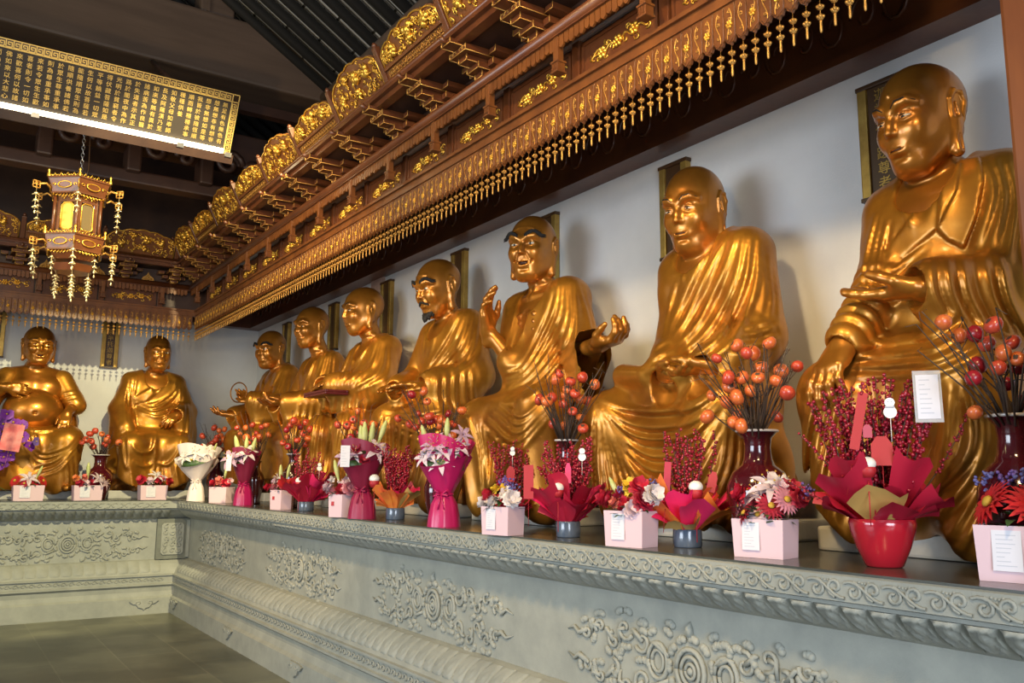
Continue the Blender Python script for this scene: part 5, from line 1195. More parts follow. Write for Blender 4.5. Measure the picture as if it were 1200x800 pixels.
def charm(m, p, n=3, s=1.0):
    m.tube([p, p - Vector((0, 0, 0.055 * n * s + 0.04))], 0.003, 4)
    for k in range(n):
        c = p - Vector((0, 0, (0.05 + k * 0.055) * s))
        m.ball(c, 0.019 * s, 7, 5, (1, 1, 0.7))
        for j in range(4): a = j * PI / 2 + k; m.tube([c, c + Vector((0.028 * s * math.cos(a), 0.028 * s * math.sin(a), -0.014))], [0.008, 0.003], 4)
    m.lathe([(0.001, -0.03), (0.01, -0.02), (0.006, 0)], 6, Matrix.Translation(p - Vector((0, 0, 0.055 * n * s + 0.03))))
for z, r in ((0.93, 0.365), (0.42, 0.35)):
    for p in hexp(r, z):
        d = Vector((p.x, p.y, 0)).normalized(); m = MB(); q = p - d * 0.10; side = d.cross(Vector((0, 0, 1)))
        m.tube([q, q + d * 0.04 + Vector((0, 0, 0.03)), p + Vector((0, 0, 0.01))], 0.010, 5)
        for a, b in (((-1, -1), (1, -1)), ((1, -1), (1, 1)), ((1, 1), (-1, 1)), ((-1, 1), (-1, -1)), ((-1, 0), (1, 0)), ((0, -1), (0, 1)), ((-.5, .5), (.5, .5))): m.tube([p + d * (0.022 + 0.03 * a[0]) + Vector((0, 0, 0.03 * a[1])), p + d * (0.022 + 0.03 * b[0]) + Vector((0, 0, 0.03 * b[1]))], 0.006, 4)
        o = m.build('arm_bracket', GILTDULL, root); m = MB(); charm(m, p + d * 0.02 - Vector((0, 0, 0.03)), 3, 1.1); m.build('charm_string', SILVER, o)
for p in hexp(0.20, 0.36): m = MB(); charm(m, p, 2, 1.0); m.build('charm_string', SILVER, root)
for p in hexp(0.15, 0.20) + [Vector((0, 0, 0.20))]: m = MB(); charm(m, p, 3, 1.1); m.build('charm_string', SILVER, root)
m = MB(); m.ball((0.07, -0.07, 0.80), 0.03, 10, 7); m.build('bulb', mat('lit bulb', (1, 1, 1), emit=(0.9, 0.95, 1.0), estr=25.0), root)['label'] = 'glowing white bulb'
m = MB(); z = 1.05; k = 0
while z < 2.12: 
    M_ = Matrix.Translation((0, 0, z)) @ Matrix.Rotation(PI / 2 * (k % 2), 4, 'Z'); m.tube([M_ @ Vector((0.012 * math.cos(a), 0, 0.022 * math.sin(a))) for a in [i * PI / 5 for i in range(11)]], 0.004, 5); z += 0.034; k += 1
m.build('chain', mat('steel chain', (0.45, 0.45, 0.45), rough=0.35, metal=0.9), root)
m = MB(); m.tube([(0.0, 0, 2.12), (0.05, 0, 1.5), (0.06, 0, 1.2), (0.03, 0, 1.0)], 0.006, 5); m.tube([(0, 0, 1.0), (0, 0, 0.85)], 0.01, 6); m.build('cable', PLQ_DARK, root)
# ------------------------------------------------------------------ offerings on the ledge
def mpp(p): c = RW.T @ (np.array(p) - np.array([0, 0, CAMZ])); return -c[2] / FPX
PINKBOX = mat('pale pink card', (0.66, 0.47, 0.51), rough=0.7)
NOTEPAPER = mat('white note paper', (0.66, 0.64, 0.68), rough=0.7)
NOTEINK = mat('grey note ink', (0.50, 0.50, 0.55), rough=0.8)
LEAF = mat('dark green leaves', (0.035, 0.075, 0.02), rough=0.45, col2=(0.06, 0.12, 0.03), nscale=30)
BUDG = mat('pale green lily bud', (0.42, 0.46, 0.14), rough=0.5, col2=(0.55, 0.55, 0.25), nscale=25)
STEMG = mat('green stems', (0.08, 0.12, 0.03), rough=0.5)
TWIG = mat('brown twigs', (0.075, 0.045, 0.028), rough=0.8)
MAROON = mat('oxblood glaze', (0.075, 0.006, 0.010), rough=0.10, col2=(0.045, 0.004, 0.007), nscale=5, coat=0.6)
BROWNGLAZE = mat('brown oxblood glaze', (0.060, 0.010, 0.008), rough=0.10, col2=(0.03, 0.006, 0.005), nscale=6, coat=0.6)
LIP = mat('white glaze lip', (0.55, 0.50, 0.47), rough=0.2)
REDPOT = mat('red glazed bowl', (0.42, 0.012, 0.025), rough=0.14, coat=0.6)
BLUEPOT = mat('blue grey glaze', (0.055, 0.080, 0.125), rough=0.16, col2=(0.11, 0.14, 0.19), nscale=8, coat=0.4)
BERRY = mat('red ilex berries', (0.30, 0.006, 0.022), rough=0.28, coat=0.3)
FOILRED = mat('crimson wrapping paper', (0.42, 0.010, 0.035), rough=0.45)
FOILPINK = mat('hot pink wrapping paper', (0.74, 0.022, 0.12), rough=0.42)
FOILORANGE = mat('orange gold wrapping paper', (0.80, 0.27, 0.04), rough=0.40, col2=(0.78, 0.12, 0.04), nscale=9)
FOILGOLD = mat('gold wrapping paper', (0.55, 0.34, 0.10), rough=0.42)
SATIN = mat('magenta satin wrap', (0.46, 0.012, 0.105), rough=0.32)
SATINDARK = mat('dark cherry paper wrap', (0.20, 0.008, 0.035), rough=0.5)
SATINWINE = mat('wine paper wrap', (0.30, 0.008, 0.055), rough=0.45)
WRAPWHITE = mat('pale blush tissue wrap', (0.78, 0.66, 0.62), rough=0.65)
TAGRED = mat('red paper tag', (0.40, 0.014, 0.020), rough=0.55)
WHITEM = mat('white ornament', (0.80, 0.78, 0.72), rough=0.5)
CLEAR = mat('clear plastic sleeve', (0.85, 0.88, 0.88), rough=0.12); CLEAR.node_tree.nodes['Principled BSDF'].inputs['Alpha'].default_value = 0.30
COL = dict(red=(0.52, 0.008, 0.035), crimson=(0.38, 0.006, 0.03), white=(0.80, 0.72, 0.70), pink=(0.72, 0.27, 0.33), pale=(0.76, 0.55, 0.60), coral=(0.72, 0.16, 0.12), yellow=(0.78, 0.50, 0.03), violet=(0.16, 0.09, 0.36), orchid=(0.22, 0.02, 0.38), lilac=(0.55, 0.36, 0.50), orange=(0.72, 0.20, 0.05), scarlet=(0.62, 0.015, 0.02), blue=(0.12, 0.12, 0.34), lily=(0.74, 0.60, 0.66))
_fm = {}
def cm(c):
    if c not in _fm: _fm[c] = mat('petals ' + c, COL[c], rough=0.55, col2=tuple(min(1, v * 0.72 + 0.01) for v in COL[c]), nscale=40)
    return _fm[c]
YELC = mat('flower centre', (0.50, 0.30, 0.03), rough=0.7)
def petal(m, L, W, tip, up, ang, base=0.0, curl=0.0, mi=0, n=5):
    """one petal: lies along angle ang, rises by up, tip droops by curl"""
    ca, sa = math.cos(ang), math.sin(ang); vs = []
    for i in range(n + 1):
        t = i / n; w = W * (math.sin(PI * min(1, (t * 0.86 + 0.14))) ** 0.8) * (1 - tip * t * t); r = base + L * t; z = up * t - curl * t * t
        for s in (-1, 0, 1): vs.append((r * ca - s * w * sa, r * sa + s * w * ca, z + (0.18 * w if s else 0)))
    m.add(vs, [(i * 3 + j, i * 3 + j + 1, (i + 1) * 3 + j + 1, (i + 1) * 3 + j) for i in range(n) for j in (0, 1)], True, mi)
def flower_mesh(kind, c):
    m = MB(); rnd = random.Random(3)
    if kind == 'gerbera':
        for ring, (nn, L, up) in enumerate(((20, 0.042, 0.006), (16, 0.034, 0.014), (12, 0.022, 0.014))):
            for i in range(nn): petal(m, L, 0.0062, 0.3, up, 2 * PI * (i + 0.5 * ring) / nn, 0.008, 0.010, 0)
        m.ball((0, 0, 0.006), 0.011, 10, 6, (1, 1, 0.6), mi=1)
    elif kind == 'carnation':
        for ring in range(6):
            nn = 13 - ring * 2; el = ring / 5
            for i in range(max(nn, 4)):
                a = 2 * PI * (i + rnd.random() * 0.6) / max(nn, 4); petal(m, 0.033 * (1 - 0.35 * el), 0.013, -0.25, 0.006 + 0.034 * el + rnd.uniform(-.006, .006), a, 0.0025, 0.012 * (1 - el) + rnd.uniform(-.006, .008), 0, 4)
        m.ball((0, 0, 0.004), 0.018, 9, 6, (1, 1, 0.8), mi=0)
    elif kind == 'lily':
        for i in range(6): petal(m, 0.085, 0.017 if i % 2 else 0.013, 0.25, 0.052, 2 * PI * i / 6, 0.004, 0.052, 0, 7)
        for i in range(6): a = 2 * PI * (i + .5) / 6; m.tube([(0, 0, 0), (0.015 * math.cos(a), 0.015 * math.sin(a), 0.035), (0.028 * math.cos(a), 0.028 * math.sin(a), 0.052)], 0.0012, 4, mi=0); m.ball((0.028 * math.cos(a), 0.028 * math.sin(a), 0.053), 0.004, 5, 4, mi=1)
    elif kind == 'bud':
        m.lathe([(0.001, 0.085), (0.006, 0.078), (0.011, 0.055), (0.012, 0.03), (0.008, 0.008), (0.003, -0.03)], 8)
    elif kind == 'sprig':
        for i in range(26): m.ball((rnd.uniform(-.022, .022), rnd.uniform(-.022, .022), rnd.uniform(-.01, .025)), rnd.uniform(.003, .006), 5, 4)
    elif kind == 'orchid':
        for i, (a, L, W) in enumerate(((90, .042, .02), (210, .042, .02), (330, .042, .02), (20, .040, .034), (160, .040, .034))): petal(m, L, W, 0.2, 0.012, R(a), 0.003, 0.008)
        petal(m, 0.024, 0.011, 0.2, 0.03, R(270), 0.0, 0.02); m.ball((0, 0, 0.01), 0.007, 7, 5, mi=1)
    return m
def flower(kind, c, root, loc, d, s=1.0, name=None):
    key = ('fl', kind, c)
    mt = [BUDG, BUDG] if kind == 'bud' else [cm(c), YELC]
    nm = name or {'bud': 'lily_bud', 'sprig': 'filler_blossom', 'orchid': 'orchid_flower'}.get(kind, kind)
    if key not in SHARED: o = flower_mesh(kind, c).build(nm, mt, root, fix=False); SHARED[key] = o.data
    else: o = link(bpy.data.objects.new(nm, SHARED[key]), root)
    q = Vector(d).normalized().to_track_quat('Z', 'Y'); o.rotation_mode = 'QUATERNION'; o.rotation_quaternion = q @ Quaternion((0, 0, 1), (loc[0] * 37 + loc[1] * 91) % 6.28); o.location = loc; o.scale = (s, s, s)
    return o
def leaves(root, rnd, n, R_, z0, z1, L=0.07, m_=None, name='leaves'):
    m = MB()
    for i in range(n):
        a = rnd.uniform(0, 2 * PI); r = R_ * math.sqrt(rnd.random()); q = MB(); petal(q, L * rnd.uniform(.7, 1.2), 0.014, 0.4, rnd.uniform(0.0, 0.04), a, 0.0, rnd.uniform(0, .03)); z = rnd.uniform(z0, z1)
        m.add([Vector(v) + Vector((r * math.cos(a), r * math.sin(a), z)) for v in q.v], q.f, True)
    return m.build(name, m_ or LEAF, root, fix=False)
def note(root, w, h, loc, rz, lines=7, tilt=0.0, sleeve=False, name='paper_note'):
    """printed slip of paper (print too small to read)"""
    m = MB(); m.box(-w / 2, w / 2, -0.0008, 0.0008, 0, h); o = m.build(name, NOTEPAPER, root); o.location = loc; o.rotation_euler = (tilt, 0, rz); o['label'] = 'white printed slip'
    m = MB(); rnd = random.Random(int(h * 9000))
    for i in range(lines):
        z = h * (0.88 - 0.75 * i / max(1, lines - 1)); k = rnd.uniform(0.25, 0.7); m.box(-w * 0.36, -w * 0.36 + w * k, -0.0014, -0.0009, z - h * 0.012, z + h * 0.012)
    m.build('print', NOTEINK, o)
    if sleeve: m = MB(); m.box(-w * 0.62, w * 0.62, 0.001, 0.002, -h * 0.08, h * 1.1); m.build('plastic_sleeve', CLEAR, o)
    return o
CAMDIR = lambda p: (Vector((0, 0, CAMZ)) - Vector(p)).normalized()
def flower_box(u, v, w, h, d, rz, label, flowers, seed, back=False, hexa=False, nt=True, stamp=False, depth_in=0.07):
    """pink card box; (u, v) = middle of its lower front edge as seen"""
    p = onz(u, v, LEDGE)
    if rz > R(-20): p = ony(u, 585, 11.13); p.z = LEDGE
    f = Vector((math.sin(rz), -math.cos(rz), 0)); c = p - f * (d / 2)
    root = empty('flower_box', c, rz, label, 'flower box', None); root.location.z = LEDGE + 0.0005; rnd = random.Random(seed)
    m = MB()
    if hexa: out = [(-w / 2, 0), (-w * 0.28, -d / 2), (w * 0.28, -d / 2), (w / 2, 0), (w * 0.28, d / 2), (-w * 0.28, d / 2)]
    else: out = [(-w / 2, -d / 2), (w / 2, -d / 2), (w / 2, d / 2), (-w / 2, d / 2)]
    n = len(out); k = 0.94
    bot = [(x * k, y * k, 0.0) for x, y in out]; top = [(x, y, h) for x, y in out]; it = [(x * .97, y * .97, h) for x, y in out]; ib = [(x * .93, y * .93, h * 0.55) for x, y in out]
    m.add(bot + top + it + ib, [tuple(range(n))[::-1]] + [(i, (i + 1) % n, n + (i + 1) % n, n + i) for i in range(n)] + [(n + i, n + (i + 1) % n, 2 * n + (i + 1) % n, 2 * n + i) for i in range(n)] + [(2 * n + i, 2 * n + (i + 1) % n, 3 * n + (i + 1) % n, 3 * n + i) for i in range(n)] + [tuple(3 * n + i for i in range(n))])
    m.build('box', PINKBOX, root)
    if nt: note(root, w * 0.34, h * 0.72, (-w * 0.12, -d / 2 - 0.004, h * 0.20), 0, 8, tilt=R(-2))
    if stamp: m = MB(); m.box(-0.012, 0.012, -0.001, 0.001, 0, 0.03); o = m.build('red_stamp', TAGRED, root); o.location = (-w * 0.1, -d / 2 * 0.97 - 0.003, h * 0.5); o.rotation_euler = (R(-2), 0, 0)
    leaves(root, rnd, 26, w * 0.34, h * 0.8, h + 0.03)
    fm = MB(); fm.ball((0, 0, h * 0.78), 1, 12, 6, (w * 0.42, d * 0.42, h * 0.22)); fm.build('foliage_base', LEAF, root)
    for (kind, col, x, z, s) in flowers:
        y = -d * 0.30 + rnd.uniform(-.02, .03) + max(0, z - 0.04) * 0.6; dr = Vector((x * 3.2 / w * 0.25, -0.75, 0.55 + z * 4)) if kind != 'bud' else Vector((x * 1.5, -0.1, 1))
        flower(kind, col, root, (x * w * 1.05, y, h + z), dr, s * 1.14)
    return root
RZW = R(-76)     # boxes on the right ledge face the hall and a little towards the camera
def L_(kind, col, x, z, s=1.0): return (kind, col, x, z, s)
carn_mix = [L_('carnation', 'white', -0.48, 0.015, 1.15), L_('carnation', 'red', -0.30, 0.045, 1.15), L_('carnation', 'white', -0.12, 0.02, 1.1), L_('carnation', 'white', 0.14, 0.055, 1.2), L_('carnation', 'crimson', 0.20, 0.012, 1.15), L_('carnation', 'white', 0.44, 0.04, 1.3), L_('carnation', 'yellow', -0.14, 0.085, .8), L_('carnation', 'yellow', 0.06, 0.09, .8), L_('sprig', 'violet', -0.02, 0.12), L_('sprig', 'violet', 0.18, 0.115), L_('sprig', 'blue', 0.44, 0.09), L_('carnation', 'red', -0.45, 0.06, .9)]
flower_box(579, 627, 0.195, 0.145, 0.13, RZW, 'pink box of white and crimson carnations with yellow sprigs, below the raised forearm statue', carn_mix, 1)
flower_box(730, 641, 0.205, 0.155, 0.13, RZW, 'pink box of crimson carnations with one yellow bloom and two pale pink ones', [L_('carnation', 'red', -0.52, 0.05, 1.2), L_('carnation', 'crimson', -0.26, 0.055, 1.0), L_('bud', 'x', -0.35, 0.07, .9), L_('carnation', 'red', -0.05, 0.012, 1.25), L_('carnation', 'pale', 0.22, 0.005, 1.2), L_('carnation', 'yellow', 0.02, 0.10, 1.1), L_('carnation', 'red', 0.24, 0.10, 1.25), L_('carnation', 'crimson', 0.38, 0.045, 1.4), L_('carnation', 'white', 0.56, 0.07, 1.3), L_('sprig', 'violet', -0.2, 0.085), L_('sprig', 'blue', 0.48, 0.11), L_('carnation', 'coral', -0.22, 0.03, .8)], 2)
flower_box(888, 654, 0.212, 0.145, 0.14, RZW, 'pink box of pink gerberas around a white lily, in front of the tall maroon vase', [L_('gerbera', 'pink', -0.42, 0.05, 1.0), L_('gerbera', 'crimson', -0.25, 0.02, 1.0), L_('carnation', 'red', -0.38, 0.09, 1.2), L_('lily', 'lily', 0.10, 0.12, 1.0), L_('lily', 'lily', -0.10, 0.09, .8), L_('gerbera', 'pale', -0.03, 0.015, .95), L_('gerbera', 'crimson', 0.22, 0.05, 1.1), L_('gerbera', 'pink', 0.48, 0.075, 1.1), L_('carnation', 'crimson', 0.66, 0.08, 1.0), L_('sprig', 'violet', 0.75, 0.11), L_('carnation', 'red', 0.45, 0.12, .9), L_('sprig', 'lilac', 0.3, 0.09), L_('carnation', 'pale', 0.32, 0.12, .8), L_('lily', 'white', 0.30, 0.13, .7)], 3)
flower_box(1196, 684, 0.235, 0.165, 0.16, RZW, 'pink box of big scarlet gerberas at the right edge, beside the wooden post', [L_('gerbera', 'scarlet', -0.32, 0.065, 1.55), L_('gerbera', 'scarlet', 0.16, 0.060, 1.6), L_('gerbera', 'red', 0.5, 0.06, 1.4), L_('sprig', 'blue', -0.38, 0.13, 1.1), L_('sprig', 'violet', -0.12, 0.13, 1.2), L_('sprig', 'blue', 0.1, 0.14, 1.1), L_('bud', 'x', 0.28, 0.11, 1.2)], 4)
flower_box(392, 606, 0.215, 0.165, 0.17, R(-58), 'six sided pink box of carnations with lily buds and a small red stamp', [L_('carnation', 'pale', -0.38, 0.045, 1.2), L_('carnation', 'pink', -0.2, 0.01, 1.2), L_('carnation', 'crimson', 0.12, 0.02, 1.5), L_('carnation', 'pale', 0.2, 0.085, 1.1), L_('carnation', 'pink', 0.45, 0.04, 1.3), L_('carnation', 'red', -0.5, 0.02, 1.1), L_('bud', 'x', -0.15, 0.12, 1.4), L_('bud', 'x', 0.05, 0.16, 1.3), L_('carnation', 'white', -0.35, 0.10, .9), L_('sprig', 'pale', 0.0, 0.08)], 5, hexa=True, nt=False, stamp=True)
flower_box(322, 597, 0.22, 0.17, 0.18, R(-58), 'six sided pink box of crimson carnations, in front of the dark brown bottle vase', [L_('carnation', 'pink', -0.2, 0.015, 1.2), L_('carnation', 'crimson', 0.25, 0.04, 1.5), L_('carnation', 'red', -0.42, 0.02, 1.1), L_('carnation', 'pale', 0.5, 0.05, 1.1), L_('bud', 'x', 0.02, 0.1, 1.3), L_('bud', 'x', 0.2, 0.12, 1.2), L_('lily', 'white', -0.2, 0.1, .9), L_('carnation', 'pale', -0.3, 0.07, 1.0)], 6, hexa=True, nt=False, stamp=True)
flower_box(254, 589, 0.22, 0.17, 0.16, R(-50), 'small pink box of coral red carnations beside the white wrapped bouquet', [L_('carnation', 'red', -0.3, 0.03, 1.5), L_('carnation', 'coral', 0.0, 0.06, 1.3), L_('carnation', 'red', 0.3, 0.035, 1.5), L_('bud', 'x', 0.1, 0.09, 1.2), L_('carnation', 'pale', 0.45, 0.06, 1.0), L_('sprig', 'pale', -0.1, 0.09)], 7, nt=False)
for (u, v, lab, fl, sd) in ((33, 584, 'pink box of scarlet gerberas and a pale lily on the back ledge, beside the orchid', [L_('gerbera', 'scarlet', -0.42, 0.05, 1.4), L_('gerbera', 'scarlet', 0.42, 0.05, 1.4), L_('lily', 'lily', 0.0, 0.07, 1.3), L_('gerbera', 'red', 0.2, 0.03, 1.1), L_('gerbera', 'crimson', -0.15, 0.02, 1.1), L_('bud', 'x', 0.25, 0.11, 1.2)], 8),
                            (103, 584, 'pink box of mixed lilies and crimson roses, in front of the round maroon vase', [L_('carnation', 'orange', -0.4, 0.08, 1.1), L_('carnation', 'crimson', -0.28, 0.02, 1.3), L_('lily', 'lily', 0.3, 0.06, 1.2), L_('carnation', 'crimson', 0.1, 0.02, 1.2), L_('carnation', 'pale', -0.05, 0.02, 1.0), L_('lily', 'pale', 0.5, 0.02, 1.0), L_('bud', 'x', -0.02, 0.11, 1.6), L_('carnation', 'coral', -0.1, 0.09, 1.0)], 9),
                            (180, 584, 'pink box of red carnations and a white lily below the statue with the crossed robe', [L_('carnation', 'red', -0.42, 0.06, 1.6), L_('carnation', 'pale', -0.12, 0.05, 1.2), L_('carnation', 'red', 0.18, 0.06, 1.4), L_('lily', 'white', 0.1, 0.11, 1.1), L_('carnation', 'scarlet', 0.5, 0.04, 1.5), L_('carnation', 'pale', 0.35, 0.08, 1.0)], 10)):
    flower_box(u, v, 0.31, 0.17, 0.17, R(2), lab, fl, sd)

# vases with persimmon branches
PERS = {}
def persimmon_mesh(c):
    if c not in PERS:
        m = MB(); m.lathe([(0.001, -0.86), (0.45, -0.80), (0.82, -0.48), (1.0, 0.0), (0.88, 0.48), (0.50, 0.76), (0.12, 0.72), (0.001, 0.68)], 14)
        for i in range(4):
            q = MB(); petal(q, 0.55, 0.26, 0.5, 0.10, i * PI / 2, 0.0, 0.2, 1, 4); m.add([Vector(v) + Vector((0, 0, 0.74)) for v in q.v], q.f, True, 1)
        o = m.build('persimmon', [mat('persimmon skin ' + c, dict(o=(0.66, 0.165, 0.035), r=(0.55, 0.075, 0.030), d=(0.36, 0.015, 0.022))[c], rough=0.30, col2=dict(o=(0.55, 0.10, 0.03), r=(0.45, 0.045, 0.025), d=(0.28, 0.010, 0.02))[c], nscale=1.6, coat=0.25), TWIG], None, fix=False)
        PERS[c] = o.data; bpy.data.objects.remove(o)
    return PERS[c]
def vase(u, x, zlip, h0, rb, label, mtl, y=None, style='bulb', lip=True):
    p = onx(u, 560, x) if y is None else ony(u, 560, y); root = empty('vase', (p.x, p.y, LEDGE + 0.0005), 0, label, 'vase'); H = zlip - LEDGE
    if style == 'bulb': pr = [(0.001, 0), (0.55, 0), (0.58, 0.02), (0.62, 0.10), (0.86, 0.28), (1.0, 0.44), (0.98, 0.54), (0.80, 0.65), (0.52, 0.71), (0.44, 0.76), (0.40, 0.86), (0.44, 0.94), (0.60, 0.985), (0.64, 0.995), (0.62, 1.0), (0.52, 0.99), (0.38, 0.92), (0.36, 0.75), (0.001, 0.74)]
    else: pr = [(0.001, 0), (0.62, 0), (0.66, 0.03), (0.60, 0.10), (0.72, 0.25), (1.0, 0.52), (1.0, 0.60), (0.80, 0.70), (0.55, 0.76), (0.42, 0.85), (0.44, 0.94), (0.62, 0.99), (0.60, 1.0), (0.40, 0.97), (0.36, 0.80), (0.001, 0.79)]
    m = MB(); m.lathe([(r * rb, z * H) for r, z in pr], 36); m.build('body', mtl, root)
    if lip: k = 0.63 * rb; m = MB(); m.tube([(k * math.cos(i * PI / 16), k * math.sin(i * PI / 16), H) for i in range(33)], 0.006, 6); m.build('rim', LIP, root)['label'] = 'pale glazed rim'
    return root, Vector((p.x, p.y, zlip))
def persimmons(mouth, pts, label, rad, cols, seed, extra=14, top=0.12):
    root = empty('persimmon_branches', mouth - Vector((0, 0, 0.02)), 0, label, 'persimmon branches'); rnd = random.Random(seed); tw = MB(); o0 = root.location
    dist = mouth - Vector((0, 0, CAMZ))
    for i, (u, v) in enumerate(pts):
        d = Vector(ray(u, v)); dp = rnd.uniform(-0.20, 0.02); n = Vector((dist.x, dist.y, 0)).normalized(); t = (dist.dot(n) + dp) / d.dot(n); p = d * t + Vector((0, 0, CAMZ)) - o0
        r = rad * rnd.uniform(0.82, 1.15); o = link(bpy.data.objects.new('persimmon', persimmon_mesh(cols[i % len(cols)])), root); o.location = p; o.scale = (r, r, r * 0.9)
        dr = Vector((rnd.uniform(-1, 1), rnd.uniform(-1, 1), rnd.uniform(-0.2, 1))).normalized(); o.rotation_mode = 'QUATERNION'; o.rotation_quaternion = dr.to_track_quat('Z', 'Y')
        e = p + dr * r * 0.7; b = Vector((rnd.uniform(-.015, .015), rnd.uniform(-.015, .015), -0.12 * min(1, mouth.z - LEDGE))); m1 = b.lerp(e, 0.55) + Vector((0, 0, 0.04)) + Vector((rnd.uniform(-.03, .03), rnd.uniform(-.03, .03), 0)); 
        tw.tube([b, b.lerp(m1, 0.5) + Vector((rnd.uniform(-.01, .01), rnd.uniform(-.01, .01), .01)), m1, m1.lerp(e, 0.6) + Vector((0, 0, 0.02)), e], [0.0045, 0.004, 0.003, 0.0025, 0.002], 5)
        for _ in range(2):
            s = m1.lerp(e, rnd.random()); tw.tube([s, s + Vector((rnd.uniform(-.05, .05), rnd.uniform(-.05, .05), rnd.uniform(-.02, .07)))], [0.002, 0.001], 4)
    ctr = sum((c.location for c in root.children), Vector()) / max(1, len(pts))
    for i in range(extra):
        a = rnd.uniform(0, 2 * PI); b = Vector((rnd.uniform(-.015, .015), rnd.uniform(-.015, .015), -0.05)); e = ctr * 1.35 + Vector((0.19 * math.cos(a), 0.19 * math.sin(a), rnd.uniform(-.08, top))) - Vector((dist.x, dist.y, 0)).normalized() * 0.09
        k = b.lerp(e, 0.5) + Vector((rnd.uniform(-.04, .04), rnd.uniform(-.04, .04), 0.02)); tw.tube([b, k, e, e + Vector((rnd.uniform(-.04, .04), rnd.uniform(-.04, .04), rnd.uniform(-.03, .04)))], [0.004, 0.003, 0.0018, 0.001], 5)
    tw.build('twigs', TWIG, root); return root
def px_(x0, y0, s, L): return [(x0 + a / s, y0 + b / s) for a, b in L]
def lipz(u, v, x): return onx(u, v, x).z
# tall maroon vase between the two nearest statues
_, mo = vase(889, 2.93, lipz(889, 505, 2.93), 0, 0.135, 'tall maroon glazed vase holding orange persimmons, between the two nearest statues', MAROON)
persimmons(mo, px_(810, 380, 2.757, [(252, 60), (148, 68), (178, 93), (200, 93), (82, 110), (225, 140), (165, 172), (216, 172), (274, 183), (122, 200), (343, 136), (65, 230), (310, 222), (148, 235), (115, 252), (52, 298), (148, 290), (162, 328), (278, 298), (190, 215), (120, 172), (290, 150), (138, 315)]), 'orange persimmon branches in the tall maroon vase between the two nearest statues', 0.031, 'oororooo', 3, 26)
_, mo = vase(1192, 2.90, lipz(1192, 487, 2.90), 0, 0.12, 'dark maroon vase at the right edge, partly behind the wooden post', MAROON)
persimmons(mo, px_(1080, 350, 2.35, [(60, 65), (105, 102), (147, 97), (198, 72), (180, 124), (225, 148), (157, 182), (212, 190), (143, 218), (235, 235), (147, 313), (265, 165), (270, 190), (250, 120), (275, 285)]), 'deep red and orange persimmon branches at the right edge, in front of the nearest statue', 0.027, 'oodrrodrdd', 5, 14)
_, mo = vase(664, 2.95, lipz(664, 516, 2.95), 0, 0.10, 'maroon vase behind the berry pot with snowman tags', MAROON)
persimmons(mo, px_(550, 420, 3.636, [(383, 65), (368, 88), (432, 97), (482, 80), (535, 110), (352, 165), (402, 160), (398, 193), (330, 182), (510, 185), (440, 225), (480, 252), (360, 278), (405, 288), (485, 298), (475, 175), (300, 175), (450, 150), (420, 130)]), 'persimmon branches against the knee of the statue with raised forearms', 0.031, 'rorroro', 7, 20)
_, mo = vase(512, 2.84, lipz(512, 535, 2.84), 0, 0.085, 'maroon vase hidden behind the hot pink lily bouquet', MAROON)
persimmons(mo, px_(440, 490, 5.714, [(310, 20), (230, 40), (370, 20), (430, 45), (475, 30), (520, 40), (320, 55), (320, 100), (310, 150), (515, 115), (500, 130), (270, 60), (410, 10), (450, 20)]) + px_(440, 290, 3.8, [(160, 655), (215, 640), (230, 685), (100, 760), (190, 740), (240, 750), (325, 740), (385, 725), (290, 765)]), 'red persimmon branches rising behind the hot pink lily bouquet', 0.033, 'rrdoor', 9, 14)
_, mo = vase(424, 2.84, lipz(424, 545, 2.84), 0, 0.085, 'maroon vase hidden behind the dark cherry lily bouquet', MAROON)
persimmons(mo, px_(330, 480, 5.926, [(390, 105), (530, 10), (500, 70), (480, 195), (570, 90), (500, 125), (580, 130), (600, 170), (495, 275), (620, 140), (545, 160), (640, 100), (455, 110)]), 'red persimmon branches rising behind the dark cherry lily bouquet', 0.033, 'rordro', 11, 12)
_, mo = vase(343, 2.86, lipz(343, 532, 2.86), 0, 0.10, 'dark brown bottle vase behind a six sided pink flower box', BROWNGLAZE, style='tall')
persimmons(mo, px_(330, 480, 5.926, [(85, 75), (105, 90), (170, 90), (35, 140), (200, 135), (150, 165), (185, 200), (10, 230), (45, 255), (110, 210), (165, 240), (40, 190), (60, 110), (130, 120)]), 'persimmon branches in the dark brown bottle vase, below the lined smiling statue', 0.036, 'rordr', 13, 14)
_, mo = vase(300, 2.86, lipz(300, 540, 2.86), 0, 0.085, 'slim brown vase close beside the wine coloured bouquet', BROWNGLAZE, style='tall', lip=False)
persimmons(mo, px_(200, 480, 6.15, [(500, 170), (565, 230), (545, 200), (600, 210), (635, 220), (640, 195), (480, 130), (705, 180), (590, 110), (655, 125), (690, 110), (620, 170), (540, 130)]), 'small orange persimmon branches above the wine coloured bouquet', 0.036, 'ororr', 15, 12)
_, mo = vase(253, 2.95, lipz(253, 536, 2.95), 0, 0.11, 'dark maroon vase in the ledge corner, behind the white wrapped bouquet', MAROON, lip=False)
persimmons(mo, px_(200, 480, 6.15, [(230, 190), (315, 130), (390, 140), (350, 150), (280, 250), (325, 220), (350, 240), (385, 215), (290, 285), (230, 268), (370, 285), (335, 195), (400, 235), (360, 190), (320, 265), (300, 240)]), 'red persimmon branches in the ledge corner against the pale back wall', 0.040, 'rroor', 17, 14)
_, mo = vase(116, None, ony(116, 533, 11.5).z, 0, 0.155, 'round maroon vase on the back ledge between its two statues', MAROON, y=11.5)
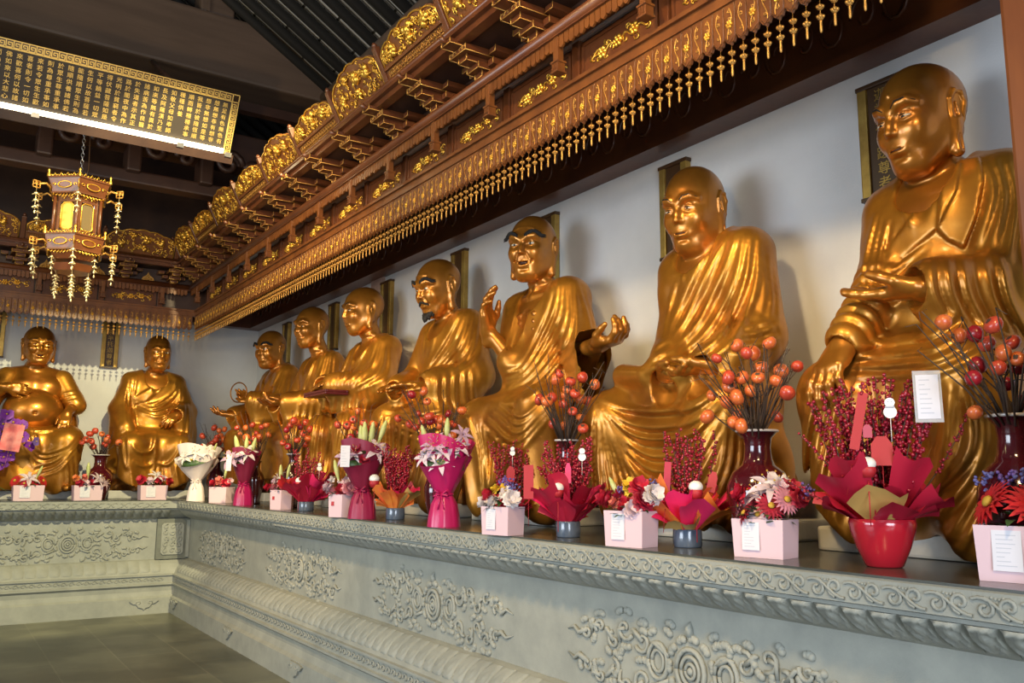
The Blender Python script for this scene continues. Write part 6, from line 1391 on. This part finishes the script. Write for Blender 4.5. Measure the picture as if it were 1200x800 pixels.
persimmons(mo, px_(80, 480, 6.667, [(170, 188), (210, 165), (262, 190), (305, 215), (185, 250), (310, 245), (287, 270), (395, 255), (140, 235), (195, 290), (110, 255), (175, 240), (300, 235)]), 'sparse persimmon branches in the round maroon vase on the back ledge', 0.042, 'rrorr', 19, 10, 0.05)

# pots of red berry stems with coloured paper collars
def foil(m, rad, z0, L, n, rnd, up=0.5, droop=0.3, w=0.5):
    """crumpled sheets of wrapping paper standing round the rim"""
    for i in range(n):
        a = 2 * PI * (i + rnd.uniform(-.25, .25)) / n; ca, sa = math.cos(a), math.sin(a); ll = L * rnd.uniform(0.55, 1.05); vs = []; nu, nv = 6, 5; mi = 2 if rnd.random() < 0.2 else rnd.randrange(2); tw = rnd.uniform(-.5, .5); e = up * rnd.uniform(0.75, 1.6); ww = L * w * rnd.uniform(.85, 1.25)
        for p in range(nu + 1):
            t = p / nu
            for q in range(nv + 1):
                s = q / nv * 2 - 1; wd = ww * (0.35 + 1.0 * t * (1.25 - 0.55 * t * abs(s))) * s; r = rad * (1 - 0.1 * (1 - t)) + ll * t * (1 - 0.10 * s * s); z = z0 + ll * (e * t - droop * t * t) + 0.30 * ww * math.cos(3.6 * s + tw * 5) * t + tw * wd * 0.9 * t
                yy = r * sa + wd * ca; vs.append((r * ca - wd * sa, yy if yy < 0 else yy * 0.5, z))
        m.add(vs, [(p * (nv + 1) + q, p * (nv + 1) + q + 1, (p + 1) * (nv + 1) + q + 1, (p + 1) * (nv + 1) + q) for p in range(nu) for q in range(nv)], True, mi)
def berry_stem(root, b, e, rnd, nb=30, br=0.0065, frac=0.35, sway=0.02):
    m = MB(); pts = []; n = 9; k = Vector((rnd.uniform(-sway, sway), rnd.uniform(-sway, sway), 0))
    for i in range(n): t = i / (n - 1); pts.append(b.lerp(e, t) + k * math.sin(PI * t) + Vector((0, 0, 0)))
    m.tube(pts, [0.0028 - 0.0016 * i / n for i in range(n)], 5, mi=1)
    for i in range(nb):
        t = frac + (1 - frac) * (i + rnd.random()) / nb; f = min(t * (n - 1), n - 1.001); i0 = int(f); p = pts[i0].lerp(pts[i0 + 1], f - i0); a = rnd.uniform(0, 2 * PI); d = (1.4 - 0.8 * t) * br * 1.7
        m.ball(p + Vector((d * math.cos(a), d * math.sin(a), rnd.uniform(-.004, .006))), br * rnd.uniform(0.8, 1.15) * (1.08 - 0.25 * t), 7, 5)
    return m.build('berry_stem', [BERRY, TWIG], root, fix=False)
def ornament(root, loc, s=1.0):
    m = MB(); m.lathe([(0.001, 0), (0.016 * s, 0.0), (0.024 * s, 0.02 * s), (0.020 * s, 0.036 * s), (0.001, 0.038 * s)], 14); m.tube([(0, 0, 0), (0, 0, -0.14 * s)], 0.002, 5); o = m.build('toy_pick', TAGRED, root); o.location = loc
    m = MB(); m.ball((0, 0, 0.040 * s), 0.024 * s, 14, 9, (1, 1, 0.85)); m.build('white_cap', WHITEM, o)
def tag_card(root, loc, w, h, rz, tilt=0.0, shape='hex', mtl=None, name='paper_tag', roll=0.0):
    m = MB()
    out = [(-w / 2, 0), (w / 2, 0), (w / 2, h * 0.72), (w * 0.22, h), (-w * 0.22, h), (-w / 2, h * 0.72)] if shape == 'hex' else [(-w / 2, 0), (w / 2, 0), (w / 2, h), (-w / 2, h)]
    m.prism(out, -0.001, 0.001, lambda u, q, d: Vector((u, d, q))); m.tube([(0, 0.002, 0), (0, 0.004, -h * 0.8)], 0.0012, 4); o = m.build(name, mtl or TAGRED, root); o.location = loc; o.rotation_euler = (tilt, roll, rz); return o
def snowman(root, loc, s, rz):
    m = MB()
    for r_, z in ((0.017, 0.0), (0.013, 0.026)): m.prism([(r_ * s * math.cos(i * PI / 9), z * s + r_ * s * math.sin(i * PI / 9)) for i in range(18)], -0.0012, 0.0012, lambda u, q, d: Vector((u, d, q)))
    m.tube([(0, 0.003, -0.015 * s), (0, 0.004, -0.08 * s)], 0.0012, 4); o = m.build('snowman_tag', WHITEM, root); o.location = loc; o.rotation_euler = (0, 0, rz); o['label'] = 'white snowman shaped tag'
    m = MB(); m.ball((-0.004 * s, -0.002, 0.028 * s), 0.0016 * s, 6, 4); m.ball((0.004 * s, -0.002, 0.028 * s), 0.0016 * s, 6, 4); m.tube([(-0.012 * s, -0.002, 0.014 * s), (0.012 * s, -0.002, 0.014 * s)], 0.0025 * s, 5); m.build('marking', NOTEINK, o)
def berry_pot(u, v, rp, hp, mtl, label, top, wid, nst, foils, seed, style='bowl', foilL=0.11, br=0.0065, nb=30, fw=0.55, nf=11, zspread=0.3):
    p = onz(u, v, LEDGE); away = Vector((p.x, p.y, 0)).normalized(); c = p + away * rp * 0.85; root = empty('berry_pot', (c.x, c.y, LEDGE + 0.0005), math.atan2(away.y, away.x) - PI / 2, label, 'potted berries'); rnd = random.Random(seed)
    m = MB()
    pr = [(0.001, 0), (0.50, 0), (0.56, 0.03), (0.80, 0.40), (0.96, 0.74), (1.0, 0.90), (0.98, 0.985), (0.95, 1.0), (0.90, 0.97), (0.86, 0.8), (0.001, 0.78)] if style == 'bowl' else [(0.001, 0), (0.92, 0), (0.98, 0.06), (1.0, 0.5), (0.98, 0.93), (0.95, 1.0), (0.88, 0.97), (0.86, 0.75), (0.001, 0.74)]
    m.lathe([(r * rp, z * hp) for r, z in pr], 32); m.build('pot', mtl, root)
    m = MB(); foil(m, rp * 0.72, hp * 0.90, foilL, nf, rnd, 1.0, 0.30, fw * 0.8); foil(m, rp * 0.5, hp * 0.95, foilL * 0.8, nf - 3, rnd, 1.3, 0.20, fw * 0.75); m.build('paper_collar', foils, root, fix=False)
    for i in range(nst):
        t = (i + 0.5) / nst; x = (t * 2 - 1) * wid * rnd.uniform(0.7, 1.05); y = rnd.uniform(-1, 0.25) * wid * 0.55; b = Vector((x * 0.22, y * 0.3, hp * 0.6)); e = Vector((x, y, top * rnd.uniform(1 - zspread, 1.0) - 0.15 * abs(x)))
        berry_stem(root, b, e, rnd, nb, br)
    return root, rnd
FR = [FOILRED, FOILRED, FOILGOLD]; FP = [FOILORANGE, FOILPINK, FOILGOLD]
r_, rn = berry_pot(1037, 667, 0.112, 0.165, REDPOT, 'round red glazed bowl of berry stems with a white snowman tag, before the nearest statue', 0.68, 0.22, 34, FR, 31, foilL=0.17, br=0.0078, nb=46, fw=0.6, zspread=0.25)
for s in (-1, 1): berry_stem(r_, Vector((s * 0.05, 0, 0.15)), Vector((s * (0.29 if s > 0 else 0.26), -0.02, 0.52 if s > 0 else 0.46)), rn, 30, 0.0062, 0.45)
berry_stem(r_, Vector((-0.05, 0, 0.15)), Vector((-0.33, 0.0, 0.30)), rn, 22, 0.006, 0.5)
tag_card(r_, (0.012, -0.15, 0.345), 0.068, 0.10, 0, R(-8)); tag_card(r_, (-0.075, -0.14, 0.40), 0.032, 0.20, 0, R(-6), 'strip', roll=R(11)); tag_card(r_, (-0.045, -0.17, 0.35), 0.05, 0.03, 0, R(-60)); tag_card(r_, (-0.03, -0.13, 0.44), 0.03, 0.045, 0.3, 0, 'hex', FOILRED)
snowman(r_, (0.045, -0.14, 0.525), 1.25, 0); ornament(r_, (-0.035, -0.17, 0.305), 1.15)
note(r_, 0.07, 0.15, (0.165, -0.14, 0.50), R(4), 8, R(-6), True, 'card')['label'] = 'printed card in a clear plastic sleeve'
m = MB(); m.tube([(0.16, 0.0, 0.5), (0.08, 0.0, 0.2)], 0.002, 5); m.build('card_stick', TWIG, r_)
r_, rn = berry_pot(806, 642, 0.064, 0.078, BLUEPOT, 'low blue grey pot of berries in hot pink and orange paper, left of tall vase', 0.54, 0.14, 14, FP, 33, 'low', 0.15, 0.0078, 30, 0.62, 10)
ornament(r_, (0.04, -0.11, 0.21), 1.3); tag_card(r_, (-0.09, -0.08, 0.2), 0.03, 0.17, 0, R(-4), 'strip', FOILRED, roll=R(5)); tag_card(r_, (0.10, -0.08, 0.24), 0.038, 0.09, 0, R(-8), 'hex', TAGRED, roll=R(14))
r_, rn = berry_pot(666, 630, 0.062, 0.080, BLUEPOT, 'blue grey pot of red berries with snowman tag, hanging red strip and crimson paper', 0.52, 0.16, 24, [FOILRED, FOILPINK, FOILRED], 35, 'low', 0.16, 0.0085, 40, 0.6, 10)
snowman(r_, (0.07, -0.10, 0.40), 1.15, 0); tag_card(r_, (-0.20, -0.06, 0.19), 0.05, 0.17, 0, 0, 'strip'); ornament(r_, (-0.05, -0.12, 0.20), 1.2); tag_card(r_, (-0.0, -0.12, 0.27), 0.03, 0.10, 0, 0, 'hex', FOILPINK)
r_, rn = berry_pot(463, 609, 0.066, 0.080, BLUEPOT, 'blue grey pot of dense red berries and orange paper, beside the hot pink bouquet', 0.56, 0.12, 24, [FOILORANGE, FOILPINK, FOILGOLD], 37, 'low', 0.135, 0.009, 40, 0.6, 10)
ornament(r_, (-0.15, -0.06, 0.22), 1.5)
r_, rn = berry_pot(358, 599, 0.07, 0.08, BLUEPOT, 'small grey pot of red berries in scarlet paper between the two six sided boxes', 0.54, 0.14, 16, [FOILRED, TAGRED, FOILPINK], 39, 'low', 0.19, 0.009, 30, 0.6, 12)
snowman(r_, (0.10, -0.08, 0.36), 1.2, 0); ornament(r_, (-0.06, -0.12, 0.20), 1.4)
# berries standing behind the pink carnation box, without a visible pot
r_, rn = berry_pot(600, 619, 0.06, 0.08, BLUEPOT, 'red berry stems with a coral tag behind the pink box of white carnations', 0.54, 0.15, 15, [FOILRED, FOILORANGE, FOILRED], 41, 'low', 0.11, 0.0085, 30, 0.5, 8)
tag_card(r_, (-0.01, -0.07, 0.27), 0.05, 0.09, 0, 0, 'hex', TAGRED); snowman(r_, (0.0, -0.06, 0.44), 0.95, 0)

# wrapped bouquets
def bouquet(u, v, H, rt, label, m1, m2, flowers, seed, lean=0.0, card=None, x_in=0.08, tie=0.42, mouth='fan'):
    p = onz(u, v, LEDGE); away = Vector((p.x, p.y, 0)).normalized(); c = p + away * x_in; root = empty('bouquet', (c.x, c.y, LEDGE + 0.0005), math.atan2(away.y, away.x) - PI / 2, label, 'bouquet'); rnd = random.Random(seed)
    def sheet(prof, seg, rip, k, tilt=0.0):
        m = MB(); vs = []; n = len(prof)
        for i in range(seg):
            a = 2 * PI * i / seg; q = 1 + rip * math.sin(k * a) + rip * 0.5 * math.sin(2.3 * k * a + 1)
            for j, (r, z) in enumerate(prof):
                t = j / (n - 1); qq = 1 + (q - 1) * (0.3 + 0.7 * t); lift = tilt * t * math.sin(a + 0.6) * r
                vs.append((r * qq * math.cos(a) + lean * z, r * qq * math.sin(a) * 0.8, z + lift))
        m.add(vs, [(i * n + j, ((i + 1) % seg) * n + j, ((i + 1) % seg) * n + j + 1, i * n + j + 1) for i in range(seg) for j in range(n - 1)], True); return m
    zt = H * tie
    sheet([(0.10, 0.0), (0.094, zt * 0.3), (0.078, zt * 0.7), (0.052, zt * 0.96), (0.046, zt), (0.046, zt * 1.03)], 48, 0.07, 7).build('skirt', m1, root, fix=False)
    sheet([(0.046, zt * 0.97), (0.055, zt * 1.06), (rt * 0.72, H * 0.70), (rt * 0.95, H * 0.88), (rt * 1.08, H * 0.97)], 56, 0.05, 5, 0.5).build('wrapping', m2, root, fix=False)
    sheet([(0.044, zt * 0.99), (0.053, zt * 1.06), (rt * 0.66, H * 0.72), (rt * 0.85, H * 0.90), (rt * 0.95, H * 1.02)], 56, 0.08, 4, -0.55).build('wrapping', m2, root, fix=False)
    m = MB(); m.tube([(0.05 * math.cos(i * PI / 10) + lean * zt, 0.042 * math.sin(i * PI / 10), zt) for i in range(21)], 0.008, 6)
    for s in (-1, 1): m.tube([(lean * zt - 0.02, -0.045, zt), (lean * zt - 0.02 + s * 0.04, -0.065, zt + 0.025), (lean * zt - 0.02 + s * 0.045, -0.065, zt - 0.01), (lean * zt - 0.02, -0.05, zt)], 0.006, 5); m.tube([(lean * zt - 0.02, -0.05, zt), (lean * zt - 0.02 + s * 0.02, -0.07, zt - 0.09)], 0.005, 5)
    m.build('ribbon', m1, root)
    m = MB(); m.ball((lean * H * 0.85, 0, H * 0.80), 1, 14, 8, (rt * 0.80, rt * 0.64, H * 0.17)); m.build('foliage_base', LEAF, root)
    lv = leaves(root, rnd, 22, rt * 0.8, H * 0.88, H * 1.0, 0.08); lv.location.x = lean * H * 0.9
    for (kind, col, x, z, s) in flowers:
        dr = Vector((x * 0.7, -0.8, 0.55)) if kind != 'bud' else Vector((x * 0.5, -0.1, 1)); flower(kind, col, root, (x * rt + lean * H, -rt * 0.55 * (1 - abs(x) * 0.4) + (0.05 if kind == 'bud' else 0), H * 0.93 + z), dr, s)
    if card: note(root, card[2], card[3], (card[0], -rt * 0.95, card[1]), R(-6), 7, R(-5), False, 'card')
    return root
bouquet(520, 618, 0.46, 0.165, 'hot pink satin bouquet of pale lilies in the middle of the right ledge', SATIN, SATIN, [L_('lily', 'lily', -0.75, -0.02, .85), L_('lily', 'lily', -0.45, 0.01, .95), L_('lily', 'lily', -0.15, -0.05, 1.05), L_('lily', 'lilac', -0.55, 0.04, .8), L_('lily', 'lily', -0.05, 0.02, .9), L_('lily', 'lilac', -0.35, 0.06, 1.1), L_('lily', 'lily', 0.45, 0.05, 1.05), L_('lily', 'lilac', 0.15, 0.06, 1.0), L_('lily', 'lilac', 0.62, 0.12, .9), L_('bud', 'x', -0.65, 0.06, 1.5), L_('bud', 'x', 0.05, 0.10, 1.5)], 51)
bouquet(424, 608, 0.47, 0.165, 'dark cherry bouquet of pale lilies with a hanging white card, beside the stamped pink box', SATINWINE, SATINDARK, [L_('lily', 'lilac', -0.75, 0.0, 1.1), L_('lily', 'lily', -0.4, 0.02, 1.1), L_('carnation', 'crimson', -0.3, 0.05, 1.2), L_('carnation', 'crimson', 0.05, -0.03, 1.4), L_('lily', 'lily', 0.5, 0.04, 1.3), L_('lily', 'lilac', 0.75, 0.03, 1.0), L_('bud', 'x', 0.0, 0.08, 2.0), L_('bud', 'x', 0.25, 0.09, 1.9), L_('bud', 'x', 0.65, 0.12, 1.8), L_('bud', 'x', -0.12, 0.07, 1.8)], 52, card=(-0.13, 0.36, 0.065, 0.15))
bouquet(285, 592, 0.50, 0.138, 'wine coloured bouquet with a lilac lily and white slip near the ledge corner', SATIN, SATINDARK, [L_('lily', 'lilac', -0.95, 0.0, 1.6), L_('lily', 'white', 0.1, 0.05, 1.3), L_('bud', 'x', -0.5, 0.05, 2.2), L_('bud', 'x', 0.4, 0.05, 2.0), L_('bud', 'x', 0.0, 0.07, 1.8), L_('lily', 'lilac', -0.5, 0.0, 1.2)], 53, card=(-0.16, 0.34, 0.05, 0.16))
bouquet(229, 587, 0.53, 0.235, 'pale blush wrapped bouquet of white flowers standing on the ledge corner', WRAPWHITE, WRAPWHITE, [L_('lily', 'white', -0.6, 0.0, 1.2), L_('lily', 'white', -0.1, 0.06, 1.4), L_('lily', 'white', 0.4, 0.08, 1.3), L_('carnation', 'white', -0.35, 0.05, 1.2), L_('carnation', 'white', 0.2, 0.02, 1.3), L_('carnation', 'yellow', -0.3, -0.02, .5), L_('carnation', 'yellow', 0.1, 0.05, .5), L_('bud', 'x', 0.7, 0.08, 1.2)], 54)

# purple orchid with a red card at the left edge
p = ony(-32, 583, 11.18); root = empty('orchid', (p.x, p.y, LEDGE + 0.0005), 0, 'purple orchid with a red card at the left edge of the back ledge', 'orchid')
m = MB(); m.lathe([(0.001, 0), (0.09, 0), (0.12, 0.16), (0.125, 0.17), (0.11, 0.165), (0.10, 0.13), (0.001, 0.13)], 28); m.build('pot', WHITEM, root)
m = MB(); spots = [(4, 497), (14, 508), (22, 500), (10, 520), (27, 512), (2, 512), (34, 523), (26, 498), (4, 536), (12, 533), (-6, 505), (-3, 525), (16, 495), (8, 485), (3, 545), (-8, 540), (-6, 490)]
rnd = random.Random(9); locs = []
for u, v in spots: q = ony(u, v, 11.20 + rnd.uniform(-.08, .06)) - root.location; locs.append(q)
m.tube([(0, 0, 0.12), (0.02, 0, 0.4), (0.06, -0.02, 0.60), (0.14, -0.05, 0.72), (0.22, -0.06, 0.66), (0.30, -0.06, 0.52)], 0.006, 6)
m.tube([(0, 0, 0.12), (-0.04, 0, 0.35), (0.0, -0.02, 0.52), (0.10, -0.04, 0.50), (0.18, -0.05, 0.36)], 0.006, 6); m.build('flower_stem', STEMG, root)
for q in locs: flower('orchid', 'orchid', root, q, (rnd.uniform(-.3, .5), -1, rnd.uniform(-.1, .5)), rnd.uniform(1.5, 1.9))
flower('orchid', 'violet', root, ony(42, 517, 11.18) - root.location, (0.6, -1, 0), 1.2)
m = MB()
for a, L in ((0.1, 0.34), (-0.6, 0.3), (0.9, 0.26), (2.6, 0.3), (3.6, 0.26)):
    q = MB(); petal(q, L, 0.055, 0.4, 0.10, a - 0.5, 0.02, 0.16, 0, 8); m.add([Vector(v) + Vector((0, 0, 0.15)) for v in q.v], q.f, True)
m.build('leaves', LEAF, root, fix=False)
o = tag_card(root, ony(10, 528, 11.08) - root.location, 0.20, 0.30, 0, R(-4), 'strip', mat('pink red gift card', (0.62, 0.06, 0.07), rough=0.5, col2=(0.70, 0.28, 0.25), nscale=6), 'gift_card', roll=R(8)); o['label'] = 'red gift card'

# dark red tray held by the side view statue, thin ring held in the corner, smooth wheel-shaped pendant on the bearded one
sp = SPECS[4]; M_ = STAT[4].M if STAT.get(4) else None
if M_:
    c = M_ @ Vector((0.05, -0.46, 0.95)); root = empty('tray', c, R(-90), 'dark red lacquer tray held beneath the joined sleeves of the side view statue', 'tray'); m = MB(); m.bevbox(-0.27, 0.27, -0.11, 0.11, 0, 0.022, 0.006); LQ = mat('dark red lacquer', (0.085, 0.012, 0.016), rough=0.3); m.build('board', LQ, root)
    m = MB()
    for x0, x1, y0, y1 in ((-0.27, 0.27, -0.11, -0.095), (-0.27, 0.27, 0.095, 0.11), (-0.27, -0.255, -0.095, 0.095), (0.255, 0.27, -0.095, 0.095)): m.bevbox(x0, x1, y0, y1, 0.023, 0.045, 0.004)
    m.build('raised_edge', LQ, root)
if STAT.get(6):
    c = STAT[6].M @ Vector((0.16, -0.50, 1.17)); m = MB(); m.tube([(0.0, 0.115 * math.cos(i * PI / 16), 0.115 * math.sin(i * PI / 16)) for i in range(33)], 0.008, 6, cap=False); o = m.build('ring', GOLDDARK, None); o.location = c; o.rotation_euler = (0, 0, R(35)); tag(o, 'thin dark gilded ring held up by the statue in the wall corner', 'ring')
# ------------------------------------------------------------------ camera, lamps, added fill lights, world light
cam = bpy.data.cameras.new('camera'); co = bpy.data.objects.new('camera', cam); C.objects.link(co); cam.sensor_width = 36; cam.lens = FPX / 1200 * 36; cam.clip_start = 0.05; cam.clip_end = 100
co.matrix_world = Matrix.Translation((0, 0, CAMZ)) @ Matrix(RW.tolist()).to_4x4(); bpy.context.scene.camera = co
def area(n, loc, tgt, sx, sy, power, col, spread=180):
    l = bpy.data.lights.new(n, 'AREA'); l.shape = 'RECTANGLE'; l.size = sx; l.size_y = sy; l.energy = power; l.color = col; l.spread = R(spread); o = bpy.data.objects.new(n, l); C.objects.link(o); o.location = loc
    o.rotation_euler = (Vector(tgt) - Vector(loc)).to_track_quat('-Z', 'Y').to_euler(); return o
def spot(n, loc, tgt, power, col, ang=60, blend=0.5, r=0.06):
    l = bpy.data.lights.new(n, 'SPOT'); l.energy = power; l.color = col; l.spot_size = R(ang); l.spot_blend = blend; l.shadow_soft_size = r; o = bpy.data.objects.new(n, l); C.objects.link(o); o.location = loc
    o.rotation_euler = (Vector(tgt) - Vector(loc)).to_track_quat('-Z', 'Y').to_euler(); return o
WARM = (1.0, 0.72, 0.36); WARM2 = (1.0, 0.80, 0.48); COOL = (0.78, 0.88, 1.0)
area('cool_fill_camera_side', (-0.6, -4.0, 2.1), (3.0, 4.0, 1.7), 3.0, 2.8, 360, COOL)  # added cool fill from behind the camera; the doorway is only assumed
area('cool_fill_left_side', (-6.5, 4.0, 2.0), (3.2, 4.5, 1.5), 5.0, 2.6, 190, COOL, 110)  # second added cool fill, off the open left side; doors only assumed
spot('hall_lamp_back', (1.9, 4.6, 5.7), (1.3, 12.0, 1.45), 2300, (1.0, 0.87, 0.48), 37, 0.35, 0.05)
spot('hall_lamp_far', (-0.6, 5.2, 4.9), (3.3, 8.2, 1.9), 750, WARM, 58, 0.8, 0.08)
spot('hall_lamp_middle', (-0.6, 1.8, 4.9), (3.3, 4.6, 2.0), 600, WARM, 70, 0.6, 0.22)
spot('hall_lamp_near', (-0.2, -0.6, 4.6), (3.3, 2.0, 2.2), 420, WARM, 70, 0.6, 0.25)
spot('cornice_lamp_near', (0.2, 1.2, 2.9), (2.4, 4.4, 4.3), 150, WARM, 80, 0.8, 0.10)
spot('cornice_lamp_far', (0.2, 5.0, 3.0), (2.4, 7.8, 4.2), 150, WARM, 90, 0.8, 0.10)
spot('cornice_lamp_back', (0.2, 6.8, 2.9), (0.9, 11.0, 3.9), 60, WARM, 70, 0.8, 0.10)
spot('lantern_fill_spot', (-0.4, 6.0, 2.9), (0.93, 8.6, 3.75), 95, WARM, 28, 0.6, 0.05)  # added warm spot that only brightens the lantern, no real fitting
area('warm_fill_back', (-3.5, 6.0, 4.2), (1.2, 12.0, 1.6), 2.5, 1.2, 110, (1.0, 0.86, 0.42))  # added warm fill for the back wall and altar, not a fixture
w = bpy.data.worlds.new('hall daylight'); bpy.context.scene.world = w; w.use_nodes = True
w.node_tree.nodes['Background'].inputs[0].default_value = (0.55, 0.68, 0.85, 1); w.node_tree.nodes['Background'].inputs[1].default_value = 0.10
sc = bpy.context.scene; sc.view_settings.view_transform = 'Standard'; sc.view_settings.look = 'None'; sc.view_settings.gamma = 1; sc.view_settings.use_curve_mapping = False; sc.view_settings.exposure = 0.15
sc.cycles.use_denoising = True; sc.cycles.max_bounces = 6; sc.cycles.sample_clamp_indirect = 4.0
